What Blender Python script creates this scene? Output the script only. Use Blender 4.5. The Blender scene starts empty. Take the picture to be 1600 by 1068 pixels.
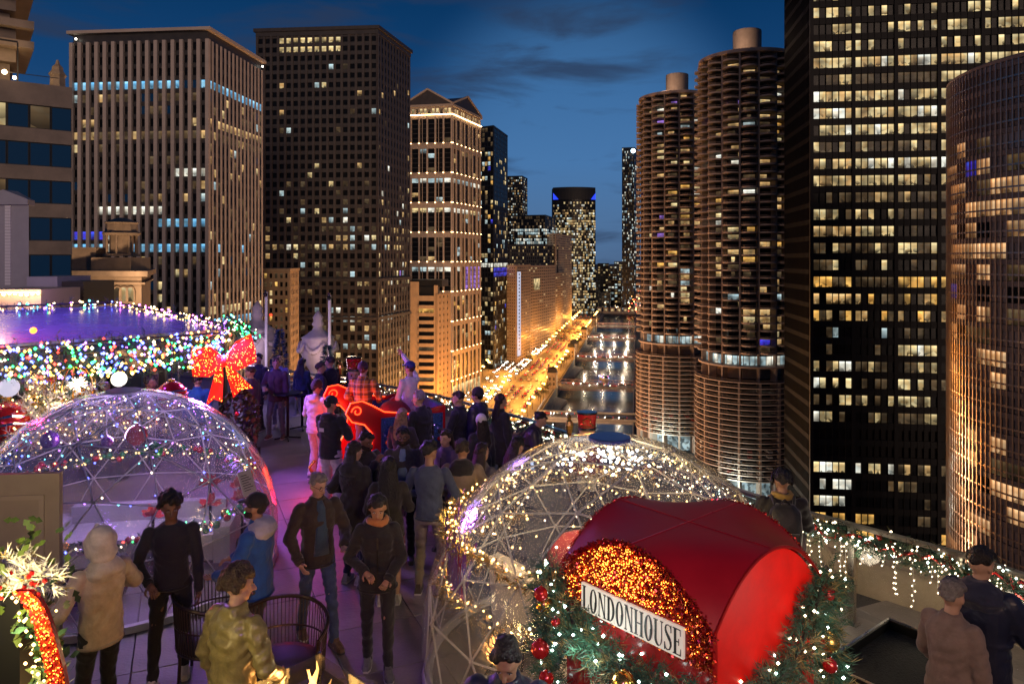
import bpy, bmesh, math, random
import numpy as np
from mathutils import Vector, Matrix
R = math.radians
random.seed(11); rng = np.random.default_rng(5)
sc = bpy.context.scene
col = sc.collection
# ------------------------------------------------------------------ camera
F, HX, HY, CZ = 1150.0, 800.0, 405.0, 3.95     # focal length in photo pixels, vanishing point, camera height over the terrace
cam_d = bpy.data.cameras.new('camera'); cam = bpy.data.objects.new('camera', cam_d); col.objects.link(cam)
cam.location = (0, 0, CZ); cam.rotation_euler = (R(90), 0, 0)
cam_d.sensor_width = 36; cam_d.lens = F/1600*36; cam_d.shift_y = -(534-HY)/1600
cam_d.clip_start = 0.05; cam_d.clip_end = 30000
sc.camera = cam
# ------------------------------------------------------------------ dusk sky
w = bpy.data.worlds.new('World'); sc.world = w; w.use_nodes = True
nt = w.node_tree; N = nt.nodes; L = nt.links; N.clear()
def nn(t, **k):
    n = N.new(t)
    for a, b in k.items(): setattr(n, a, b)
    return n
out = nn('ShaderNodeOutputWorld'); bg = nn('ShaderNodeBackground'); tc = nn('ShaderNodeTexCoord')
sep = nn('ShaderNodeSeparateXYZ'); L.new(tc.outputs['Generated'], sep.inputs[0])
ramp = nn('ShaderNodeValToRGB'); L.new(sep.outputs['Z'], ramp.inputs[0])
el = ramp.color_ramp.elements
for i, (p, c) in enumerate([(0.0, (.042,.060,.112)), (.06, (.036,.070,.150)), (.13, (.024,.080,.205)), (.22, (.008,.054,.165)), (.34, (.0022,.034,.115)), (1.0, (.001,.012,.050))]):
    e = el[i] if i < 2 else el.new(p)
    e.position = p; e.color = (*c, 1)
# afterglow of the sunset, straight down the river
dot = nn('ShaderNodeVectorMath', operation='DOT_PRODUCT'); dot.inputs[1].default_value = Vector((.09, .985, .14)).normalized()
L.new(tc.outputs['Generated'], dot.inputs[0])
gl = nn('ShaderNodeMapRange', interpolation_type='SMOOTHERSTEP'); gl.inputs['From Min'].default_value = .965; gl.inputs['From Max'].default_value = 1.0
L.new(dot.outputs['Value'], gl.inputs['Value'])
addg = nn('ShaderNodeMix', data_type='RGBA', blend_type='ADD'); L.new(gl.outputs[0], addg.inputs['Factor'])
L.new(ramp.outputs[0], addg.inputs['A']); addg.inputs['B'].default_value = (.040,.100,.190,1)
mp = nn('ShaderNodeMapping'); mp.inputs['Scale'].default_value = (3.2, 3.2, 15.0); mp.inputs['Location'].default_value = (1.7, .2, .35); L.new(tc.outputs['Generated'], mp.inputs[0])
no = nn('ShaderNodeTexNoise'); no.inputs['Scale'].default_value = 1.35; no.inputs['Detail'].default_value = 7; no.inputs['Roughness'].default_value = .55; no.inputs['Distortion'].default_value = .4
L.new(mp.outputs[0], no.inputs[0])
cr = nn('ShaderNodeMapRange', interpolation_type='SMOOTHSTEP'); cr.inputs['From Min'].default_value = .48; cr.inputs['From Max'].default_value = .70; cr.inputs['To Max'].default_value = .8
L.new(no.outputs['Fac'], cr.inputs['Value'])
cm = nn('ShaderNodeMix', data_type='RGBA'); L.new(cr.outputs[0], cm.inputs['Factor']); L.new(addg.outputs['Result'], cm.inputs['A']); cm.inputs['B'].default_value = (.024,.040,.086,1)
L.new(cm.outputs['Result'], bg.inputs[0]); bg.inputs[1].default_value = 1.0; L.new(bg.outputs[0], out.inputs[0])
# ------------------------------------------------------------------ the low warm glow that the lit city behind the camera throws on the towers
sd = bpy.data.lights.new('sun', 'SUN'); sd.energy = 1.05; sd.angle = R(24); sd.color = (1, .70, .52)
so = bpy.data.objects.new('sun', sd); col.objects.link(so)
so.rotation_euler = Vector((-.20, .92, -.13)).to_track_quat('-Z', 'Y').to_euler()
# ------------------------------------------------------------------ exposure and sampling
sc.view_settings.view_transform = 'Standard'; sc.view_settings.look = 'None'
sc.view_settings.exposure = 0; sc.view_settings.gamma = 1; sc.view_settings.use_curve_mapping = False
cy = sc.cycles
cy.max_bounces = 7; cy.diffuse_bounces = 2; cy.glossy_bounces = 3; cy.transmission_bounces = 4; cy.transparent_max_bounces = 28
cy.sample_clamp_indirect = 1.5; cy.sample_clamp_direct = 0; cy.use_denoising = True; cy.blur_glossy = .5
cy.caustics_reflective = False; cy.caustics_refractive = False
# ------------------------------------------------------------------ helpers
def pX(px, Y): return (px-HX)/F*Y
def zY(py, Y): return CZ-(py-HY)*Y/F
def on(px, py, z=0.0):
    Y = F*(CZ-z)/(py-HY); return Vector((pX(px, Y), Y, z))
def proj(p):
    return HX+F*p[0]/p[1], HY+F*(CZ-p[2])/p[1]

class MB:
    """collects quads, boxes, tubes ... and links them as ONE mesh object"""
    def __init__(s): s.v = []; s.f = []; s.m = []; s.uv = {}
    def face(s, pts, m=0, uv=None):
        b = len(s.v); s.v += [tuple(p) for p in pts]; s.f.append(tuple(range(b, b+len(pts)))); s.m.append(m)
        if uv: s.uv[len(s.f)-1] = uv
    def raw(s, v, f, m=0):
        b = len(s.v); s.v += [tuple(p) for p in v]
        for q in f: s.f.append(tuple(b+i for i in q)); s.m.append(m)
    def box(s, x0, x1, y0, y1, z0, z1, m=0, T=None):
        v = [(x0,y0,z0),(x1,y0,z0),(x1,y1,z0),(x0,y1,z0),(x0,y0,z1),(x1,y0,z1),(x1,y1,z1),(x0,y1,z1)]
        if T is not None: v = [T @ Vector(p) for p in v]
        s.raw(v, [(0,3,2,1),(4,5,6,7),(0,1,5,4),(1,2,6,5),(2,3,7,6),(3,0,4,7)], m)
    def prism(s, poly, z0, z1, m=0, T=None):
        n = len(poly); v = [(p[0],p[1],z0) for p in poly]+[(p[0],p[1],z1) for p in poly]
        if T is not None: v = [T @ Vector(p) for p in v]
        s.raw(v, [tuple(range(n-1,-1,-1)), tuple(range(n,2*n))]+[(i,(i+1)%n,n+(i+1)%n,n+i) for i in range(n)], m)
    def tube(s, pts, r, n=6, m=0, cap=True, closed=False):
        pts = [Vector(p) for p in pts]; k = len(pts)
        rs = r if isinstance(r, (list, tuple)) else [r]*k
        b = len(s.v); prev = None
        for i, p in enumerate(pts):
            if closed: d = pts[(i+1)%k]-pts[i-1]
            else: d = pts[min(i+1,k-1)]-pts[max(i-1,0)]
            if d.length < 1e-9: d = Vector((0,0,1))
            d.normalize()
            if prev is None: a = d.orthogonal().normalized()
            else:
                a = prev-d*prev.dot(d)
                a = a.normalized() if a.length > 1e-6 else d.orthogonal().normalized()
            prev = a; c = d.cross(a)
            for j in range(n):
                t = 2*math.pi*j/n; s.v.append(tuple(p+(a*math.cos(t)+c*math.sin(t))*rs[i]))
        for i in range(k if closed else k-1):
            i2 = (i+1)%k
            for j in range(n):
                s.f.append((b+i*n+j, b+i*n+(j+1)%n, b+i2*n+(j+1)%n, b+i2*n+j)); s.m.append(m)
        if cap and not closed:
            s.f.append(tuple(b+j for j in range(n-1,-1,-1))); s.m.append(m)
            s.f.append(tuple(b+(k-1)*n+j for j in range(n))); s.m.append(m)
    def lathe(s, prof, n=16, m=0, c=(0,0,0)):
        b = len(s.v)
        for r, z in prof:
            for j in range(n):
                t = 2*math.pi*j/n; s.v.append((c[0]+r*math.cos(t), c[1]+r*math.sin(t), c[2]+z))
        for i in range(len(prof)-1):
            for j in range(n):
                s.f.append((b+i*n+j, b+i*n+(j+1)%n, b+(i+1)*n+(j+1)%n, b+(i+1)*n+j)); s.m.append(m)
        s.f.append(tuple(b+j for j in range(n-1,-1,-1))); s.m.append(m)
        q = b+(len(prof)-1)*n
        s.f.append(tuple(q+j for j in range(n))); s.m.append(m)
    def ball(s, c, r, n=8, k=5, m=0, sc=(1,1,1), T=None):
        v = [Vector((0,0,-1))]; f = []
        for i in range(1, k):
            a = -math.pi/2+math.pi*i/k
            for j in range(n):
                t = 2*math.pi*j/n; v.append(Vector((math.cos(a)*math.cos(t), math.cos(a)*math.sin(t), math.sin(a))))
        v.append(Vector((0,0,1)))
        for j in range(n): f.append((0, 1+(j+1)%n, 1+j))
        for i in range(k-2):
            for j in range(n): f.append((1+i*n+j, 1+i*n+(j+1)%n, 1+(i+1)*n+(j+1)%n, 1+(i+1)*n+j))
        e = len(v)-1
        for j in range(n): f.append((e, 1+(k-2)*n+j, 1+(k-2)*n+(j+1)%n))
        rr = Vector((r*sc[0], r*sc[1], r*sc[2])); c = Vector(c)
        v = [Vector((p.x*rr.x, p.y*rr.y, p.z*rr.z)) for p in v]
        v = [(T @ p) + c for p in v] if T is not None else [p+c for p in v]
        s.raw(v, f, m)
    def octa(s, c, r, m=0):
        x, y, z = c; a = r
        s.raw([(x+a,y,z),(x-a,y,z),(x,y+a,z),(x,y-a,z),(x,y,z+a),(x,y,z-a)],
              [(0,2,4),(2,1,4),(1,3,4),(3,0,4),(2,0,5),(1,2,5),(3,1,5),(0,3,5)], m)
    def mesh(s, name, mats, smooth=False):
        me = bpy.data.meshes.new(name); me.from_pydata(s.v, [], s.f)
        for x in (mats if isinstance(mats, (list, tuple)) else [mats]): me.materials.append(x)
        me.polygons.foreach_set('material_index', np.array(s.m, dtype=np.int32))
        if smooth: me.polygons.foreach_set('use_smooth', np.ones(len(s.f), dtype=bool))
        if s.uv:
            ul = me.uv_layers.new(name='UVMap')
            for i, uv in s.uv.items():
                p = me.polygons[i]
                for k, li in enumerate(range(p.loop_start, p.loop_start+p.loop_total)): ul.data[li].uv = uv[k]
        me.update(); return me
    def build(s, name, mats, parent=None, loc=(0,0,0), rz=0, smooth=False, kind=None):
        return put(name, s.mesh(name, mats, smooth), parent, loc, rz, kind)

def put(name, me, parent=None, loc=(0,0,0), rz=0, kind=None):
    o = bpy.data.objects.new(name, me); col.objects.link(o); o.location = loc
    if rz: o.rotation_euler = (0, 0, rz)
    if parent is not None: o.parent = parent
    if kind: o['kind'] = kind
    return o
def thing(name, label, cat, loc=(0,0,0), rz=0, group=None):
    o = bpy.data.objects.new(name, None); col.objects.link(o); o.location = loc; o.rotation_euler = (0,0,rz)
    o.empty_display_size = .2
    return tag(o, label, cat, group)
def tag(o, label, cat, group=None):
    o['label'] = label; o['category'] = cat
    if group: o['group'] = group
    return o
def dup(root, loc, rz=0, label=None, group=None):
    r = root.copy(); col.objects.link(r); r.location = loc; r.rotation_euler = (0,0,rz)
    if label: r['label'] = label
    if group: r['group'] = group
    for ch in list(root.children):
        c = ch.copy(); col.objects.link(c); c.parent = r
        for g in ch.children:
            d = g.copy(); col.objects.link(d); d.parent = c
    return r
def lamp(name, kind, loc, power, color, size=.1, aim=None, spot=None, parent=None):
    d = bpy.data.lights.new(name, kind); d.energy = power; d.color = color
    if kind == 'AREA': d.size = size
    else: d.shadow_soft_size = size
    if spot: d.spot_size = R(spot); d.spot_blend = .6
    o = bpy.data.objects.new(name, d); col.objects.link(o); o.location = loc
    if aim is not None: o.rotation_euler = (Vector(aim)-Vector(loc)).to_track_quat('-Z','Y').to_euler()
    return o
# ------------------------------------------------------------------ materials
def mat(name, c, rough=.6, metal=0, var=0, vs=3.0, bump=0, bs=20.0, em=None, es=0, spec=.5, coat=0, sheen=0, obj=False, samp=False, trans=0):
    m = bpy.data.materials.new(name); m.use_nodes = True
    nt = m.node_tree; b = nt.nodes['Principled BSDF']
    b.inputs['Base Color'].default_value = (*c, 1); b.inputs['Roughness'].default_value = rough; b.inputs['Metallic'].default_value = metal
    b.inputs['Specular IOR Level'].default_value = spec
    if coat: b.inputs['Coat Weight'].default_value = coat; b.inputs['Coat Roughness'].default_value = .08
    if sheen: b.inputs['Sheen Weight'].default_value = sheen
    if trans: b.inputs['Transmission Weight'].default_value = trans
    if em: b.inputs['Emission Color'].default_value = (*em, 1); b.inputs['Emission Strength'].default_value = es
    if var or bump:
        if obj: g = nt.nodes.new('ShaderNodeTexCoord').outputs['Object']
        else: g = nt.nodes.new('ShaderNodeNewGeometry').outputs['Position']
    if var:
        n1 = nt.nodes.new('ShaderNodeTexNoise'); n1.inputs['Scale'].default_value = vs; n1.inputs['Detail'].default_value = 5; n1.inputs['Roughness'].default_value = .65
        nt.links.new(g, n1.inputs[0])
        mr = nt.nodes.new('ShaderNodeMapRange'); mr.inputs['From Min'].default_value = .3; mr.inputs['From Max'].default_value = .7
        mr.inputs['To Min'].default_value = 1-var; mr.inputs['To Max'].default_value = 1+var; nt.links.new(n1.outputs['Fac'], mr.inputs['Value'])
        mx = nt.nodes.new('ShaderNodeVectorMath'); mx.operation = 'SCALE'; mx.inputs[0].default_value = c; nt.links.new(mr.outputs[0], mx.inputs['Scale'])
        nt.links.new(mx.outputs[0], b.inputs['Base Color'])
        m2 = nt.nodes.new('ShaderNodeMapRange'); m2.inputs['To Min'].default_value = max(rough-.12, .03); m2.inputs['To Max'].default_value = min(rough+.15, 1); nt.links.new(n1.outputs['Fac'], m2.inputs['Value'])
        nt.links.new(m2.outputs[0], b.inputs['Roughness'])
    if bump:
        n2 = nt.nodes.new('ShaderNodeTexNoise'); n2.inputs['Scale'].default_value = bs; n2.inputs['Detail'].default_value = 4; nt.links.new(g, n2.inputs[0])
        bp = nt.nodes.new('ShaderNodeBump'); bp.inputs['Strength'].default_value = bump; bp.inputs['Distance'].default_value = .02
        nt.links.new(n2.outputs['Fac'], bp.inputs['Height']); nt.links.new(bp.outputs[0], b.inputs['Normal'])
    if em and not samp: m.cycles.emission_sampling = 'NONE'
    return m
def glow(name, c, s, samp=False, base=(.02,.02,.02)):
    return mat(name, base, .5, em=c, es=s, samp=samp)
def film(name, tint=(1,1,1), haze=.04, gloss=.10, rough=.06, haze_col=(.8,.8,.85)):
    """thin clear sheet: mostly see-through, a fresnel gloss and a little milkiness"""
    m = bpy.data.materials.new(name); m.use_nodes = True; nt = m.node_tree; n = nt.nodes; n.clear(); l = nt.links
    o = n.new('ShaderNodeOutputMaterial'); t = n.new('ShaderNodeBsdfTransparent'); t.inputs[0].default_value = (*tint, 1)
    g = n.new('ShaderNodeBsdfGlossy'); g.inputs['Roughness'].default_value = rough
    d0 = n.new('ShaderNodeBsdfDiffuse'); d0.inputs[0].default_value = (*haze_col, 1); d1 = n.new('ShaderNodeBsdfTranslucent'); d1.inputs[0].default_value = (*haze_col, 1); d = n.new('ShaderNodeMixShader'); d.inputs[0].default_value = .6; l.new(d0.outputs[0], d.inputs[1]); l.new(d1.outputs[0], d.inputs[2])
    lw = n.new('ShaderNodeLayerWeight'); lw.inputs[0].default_value = .35
    nz = n.new('ShaderNodeTexNoise'); nz.inputs['Scale'].default_value = 2.2; nz.inputs['Detail'].default_value = 3; nz.inputs['Distortion'].default_value = 1.5
    ge = n.new('ShaderNodeNewGeometry'); l.new(ge.outputs['Position'], nz.inputs[0])
    bp = n.new('ShaderNodeBump'); bp.inputs['Strength'].default_value = .5; bp.inputs['Distance'].default_value = .06; l.new(nz.outputs['Fac'], bp.inputs['Height'])
    l.new(bp.outputs[0], g.inputs['Normal'])
    mr = n.new('ShaderNodeMapRange'); mr.inputs['To Min'].default_value = gloss*.35; mr.inputs['To Max'].default_value = min(gloss*4, .8); l.new(lw.outputs['Facing'], mr.inputs['Value'])
    m1 = n.new('ShaderNodeMixShader'); m1.inputs[0].default_value = haze; l.new(t.outputs[0], m1.inputs[1]); l.new(d.outputs[0], m1.inputs[2])
    m2 = n.new('ShaderNodeMixShader'); l.new(mr.outputs[0], m2.inputs[0]); l.new(m1.outputs[0], m2.inputs[1]); l.new(g.outputs[0], m2.inputs[2]); l.new(m2.outputs[0], o.inputs[0])
    return m
def lit(name, c, s, dark=.25, c2=None):
    """a lit room seen through its pane: ceiling lights on top, furniture and people below, rooms of different brightness"""
    m = bpy.data.materials.new(name); m.use_nodes = True; nt = m.node_tree; n = nt.nodes; l = nt.links
    b = n['Principled BSDF']; b.inputs['Base Color'].default_value = (.02,.02,.02,1); b.inputs['Roughness'].default_value = .3; b.inputs['Specular IOR Level'].default_value = .1
    ge = n.new('ShaderNodeNewGeometry'); uv = n.new('ShaderNodeUVMap'); sp = n.new('ShaderNodeSeparateXYZ'); l.new(uv.outputs[0], sp.inputs[0])
    big = n.new('ShaderNodeTexNoise'); big.inputs['Scale'].default_value = .23; big.inputs['Detail'].default_value = 1; l.new(ge.outputs['Position'], big.inputs[0])
    vor = n.new('ShaderNodeTexVoronoi'); vor.inputs['Scale'].default_value = .9; l.new(ge.outputs['Position'], vor.inputs['Vector'])
    sv = n.new('ShaderNodeSeparateColor'); l.new(vor.outputs['Color'], sv.inputs[0])
    # below the sill line: dark lumps
    low = n.new('ShaderNodeMapRange'); low.inputs['From Min'].default_value = .15; low.inputs['From Max'].default_value = .6; low.inputs['To Min'].default_value = dark; low.inputs['To Max'].default_value = 1; l.new(sp.outputs['Y'], low.inputs['Value'])
    lump = n.new('ShaderNodeMapRange'); lump.inputs['From Min'].default_value = .35; lump.inputs['From Max'].default_value = .45; l.new(sv.outputs[0], lump.inputs['Value'])
    mxl = n.new('ShaderNodeMath'); mxl.operation = 'MAXIMUM'; l.new(low.outputs[0], mxl.inputs[0]); l.new(lump.outputs[0], mxl.inputs[1])
    br = n.new('ShaderNodeMapRange'); br.inputs['From Min'].default_value = .35; br.inputs['From Max'].default_value = .68; br.inputs['To Min'].default_value = .35; br.inputs['To Max'].default_value = 1.5; l.new(big.outputs['Fac'], br.inputs['Value'])
    top = n.new('ShaderNodeMapRange'); top.inputs['From Min'].default_value = .68; top.inputs['From Max'].default_value = .9; top.inputs['To Min'].default_value = .8; top.inputs['To Max'].default_value = 1.35; l.new(sp.outputs['Y'], top.inputs['Value'])
    a = n.new('ShaderNodeMath'); a.operation = 'MULTIPLY'; l.new(mxl.outputs[0], a.inputs[0]); l.new(br.outputs[0], a.inputs[1])
    q = n.new('ShaderNodeMath'); q.operation = 'MULTIPLY'; l.new(a.outputs[0], q.inputs[0]); l.new(top.outputs[0], q.inputs[1])
    st = n.new('ShaderNodeMath'); st.operation = 'MULTIPLY'; st.inputs[1].default_value = s; l.new(q.outputs[0], st.inputs[0]); l.new(st.outputs[0], b.inputs['Emission Strength'])
    mc = n.new('ShaderNodeMix'); mc.data_type = 'RGBA'; mc.inputs['A'].default_value = (*c,1); mc.inputs['B'].default_value = (*(c2 or (c[0],c[1]*.8,c[2]*.6)),1)
    l.new(sv.outputs[1], mc.inputs['Factor']); l.new(mc.outputs['Result'], b.inputs['Emission Color'])
    m.cycles.emission_sampling = 'NONE'
    return m
W = {
 'dark': mat('window_glass_dark', (.006,.007,.009), .30, var=.4, vs=.3, spec=.12),
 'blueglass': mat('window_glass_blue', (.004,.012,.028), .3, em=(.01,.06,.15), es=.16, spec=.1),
 'dim': lit('window_dim', (1,.72,.40), .085, .3),
 'warm': lit('window_warm', (1,.70,.32), .55, .12),
 'gold': lit('window_gold', (1,.60,.16), .80, .15),
 'pale': lit('window_pale', (1,.84,.45), .72, .10),
 'white': lit('window_white', (.9,.95,.85), .95, .3, (1,.9,.7)),
 'cool': lit('window_cool', (.62,.90,1), .55, .3, (.8,.95,.9)),
 'cyan': lit('window_cyan', (.15,.55,1), .75, .4, (.35,.75,1)),
 'blue': lit('window_blue', (.05,.12,1), .7, .5, (.1,.05,1)),
 'violet': lit('window_violet', (.35,.2,1), .6, .4, (.6,.3,1)),
}
WK = list(W); WI = {k: i for i, k in enumerate(WK)}; WM = [W[k] for k in WK]
pane_cache = {}
def pane_mesh(w_, h_, k, frame=None):
    key = (round(w_,2), round(h_,2), k, frame.name if frame else '')
    if key not in pane_cache:
        b = MB(); b.face([(-w_/2,0,0),(w_/2,0,0),(w_/2,0,h_),(-w_/2,0,h_)], 0, [(0,0),(1,0),(1,1),(0,1)])
        if frame:
            t = min(.09, w_*.06)
            for q in ((-w_/2,-w_/2+t,0,h_), (w_/2-t,w_/2,0,h_), (-w_/2+t,w_/2-t,0,t), (-w_/2+t,w_/2-t,h_-t,h_)):
                b.box(q[0],q[1],-.06,-.002,q[2],q[3],1)
        pane_cache[key] = b.mesh('window_pane', [W[k]]+([frame] if frame else []))
    return pane_cache[key]
class Panes:
    """all window panes of one building: the 300 that show largest become parts, the rest one part of stuff"""
    def __init__(s, th, org, ymax=1100, frame=None, limit=300, minpx=5.0):
        s.th = th; s.org = Vector(org); s.l = []; s.ymax = ymax; s.frame = frame; s.limit = limit; s.minpx = minpx
    def add(s, c, rz, w_, h_, k):            # c = bottom centre of the pane, in the world
        s.l.append((Vector(c), rz, w_, h_, k))
    def done(s, name='window'):
        big, rest = [], []
        for it in s.l:
            c, rz, w_, h_, k = it; x, y = proj(c)
            nrm = Vector((math.sin(rz), -math.cos(rz), 0)); view = Vector((-c.x, -c.y, 0)).normalized()
            cosv = nrm.dot(view); wp, hp = w_*F/c.y*max(cosv,0), h_*F/c.y
            (big if (-10 < x < 1610 and -10 < y < s.ymax and cosv > .05 and min(wp, hp) >= s.minpx) else rest).append((wp*hp, it))
        big.sort(key=lambda a: -a[0]); rest += big[s.limit:]; big = big[:s.limit]
        for _, (c, rz, w_, h_, k) in big: put(name, pane_mesh(w_, h_, k, s.frame), s.th, c-s.org, rz)
        if rest:
            b = MB(); used = sorted({it[4] for _, it in rest}); ix = {k: i for i, k in enumerate(used)}
            for _, (c, rz, w_, h_, k) in rest:
                u = Vector((math.cos(rz), math.sin(rz), 0))*(w_/2); p = c-s.org; zz = Vector((0,0,h_))
                b.face([p-u, p+u, p+u+zz, p-u+zz], ix[k], [(0,0),(1,0),(1,1),(0,1)])
            b.build(name+'_panes', [W[k] for k in used], s.th, kind='stuff')
def pick(d):
    r = random.random()*sum(d.values())
    for k, v in d.items():
        r -= v
        if r <= 0: return k
    return 'dark'
# ------------------------------------------------------------------ the river axis: s to the right of it, t along it
TH = R(9.6); GZ = -86.0; WZ = -92.0
def st(s, t, z=0.0): return Vector((s*math.cos(TH)+t*math.sin(TH), -s*math.sin(TH)+t*math.cos(TH), z))
RA = -TH                                     # rotation that turns local +y down the river
M_asph = mat('asphalt', (.11,.10,.09), .55, var=.35, vs=.25)
M_pave = mat('pavement_concrete', (.20,.18,.16), .8, var=.25, vs=.4)
M_land = mat('city_ground', (.05,.05,.05), .9, var=.4, vs=.02)
M_lime = mat('limestone', (.30,.235,.18), .8, var=.16, vs=.35, bump=.2, bs=3)
M_limed = mat('weathered_limestone', (.26,.20,.15), .85, var=.25, vs=.5, bump=.3, bs=4)
M_beige = mat('precast_concrete', (.43,.35,.295), .75, var=.10, vs=.3)
M_gran = mat('dark_granite', (.036,.030,.027), .5, var=.25, vs=.4)
M_ibm = mat('bronze_aluminium', (.010,.0085,.008), .65, spec=.2)
M_conc = mat('marina_concrete', (.33,.25,.20), .8, var=.18, vs=.35)
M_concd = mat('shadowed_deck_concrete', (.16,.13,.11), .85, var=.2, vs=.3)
M_brownst = mat('brown_stone', (.20,.155,.125), .7, var=.22, vs=.5, bump=.2, bs=5)
M_black = mat('black_metal', (.012,.012,.013), .4, metal=.4)
M_steel = mat('painted_steel_bridge', (.10,.045,.035), .55, var=.3, vs=.6)
M_roofd = mat('roof_felt', (.03,.03,.032), .9, var=.3, vs=.3)
M_sand = mat('sandy_concrete', (.34,.23,.13), .8, var=.15, vs=.3)
M_line = mat('road_paint', (.75,.73,.68), .6)
# ground: two banks, the river between them lower down
b = MB()
def land(pts, z=GZ): b.face([st(s, t, z) for s, t in pts])
land([(-9000,-300),(-55,-300),(-55,1290),(-9000,1290)]); land([(-2,-300),(9000,-300),(9000,1290),(-2,1290)])
land([(-9000,1290),(9000,1290),(9000,14000),(-9000,14000)])
b.build('ground', M_land, kind='structure')
b = MB(); b.face([st(-54.8,-300,WZ), st(-2.2,-300,WZ), st(-2.2,1289,WZ), st(-54.8,1289,WZ)])
M_water = mat('river_water', (.008,.014,.016), .20, bump=1.0, bs=.30, spec=.55)
b.build('river', M_water, kind='structure')
b = MB()
for s0, s1 in ((-55.6,-55.0),(-2.0,-1.4)):
    b.prism([st(s0,-300), st(s1,-300), st(s1,1290), st(s0,1290)], WZ-1, GZ+.9)
b.prism([st(-55,1290), st(-2,1290), st(-2,1291), st(-55,1291)], WZ-1, GZ+1.2)
b.build('quay_wall', M_pave, kind='structure')
# lower quays that stick out under the bridge houses
b = MB()
for t in (500, 650, 815, 960):
    b.prism([st(-54.9,t-60), st(-50,t-52), st(-46,t-6), st(-54.9,t+4)], WZ-.5, WZ+1.6)
b.build('river_quay', M_lime, kind='structure')
# Wacker Drive: pavement, two carriageways, median
def strip(name, s0, s1, t0, t1, z, m):
    b = MB(); b.face([st(s0,t0,z), st(s1,t0,z), st(s1,t1,z), st(s0,t1,z)]); return b.build(name, m, kind='structure')
strip('pavement', -124, -57, 120, 1270, GZ+.12, M_pave)
strip('road', -114, -64, 120, 1270, GZ+.13, M_asph)
b = MB(); b.prism([st(-90.5,120), st(-87.5,120), st(-87.5,1270), st(-90.5,1270)], GZ+.13, GZ+.30); b.build('median', M_pave, kind='structure')
b = MB()
for s in (-108,-102,-96,-82,-76,-70):
    for t in range(300, 1000, 12): b.face([st(s-.12,t,GZ+.135), st(s+.12,t,GZ+.135), st(s+.12,t+5,GZ+.135), st(s-.12,t+5,GZ+.135)])
for t in (410, 522, 672, 840):
    for k in range(16): b.face([st(-112+k*3,t-22,GZ+.135), st(-110.6+k*3,t-22,GZ+.135), st(-110.6+k*3,t-18,GZ+.135), st(-112+k*3,t-18,GZ+.135)])
b.build('road_marking', M_line, kind='structure')
for i, t in enumerate((425, 536, 688, 855)):
    b = MB(); b.face([st(-400,t-9,GZ+.06), st(-124,t-9,GZ+.06), st(-124,t+9,GZ+.06), st(-400,t+9,GZ+.06)]); b.build('side_street', M_asph, kind='structure')

# ------------------------------------------------------------------ generic tower faces
def frame_of(p0, p1):
    U = Vector((p1[0]-p0[0], p1[1]-p0[1], 0)); Lh = U.length; U.normalize()
    return U, Vector((U.y, -U.x, 0)), Lh, math.atan2(U.y, U.x)
def face_grid(th, org, p0, p1, z0, z1, nb, nf, panes, chooser, mp, ms, pw=.8, pd=.35, sh=1.2, ww=None, rec=.25, piers_as_parts=False, sub=1):
    """one face of a tower: piers stand proud, spandrels between, panes set back"""
    U, Nn, Lh, rz = frame_of(p0, p1); bw = Lh/nb; fh = (z1-z0)/nf; org = Vector(org); o0 = Vector((p0[0], p0[1], 0))-Vector((org.x, org.y, 0))
    if piers_as_parts:
        b = MB(); b.box(-pw/2, pw/2, -pd, .5, z0, z1); me = b.mesh('pier', mp)
        for i in range(nb+1):
            p = o0+U*(i*bw); put('pier', me, th, (p.x, p.y, -org.z), rz)
    else:
        b = MB()
        for i in range(nb+1): b.box(i*bw-pw/2, i*bw+pw/2, -pd, .5, z0, z1)
        b.build('piers', mp, th, (o0.x, o0.y, -org.z), rz, kind='stuff')
    b = MB()
    for j in range(nf+1):
        za = z0+j*fh-sh/2
        b.box(.02, Lh-.02, .0+.004*(j%2), .5, max(za, z0-.3), min(za+sh, z1+.3))
    b.build('spandrels', ms, th, (o0.x, o0.y, -org.z), rz, kind='stuff')
    cw = bw-pw; w_ = (ww or cw)/sub
    for j in range(nf):
        for i in range(nb):
            for q in range(sub):
                k = chooser(i*sub+q, j)
                if k is None: continue
                c = Vector((p0[0], p0[1], 0))+U*((i+.5)*bw+(q-(sub-1)/2)*cw/sub)-Nn*rec
                panes.add((c.x, c.y, z0+j*fh+sh/2), rz, w_, fh-sh, k)
def core(th, org, poly, z0, z1, m, inset=.45, name='wall'):
    """the building's mass behind its faces (footprint pulled in a little)"""
    P_ = [Vector((p[0],p[1])) for p in poly]; n = len(P_)
    if sum(P_[i].x*P_[(i+1)%n].y-P_[(i+1)%n].x*P_[i].y for i in range(n)) < 0: P_.reverse()
    q = []
    for i in range(n):
        d0 = (P_[i]-P_[i-1]).normalized(); d1 = (P_[(i+1)%n]-P_[i]).normalized(); n0 = Vector((-d0.y,d0.x)); n1 = Vector((-d1.y,d1.x)); k = 1+n0.dot(n1)
        v = P_[i]+(n0+n1)*(inset/max(k,.2)); q.append((v.x-org[0], v.y-org[1]))
    b = MB(); b.prism(q, z0-org[2], z1-org[2]); return b.build(name, m, th)
def slab(th, org, poly, z0, z1, m, grow, name):
    return core(th, org, poly, z0, z1, m, -grow, name)
def row_choice(rows, base, fill=.75):
    """rows: floor -> (kind, share, first bay, last bay)"""
    def f(i, j):
        for (jj, k, share, a, z_) in rows:
            if j == jj and a <= i <= z_ and random.random() < share: return k
        return pick(base)
    return f
def P(px, Y): return (pX(px, Y), Y)

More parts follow.
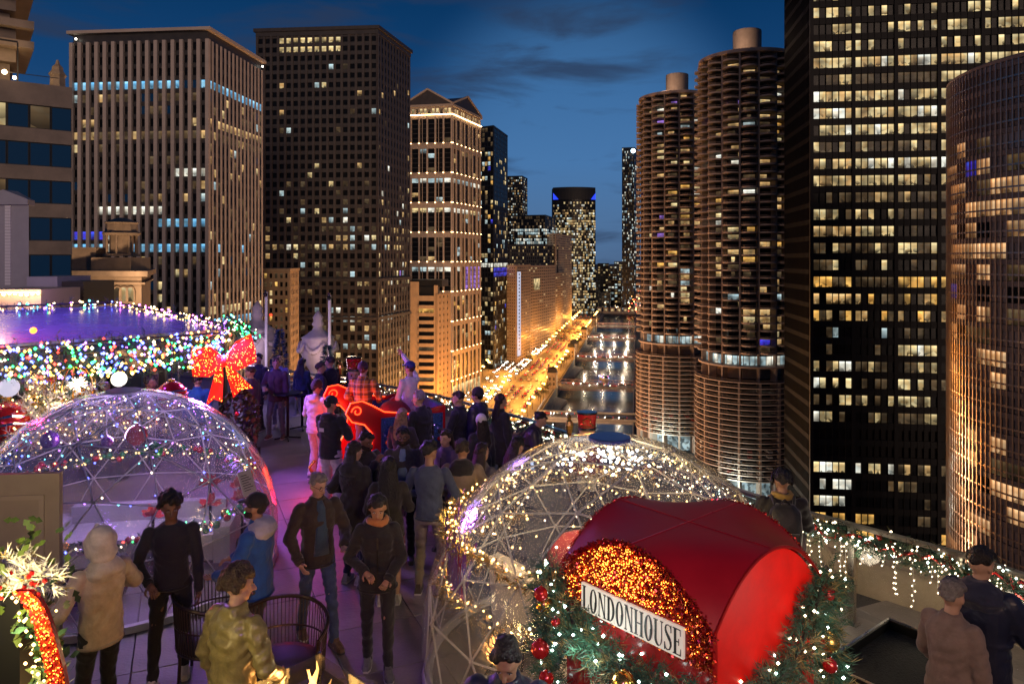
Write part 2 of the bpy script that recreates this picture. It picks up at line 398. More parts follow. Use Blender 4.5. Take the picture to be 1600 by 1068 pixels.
# ------------------------------------------------------------------ A: brown stone building with strip windows, far left
org = (-49, 82, GZ); th = thing('office_building', 'brown stone building with dark blue strip windows and lit roof terrace', 'building', org)
p1 = Vector((-49,82,0)); dA = Vector((.8,.6,0)); p0 = p1-dA*26; inn = Vector((-.6,.8,0))
poly = [(p0.x,p0.y),(p1.x,p1.y),((p1+inn*24).x,(p1+inn*24).y),((p0+inn*24).x,(p0+inn*24).y)]
U, Nn, Lh, rzA = frame_of(p0, p1); sA = p0-Vector((-49,82,0))
topA = zY(137, 82)
core(th, org, poly, GZ, topA, M_brownst, .5)
pa = Panes(th, org, 470, M_black)
for j in range(24):
    zw1 = zY(170,82)-j*4.06; zw0 = zw1-2.55
    b = MB(); b.box(0, Lh, 0, .6, zw1+.004, zw1+1.506 if j else topA); b.build('stone_band', M_brownst, th, (sA.x,sA.y,-GZ), rzA)
    if zw0 < GZ+4: break
    for i in range(13):
        if j > 4 and i > 11: pass
        k = 'blueglass'
        if j == 0: k = {8:'pale', 9:'pale', 11:'dim'}.get(i, 'blueglass')
        if j == 1 and i == 12: k = 'blueglass'
        if j == 2 and i == 9: k = 'dim'
        c = p0+U*((i+.5)*2.0)-Nn*.25; pa.add((c.x,c.y,zw0), rzA, 1.94, 2.55, k)
pa.done()
# set-back upper floors with chamfered balconies
up = p1-U*3.0+inn*2.0
def balcony(z0, z1, back, name):
    b = MB(); T = None
    x1 = Lh-back
    b.prism([(-6,0),(x1,0),(x1,14),(-6,14)], z0+1.4, z1); b.prism([(-6,1.6),(x1-1.6,1.6),(x1-1.6,13),(-6,13)], z0, z0+1.404)
    b.build(name, M_brownst, th, ((sA+inn*2.5).x,(sA+inn*2.5).y,-GZ), rzA)
for ya, yb, nm in ((104,74,'balcony_slab'),(74,43,'balcony_slab'),(26,-60,'upper_wall')):
    balcony(zY(ya,84), zY(yb,84), 3.4, nm)
b = MB(); b.box(-6, Lh-5.5, 3, 12, topA, zY(26,84)+.5); b.build('upper_wall', M_brownst, th, ((sA+inn*2.5).x,(sA+inn*2.5).y,-GZ), rzA)
b = MB()
for q in (-.2, 2.2, 4.4, 6.6):
    b.box(Lh-5.2-q-.07, Lh-5.2-q+.07, .9, 1.04, topA, zY(80,83))
b.box(Lh-12, Lh-5.0, .88, 1.06, zY(80,83), zY(80,83)+.16); b.box(Lh-12, Lh-1.2, .9, .98, topA+1.0, topA+1.07)
b.build('terrace_frame', M_black, th, (sA.x,sA.y,-GZ), rzA)
b = MB(); b.ball((Lh-6.2,.5,topA+.9), .26); b.ball((Lh-5.3,.6,topA+.45), .2); b.ball((Lh-7.4,.6,topA+.35), .22); b.build('terrace_lamp', glow('lamp_warm_white', (1,.72,.35), 14), th, (sA.x,sA.y,-GZ), rzA)
lamp('terrace_light', 'POINT', p0+U*(Lh-6)+Vector((0,0,topA+1.6)), 500, (1,.65,.3), .3)
o = (pX(90,84), 84, topA); t2 = thing('roof_finial', 'small weathered stone finial standing on the brown stone roof edge', 'finial', (o[0],o[1],topA))
b = MB(); b.lathe([(.9,0),(1.0,.4),(.8,.7),(.75,1.6),(.95,1.9),(.6,2.4),(.55,2.8),(.25,3.1),(.12,3.6)], 8); b.build('finial_stone', M_limed, t2)

# ------------------------------------------------------------------ B: tall tower of beige piers
Bc = P(325,213); Bl = P(113,217); Br = P(409,248)
org = (Bc[0],Bc[1],GZ); th = thing('office_tower', 'tall beige concrete tower with closely set vertical piers and flat overhanging roof', 'building', org)
zt = zY(48,213); bk = (Bl[0]+Br[0]-Bc[0], Bl[1]+Br[1]-Bc[1]); poly = [Bl,Bc,Br,bk]
core(th, org, poly, GZ, zt, M_gran, .5)
pa = Panes(th, org, 520, None)
nfB = int((zt-2.5-GZ)/3.62)
def chB(side):
    def f(i, j):
        r = nfB-1-j       # 0 = top row
        if r in (0,1): return 'dark'
        if r == 2: return 'dark'
        if r == 3: return 'cyan' if (side or i < 9) else ('cyan' if random.random()<.5 else 'blueglass')
        if r == 6: return 'warm' if (side and random.random()<.8) or (not side and i in (1,2,14)) else 'dark'
        if r == 7: return 'dim' if random.random()<.75 else 'warm'
        if r == 9 and not side: return 'dim' if i in (9,11,12) else 'dark'
        if r == 10: return 'warm' if side and random.random()<.4 else ('white' if i > 11 and not side else 'dark')
        if r == 13 and not side: return 'white' if 2 < i < 11 else 'dark'
        if r == 14 and not side: return 'cyan' if i > 9 else 'dark'
        if r == 15 and not side: return 'white' if i in (5,6,4) else ('blue' if i<5 else 'dark')
        if r == 16: return ('white' if i in (4,5) else 'cyan' if random.random()<.85 else 'blue') if not side else pick({'dark':5,'cyan':1,'blue':1})
        if r == 21: return pick({'pale':5,'white':2,'dark':3}) if side else pick({'warm':2,'dark':4})
        if r == 22: return 'cyan' if i > 7 or side else 'dark'
        if r == 24 and side: return pick({'warm':4,'dark':2})
        return pick({'dark':8,'dim':2.2,'blueglass':.7,'warm':.55,'pale':.35,'cool':.3})
    return f
face_grid(th, org, Bl, Bc, GZ, zt-2.5, 16, nfB, pa, chB(0), M_beige, M_gran, 1.05, .7, 1.35, piers_as_parts=True)
face_grid(th, org, Bc, Br, GZ, zt-2.5, 14, nfB, pa, chB(1), M_beige, M_gran, .95, .18, 1.35, rec=.02, piers_as_parts=True)
pa.done()
slab(th, org, poly, zt-2.5, zt-.02, M_gran, -.2, 'louvre_storey'); slab(th, org, poly, zt, zt+.9, M_beige, 1.1, 'roof')
b = MB()
for k in range(3): b.ball((pX(381,240)-org[0]+.55+k*1.6+.3, pX(0,1)*0+238-org[1]-1.5+k*9, zY(499,235)-GZ), .45, 6, 4)
b.build('red_lamp', glow('red_signal', (1,.03,.01), 5), th)
b = MB(); b.ball((Bl[0]-org[0]+1.6, Bl[1]-org[1]-.9, zt-1.5-GZ), .35, 6, 4); b.ball((Br[0]-org[0]+.6, Br[1]-org[1]-1, zt-1.5-GZ), .35, 6, 4); b.build('roof_lamp', glow('roof_lamp_white', (1,.95,.8), 6), th)

# ------------------------------------------------------------------ C: dark granite tower with lit top storey
Cl = P(402,335); Cc = P(590,330); Cr = P(640,368)
org = (Cc[0],Cc[1],GZ); th = thing('office_tower', 'dark granite tower with square gridded windows and a bright top storey', 'building', org)
zt = zY(46,330); bk = (Cl[0]+Cr[0]-Cc[0], Cl[1]+Cr[1]-Cc[1]); poly = [Cl,Cc,Cr,bk]
core(th, org, poly, GZ, zt, M_gran, .5)
pa = Panes(th, org, 600, None, minpx=3)
nfC = 47
def chC(side):
    def f(i, j):
        r = nfC-1-j
        if r == 0: return 'pale' if not side and 2<i<12 else 'dark'
        if r == 1: return 'pale' if not side and 2<i<12 else 'dark'
        q = .015+.22*(math.sin(r*1.7)**6 if r > 4 else 0)+(.26 if 17 < r < 36 else .03)*(1.4 if side else 1)
        if r in (16,17,21,22,23,26): q += .22
        if r in (30,31): q += .1
        if random.random() < q*.85: return pick({'warm':2.4,'pale':2,'cool':1.8,'white':.5,'dim':6,'violet':.5 if 24<r<32 else .02})
        return 'dark'
    return f
M_cpier = mat('brown_granite_pier', (.048,.037,.031), .5, var=.2, vs=.4)
face_grid(th, org, Cl, Cc, GZ, zt-2, 17, nfC, pa, chC(0), M_cpier, M_gran, 1.1, .35, 1.7)
face_grid(th, org, Cc, Cr, GZ, zt-2, 11, nfC, pa, chC(1), M_cpier, M_gran, 1.2, .2, 1.7, rec=.1)
pa.done()
slab(th, org, poly, zt-2, zt, M_gran, .5, 'cornice'); slab(th, org, poly, zt+.02, zt+1.6, M_gran, 1.2, 'roof')
for z in (zY(440,330), zY(500,330)): slab(th, org, poly, z, z+1.4, M_gran, .7, 'string_course')

# ------------------------------------------------------------------ low brown block between B and C
Gl = P(411,262); Gc = P(452,262); Gr = P(466,280)
org = (Gc[0],Gc[1],GZ); th = thing('apartment_block', 'lower brown brick block with small lit windows between two towers', 'building', org)
bk = (Gl[0]+Gr[0]-Gc[0], Gl[1]+Gr[1]-Gc[1]); poly = [Gl,Gc,Gr,bk]; zt = zY(424,262)
core(th, org, poly, GZ, zt, M_sand, .5); pa = Panes(th, org, 590, None, minpx=3)
chG = lambda i,j: pick({'dark':6,'gold':2,'dim':2,'pale':.8})
face_grid(th, org, Gl, Gc, GZ, zt, 5, 28, pa, chG, M_sand, M_sand, .9, .1, 1.4); face_grid(th, org, Gc, Gr, GZ, zt, 6, 28, pa, chG, M_sand, M_sand, 1.5, .1, 1.4); pa.done()
slab(th, org, poly, zt, zt+1.0, M_sand, .4, 'parapet')

# ------------------------------------------------------------------ D: orange lit concrete block with slot windows
Dl = P(600,424); Dm = P(684,420); Dr = P(702,432)
org = (Dm[0],Dm[1],GZ); th = thing('concrete_block', 'orange lit concrete block with a column of stacked slot windows', 'building', org)
bk = (Dl[0]+Dr[0]-Dm[0], Dl[1]+Dr[1]-Dm[1]); poly = [Dl,Dm,Dr,bk]; zt = zY(462,420)
core(th, org, poly, GZ, zt, M_sand, .6)
U, Nn, Lh, rz = frame_of(Dl, Dm); pa = Panes(th, org, 660, None)
xa, xb = pX(655,422)-Dl[0], pX(679,421)-Dl[0]
b = MB(); b.box(0, xa, -.2, .8, GZ+4, zt+8); b.box(xb, Lh, -.25, .8, GZ+4, zt+6); b.box(-3, Lh, .1, .8, GZ, GZ+4); b.box(xa,xb,-.1,.8,zt-3,zt)
b.build('wall_panel', M_sand, th, (Dl[0]-org[0], Dl[1]-org[1], -GZ), rz)
me = MB(); me.box(xa+.002, xb-.002, -1.0, .8, 0, 2.1); me.prism([(xa+.3,-1.0),(xb-.3,-1.0),(xb-.3,-1.6),(xa+.3,-1.6)], .8, 2.0); me = me.mesh('balcony_front', M_sand)
for j in range(17):
    z = zt-3-j*4.35; put('balcony_front', me, th, (Dl[0]-org[0], Dl[1]-org[1], z-4.35-GZ), rz)
    c = Vector((Dl[0],Dl[1],0))+U*((xa+xb)/2)-Nn*.1
    pa.add((c.x,c.y,z-2.25), rz, xb-xa-.1, 2.2, pick({'dark':7,'dim':3,'gold':.6}))
b = MB(); b.box(xa-.5, xb+.5, 2, 12, zt, zt+5); b.box(xa-12, xb+4, 3, 20, zt+5.002, zt+9); b.build('plant_room', M_black, th, (Dl[0]-org[0], Dl[1]-org[1], -GZ), rz)
chD = lambda i,j: pick({'dark':8,'dim':1.5,'gold':.5})
face_grid(th, org, Dm, Dr, GZ, zt+1, 3, 20, pa, chD, M_sand, M_sand, 2.2, .5, 2.2); pa.done()

# ------------------------------------------------------------------ E: pedimented tower, uplit piers
El = P(630,474); Ec = P(706,468); Er = P(750,512)
org = (Ec[0],Ec[1],GZ); th = thing('pediment_tower', 'stone and glass tower with lit gabled pediment and uplit piers', 'building', org)
bk = (El[0]+Er[0]-Ec[0], El[1]+Er[1]-Ec[1]); poly = [El,Ec,Er,bk]; zt = zY(166,468)
core(th, org, poly, GZ, zt, M_gran, .6); pa = Panes(th, org, 640, None, minpx=3)
M_pier = mat('granite_pier', (.34,.27,.21), .7, var=.15, vs=.4)
def E_face(p0, p1, nb, wide):
    U, Nn, Lh, rz = frame_of(p0, p1); bw = Lh/nb; o0 = Vector((p0[0]-org[0], p0[1]-org[1], 0))
    tiers = [(GZ, GZ+12)]+[(GZ+12+k*(zt-GZ-17)/9, GZ+12+(k+1)*(zt-GZ-17)/9) for k in range(9)]
    b = MB(); up_ = MB(); sp_ = MB(); sd_ = MB()
    for i in range(nb+1): b.box(i*bw-.5, i*bw+.5, -.55, .6, GZ, zt-5)
    for i in range(nb):
        if i % 2 == 0: b.box(i*bw+bw*.36, i*bw+bw*.36+.28, -.3, .6, GZ+12, zt-5)
    for (a, c) in tiers[1:]:
        sp_.box(0,Lh,-.2,.6,c-2.6,c-.1); sp_.box(0,Lh,-.62,.6,c-.1,c+.5); sp_.box(0,Lh,-.1,.6,a+.5,a+1.2)
        for i in range(nb+1):      # the lamp at each pier foot throws light up the stone
            up_.box(i*bw-.35, i*bw+.35, -1.0, -.58, a+.55, a+.95)
        for q in range(5):
            z = a+1.2+q*((c-2.6-a-1.2)/5)
            sd_.box(.02,Lh-.02,.12,.6,z-.16,z+.16)
            for i in range(nb):
                k = pick({'dark':11,'dim':1.3,'warm':.5,'cool':.35})
                if q == 4 and tiers.index((a,c)) in (4,7): k = pick({'cool':3,'white':3,'dark':1})
                if q == 4 and tiers.index((a,c)) == 6: k = pick({'white':3,'pale':1})
                if tiers.index((a,c)) < 4 : k = pick({'dark':6,'dim':2,'pale':.9,'gold':.6})
                if p0 is Ec and tiers.index((a,c)) == 4 and i > 2: k = 'violet'
                cc = Vector((p0[0],p0[1],0))+U*((i+.5)*bw)-Nn*.3; pa.add((cc.x,cc.y,z+.18), rz, bw-1.0, (c-2.6-a-1.2)/5-.36, k)
    b.build('piers', M_pier, th, (o0.x,o0.y,-GZ), rz, kind='stuff'); sd_.build('transoms', M_gran, th, (o0.x,o0.y,-GZ), rz, kind='stuff'); sp_.build('spandrels', M_pier, th, (o0.x,o0.y,-GZ), rz, kind='stuff')
    up_.build('uplights', glow('uplight_warm', (1,.60,.26), 13, samp=True), th, (o0.x,o0.y,-GZ), rz, kind='stuff')
    # lit arcade under the cornice
    for i in range(nb*2):
        cc = Vector((p0[0],p0[1],0))+U*((i+.5)*bw/2)-Nn*.28; pa.add((cc.x,cc.y,zt-4.6), rz, bw/2-.9, 3.6, 'pale' if i%3 else 'dim')
    b = MB(); b.box(0,Lh,-.1,.6,zt-1,zt); [b.box(i*bw/2-.45,i*bw/2+.45,-.4,.6,zt-5,zt-.9) for i in range(nb*2+1)]
    b.build('arcade', M_pier, th, (o0.x,o0.y,-GZ), rz)
    b = MB(); b.box(-.9,Lh+.9,-1.0,-.62,zt-5.2,zt-4.8); b.build('cornice_light', glow('cornice_warm', (1,.62,.26), 16, samp=True), th, (o0.x,o0.y,-GZ), rz)
    # street storey with bright shop windows
    for i in range(nb*2):
        cc = Vector((p0[0],p0[1],0))+U*((i+.5)*bw/2)+Nn*.12; pa.add((cc.x,cc.y,GZ+1), rz, bw/2-.6, 8, 'pale')
    return U, Nn, Lh, rz, o0
b = MB()
for p0, p1, nb in ((El,Ec,6),(Ec,Er,7)):
    U, Nn, Lh, rz, o0 = E_face(p0, p1, nb, 0)
    q = MB(); h = 9.6 if p0 is El else 9.0
    a0 = -.8 if p0 is Ec else Lh-(Lh*1.0); a1 = Lh+.8
    q.raw([(a0,-.8,0),(a1,-.8,0),((a0+a1)/2,-.8,h),(a0,Lh*.5,0),(a1,Lh*.5,0),((a0+a1)/2,Lh*.5,h)], [(0,1,2),(5,4,3),(1,4,5,2),(0,2,5,3)], 0)
    q.build('pediment', M_gran, th, (o0.x,o0.y,zt+1.5-GZ), rz)
    q = MB()
    for (xa, za, xb, zb) in ((a0,0,(a0+a1)/2,h),((a0+a1)/2,h,a1,0)):
        q.tube([(xa,-.9,za+.3),(xb,-.9,zb+.3)], .8, 4)
    q.build('pediment_moulding', M_pier, th, (o0.x,o0.y,zt+1.5-GZ), rz)
pa.done(); slab(th, org, poly, zt, zt+1.5, M_pier, 1.3, 'cornice')

# ------------------------------------------------------------------ simple far towers
def simple_tower(name, label, cat, l, c, r, ytop, nb0, nb1, nf, wallm, chooser, base=GZ, sh=1.2, pw=.6, ymax=560, pd=.08, rec=.25, roofm=None, minpx=99, yref=None):
    org = (c[0],c[1],base); th = thing(name, label, cat, org); bk = (l[0]+r[0]-c[0], l[1]+r[1]-c[1]); poly = [l,c,r,bk]; zt = zY(ytop, yref or c[1])
    core(th, org, poly, base, zt, wallm, .5); pa = Panes(th, org, ymax, None, minpx=minpx)
    face_grid(th, org, l, c, base, zt, nb0, nf, pa, chooser(0), wallm, wallm, pw, pd, sh, rec=rec)
    face_grid(th, org, c, r, base, zt, nb1, nf, pa, chooser(1), wallm, wallm, pw, pd, sh, rec=rec); pa.done()
    slab(th, org, poly, zt, zt+1.2, roofm or wallm, .3, 'roof'); return th, zt
M_dglass = mat('dark_glass_wall', (.012,.014,.018), .35, spec=.2)
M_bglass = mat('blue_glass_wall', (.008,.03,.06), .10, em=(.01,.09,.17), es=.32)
def chF(side):
    def f(i, j):
        if j > 44: return 'blueglass' if side else pick({'dim':3,'dark':3})
        if side and j > 33: return pick({'blueglass':6,'pale':1})
        if j in (19,20) and side: return 'blue'
        if j in (21,) : return 'white'
        if random.random() < .34: return pick({'pale':3,'warm':3,'cool':2,'dim':4,'blue':.6,'gold':1})
        return 'dark'
    return f
simple_tower('glass_tower', 'glass tower with blue top and scattered lit floors beside the pediment tower', 'building', P(744,610), P(771,600), P(793,650), 198, 6, 10, 50, M_dglass, chF, sh=.8, pw=.3, minpx=3)
def chS(w_):
    return lambda side: (lambda i,j: pick(w_))
th, zt = simple_tower('dark_tower', 'dark stepped tower with sparse white lights behind the glass tower', 'building', P(786,905), P(816,900), P(824,930), 276, 12, 6, 60, M_dglass, chS({'dark':6,'cool':1,'white':.9,'warm':1,'dim':3}), sh=1.4, pw=.5)
def chM(side):
    def f(i, j):
        if j > 33: return pick({'dim':2,'dark':3})
        if j in (28,29,31,32): return pick({'cool':6,'white':3,'dark':1})
        if j in (25,26): return pick({'pale':4,'gold':2,'dark':1})
        return pick({'dark':4,'dim':2,'warm':1,'white':.5})
    return f
simple_tower('office_slab', 'broad office slab with long lit white floors behind limestone block', 'building', P(806,900), P(852,890), P(868,960), 337, 16, 6, 37, M_dglass, chM, sh=1.0, pw=.3)
simple_tower('brick_loft', 'dark brick loft building with rows of small lit windows', 'building', P(790,870), P(842,862), P(872,905), 384, 16, 9, 26, M_gran, chS({'dark':5,'warm':1.5,'pale':.8,'dim':2}), sh=1.6, pw=1.4)
# limestone group on the drive
Ml = M_lime
th, zt = simple_tower('limestone_building', 'limestone office block with a tall white lit column of windows on its corner', 'building', P(792,648), P(806,640), P(829,690), 416, 4, 8, 30, Ml, chS({'dark':6,'dim':2,'pale':.5}), sh=1.9, pw=1.6, rec=-.02, pd=.05)
b = MB(); x0_, x1_ = pX(808,655), pX(816,668)
b.box(0, 5.8, -.5, -.1, zY(552,660), zY(424,660)); b.build('window_column', glow('window_column_lit', (.75,.78,1), .75), th, (pX(807,642)-th.location.x+.6, 642-th.location.y-1.0+.4, -GZ), R(62))  # column of lit windows built as one glowing slab
bb = MB()
for k in range(22): bb.box(2.0,3.8,-.56,-.505, zY(548,660)+3+k*3.1, zY(548,660)+4.6+k*3.1)
bb.build('dark_window', M_black, th, (pX(807,642)-th.location.x+.6, 642-th.location.y-.6, -GZ), R(62))
th, zt = simple_tower('limestone_building', 'wide limestone block with one large pale lit window near its top', 'building', P(800,720), P(822,712), P(867,800), 417, 4, 14, 27, Ml, chS({'dark':7,'dim':2,'pale':.7}), sh=2.0, pw=1.76, rec=-.02, pd=.05)
bw_ = MB(); U, Nn, Lh, rz = frame_of(P(822,712), P(867,800)); bw_.face([(-9,0,0),(9,0,0),(9,0,11),(-9,0,11)],0,[(0,0),(1,0),(1,1),(0,1)])
pc = Vector((*P(822,712),0))+U*30+Nn*1.0; bw_.build('large_window', W['pale'], th, (pc.x-th.location.x, pc.y-th.location.y, zY(452,745)-GZ), rz)
simple_tower('limestone_tower', 'slender limestone tower with stepped top beyond the wide limestone block', 'building', P(850,905), P(868,895), P(893,990), 366, 4, 10, 40, Ml, chS({'dark':7,'dim':2,'warm':.6}), sh=2.0, pw=1.76, rec=-.02, pd=.05)
simple_tower('limestone_building', 'lower limestone block at the far end of the drive', 'building', P(838,830), P(850,822), P(884,935), 430, 3, 12, 24, M_limed, chS({'dark':7,'dim':2,'pale':.8}), sh=2.0, pw=1.6, rec=-.02, pd=.05)
# curved glass building closing the view
M_cglass = mat('curved_tower_glass', (.010,.012,.016), .6, spec=.2)
org = (pX(895,1180), 1180, GZ); th = thing('curved_glass_tower', 'curved glass tower with blue lit top corners closing the river view', 'building', org)
cx, cy_ = pX(895,1230)-org[0], 70; ztc = zY(296,1160); n = 14; Rr = 62; arc = []
for k in range(n+1):
    a = R(-90-36+72*k/n); arc.append((cx+Rr*math.cos(a)*.95, cy_+Rr*math.sin(a)))
b = MB(); b.prism(arc+[(arc[-1][0], arc[-1][1]+40),(arc[0][0], arc[0][1]+40)], 0, ztc-GZ); b.build('wall', M_cglass, th)
pa = Panes(th, org, 480, None)
nfv = 44; fh = (ztc-GZ-14)/nfv
for k in range(n):
    a0, a1 = Vector((*arc[k],0)), Vector((*arc[k+1],0)); U = (a1-a0); ww = U.length; U.normalize(); rz = math.atan2(U.y,U.x); nn_ = Vector((U.y,-U.x,0))
    for j in range(nfv):
        for q in range(2):
            kk = pick({'dark':3.2,'pale':2.2,'white':1.2,'cool':.9,'dim':2.5,'warm':1.2}) if j < nfv-1 else 'dark'
            if j > nfv-5 and random.random()<.6: kk = 'dark'
            c = a0+U*(ww*(q+.5)/2)+nn_*.15; pa.add((c.x+org[0], c.y+org[1], GZ+2+j*fh), rz, ww/2-.25, fh-1.1, kk)
pa.done()
b = MB(); b.prism([(p[0]*1.0, p[1]+1.5) for p in arc]+[(arc[-1][0],arc[-1][1]+38),(arc[0][0],arc[0][1]+38)], ztc-GZ, ztc-GZ+7); b.build('roof', M_cglass, th)
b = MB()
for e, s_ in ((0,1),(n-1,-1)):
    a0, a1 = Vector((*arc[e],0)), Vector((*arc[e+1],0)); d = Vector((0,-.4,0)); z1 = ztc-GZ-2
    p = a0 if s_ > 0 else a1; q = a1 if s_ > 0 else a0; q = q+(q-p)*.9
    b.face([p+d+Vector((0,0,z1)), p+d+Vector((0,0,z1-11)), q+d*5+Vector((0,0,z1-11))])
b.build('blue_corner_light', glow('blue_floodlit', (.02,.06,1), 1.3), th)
simple_tower('slim_tower', 'slim dark tower with a white beacon left of the round towers', 'building', P(972,1300), P(991,1295), P(1000,1350), 231, 10, 5, 60, M_dglass, chS({'dark':6,'cool':1.2,'white':.7,'dim':2.5,'blueglass':1}), sh=1.5, pw=.5)
b = MB(); b.ball((pX(989,1290), 1288, zY(236,1290)), 4, 8, 5); tag(b.build('roof_beacon', glow('beacon_white', (.6,.85,1), 8)), 'white beacon at the top of the slim dark tower', 'beacon')
# the low city far behind: each block its own building
random.seed(4)
far = [(928,1400,440,14),(942,1480,412,16),(957,1500,420,13),(967,1700,409,14),(950,1900,416,20),(936,2100,420,18),(975,2300,418,15),(925,1350,455,18),(960,1420,438,20),(978,1380,450,16),(944,1360,458,16),(905,1900,418,18),(985,2600,412,12),(968,2900,411,12)]
for i, (px_, Y, yt, wpx) in enumerate(far):
    ww = wpx*Y/F; l = (pX(px_,Y)-ww/2, Y); c = (l[0]+ww, Y-2); r = (c[0]+4, Y+ww*.7)
    if i == 0: fl = []
    th, zt = simple_tower('city_block', 'distant block speckled with tiny lit windows beyond the river bend', 'building', l, c, r, yt, max(4,int(ww/5)), 3, max(6,int((zY(yt,Y)-GZ)/5)), M_dglass, chS({'dark':4,'warm':1,'white':.7,'dim':2,'cool':.6,'pale':.6}), sh=2.2, pw=1.6)
    th['group'] = 'distant blocks beyond the river bend'
# ------------------------------------------------------------------ round twin towers with petal balconies
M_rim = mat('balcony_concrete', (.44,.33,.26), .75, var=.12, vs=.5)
M_deckf = mat('shaded_deck_floor', (.055,.050,.046), .7, var=.4, vs=.4)  # shade painted in: deck floors and ramp core kept dark between pale rims
petal_cache = {}
def petal_mesh():
    if 'p' not in petal_cache:
        b = MB(); n = 8; r0 = 15.2; half = R(11.25)
        a_in = [(r0*math.cos(a), r0*math.sin(a)) for a in (-half, half)]
        cx_ = 16.4; rad = 3.7; o_ = []
        for k in range(n+1):
            a = R(-90+180*k/n); o_.append((cx_+rad*math.cos(a)*.98, 3.15*math.sin(a)))
        poly = [a_in[0]]+o_+[a_in[1]]
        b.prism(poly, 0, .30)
        # solid upstand and rail following the curve
        for k in range(n):
            p, q = o_[k], o_[k+1]; pi = (cx_+(p[0]-cx_)*.955, p[1]*.955); qi = (cx_+(q[0]-cx_)*.955, q[1]*.955)
            b.prism([p, q, qi, pi], .302, .62, 1)
        b.tube([(x*.995, y, 1.12) for x, y in o_], .05, 4, 1)
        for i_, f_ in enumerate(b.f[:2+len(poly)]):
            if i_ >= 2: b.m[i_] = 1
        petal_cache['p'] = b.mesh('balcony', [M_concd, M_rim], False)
    return petal_cache['p']
def marina(cx, cy_, label, rot, base, ztop, seed):
    random.seed(seed); org = (cx, cy_, base); th = thing('round_tower', label, 'building', org)
    to_cam = math.atan2(-cy_, -cx)
    rz0 = CZ-(545-405)*288/F if False else -31.0
    nfl = 40; fh = (ztop-rz0)/nfl; pm = petal_mesh(); cand = []; rest = []
    pa = Panes(th, org, 700, None, limit=300, minpx=4)
    for j in range(nfl):
        for i in range(16):
            a = rot+2*math.pi*i/16; d = math.cos(a-to_cam)
            if d < -.30: continue
            (cand if d > -.12 else rest).append((d, j, a))
    cand.sort(key=lambda c: -c[0]); rest += cand[300:]; cand = cand[:300]
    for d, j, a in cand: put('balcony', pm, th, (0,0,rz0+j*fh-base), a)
    b = MB()
    vs = [v.co.copy() for v in pm.vertices]; fs = [tuple(p.vertices) for p in pm.polygons]; ms_ = [p.material_index for p in pm.polygons]; mm_ = []
    for d, j, a in rest:
        ca, sa = math.cos(a), math.sin(a); z = rz0+j*fh-base
        b.raw([(v.x*ca-v.y*sa, v.x*sa+v.y*ca, v.z+z) for v in vs], fs); mm_ += ms_
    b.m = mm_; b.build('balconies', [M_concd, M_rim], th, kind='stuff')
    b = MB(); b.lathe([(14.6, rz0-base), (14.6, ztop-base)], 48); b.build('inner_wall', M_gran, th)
    for j in range(nfl):
        fl = random.random()
        for i in range(16):
            a = rot+2*math.pi*i/16
            if math.cos(a-to_cam) < -.1: continue
            k = pick({'dark':6,'dim':3.2,'warm':2.0,'pale':1.1,'gold':1.0,'cool':.5,'white':.4,'violet':.18,'blue':.10})
            for q in (-1,0,1):
                aa = a+q*R(5.4); c = (cx+14.8*math.cos(aa), cy_+14.8*math.sin(aa), rz0+j*fh+.35)
                kk = k if random.random()<.8 else 'dark'
                if kk == 'dark' and q != 0 : continue
                pa.add(c, aa+R(90), 1.35 if kk != 'dark' else 4.0, fh-.75, kk)
    # columns between the petals
    cmh = {}
    for z0, z1, nm in ((base, ztop, 'column'),):
        b = MB(); b.box(14.2, 17.5, -.30, .30, z0-base, z1-base); me = b.mesh('column', M_conc)
        for i in range(16):
            a = rot+2*math.pi*(i+.5)/16; put('column', me, th, (0,0,0), a)
    # roof, drum
    b = MB(); b.lathe([(17.5,0),(18.5,.1),(18.5,1.3),(15,2.2),(6,2.4)], 48); b.build('roof', M_rim, th, (0,0,ztop-base))
    b = MB(); b.lathe([(5.35,0),(5.4,10.2),(5.3,10.6),(4.2,10.7)], 40); b.build('lift_drum', M_conc, th, (0,0,ztop+2-base), smooth=False)
    lamp('drum_fill', 'POINT', (cx-11, cy_-13, ztop+4.5), 5200, (1,.68,.45), .5); b = MB(); b.box(-.8,.8,-.5,.5,0,1.0); b.build('roof_hatch', M_black, th, (1,-1,ztop+12.6-base))  # fill light added beside the drum to brighten its concrete
    # lit glazed storey and bare core below the flats
    b = MB(); b.lathe([(15.6,0),(15.6,3.6)], 48); b.build('slab_ring', M_conc, th, (0,0,rz0-4.6-base)); 
    for i in range(48):
        a = rot+2*math.pi*(i+.5)/48
        if math.cos(a-to_cam) < -.1: continue
        c = (cx+15.75*math.cos(a), cy_+15.75*math.sin(a), rz0-4.4); pa.add(c, a+R(90), 1.75, 3.4, 'cool' if random.random()<.8 else 'white')
    b = MB(); b.lathe([(18.3,0),(18.6,.2),(18.6,.7),(16,.9)], 48); b.build('slab_ring', M_rim, th, (0,0,rz0-5.2-base))
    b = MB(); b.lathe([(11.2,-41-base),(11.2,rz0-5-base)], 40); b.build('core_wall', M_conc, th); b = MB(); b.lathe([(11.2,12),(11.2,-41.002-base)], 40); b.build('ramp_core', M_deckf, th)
    # spiral parking decks
    z_lo, z_hi = -77.5, -41.5; nd = 18; b = MB()
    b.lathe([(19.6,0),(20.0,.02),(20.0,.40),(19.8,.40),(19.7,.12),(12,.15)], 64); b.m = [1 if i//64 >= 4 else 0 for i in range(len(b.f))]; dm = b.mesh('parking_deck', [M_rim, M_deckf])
    b2 = MB(); b2.tube([(19.85*math.cos(R(q*6)), 19.85*math.sin(R(q*6)), 1.05) for q in range(60)], .06, 4, closed=True); rm = b2.mesh('deck_rail', M_rim)
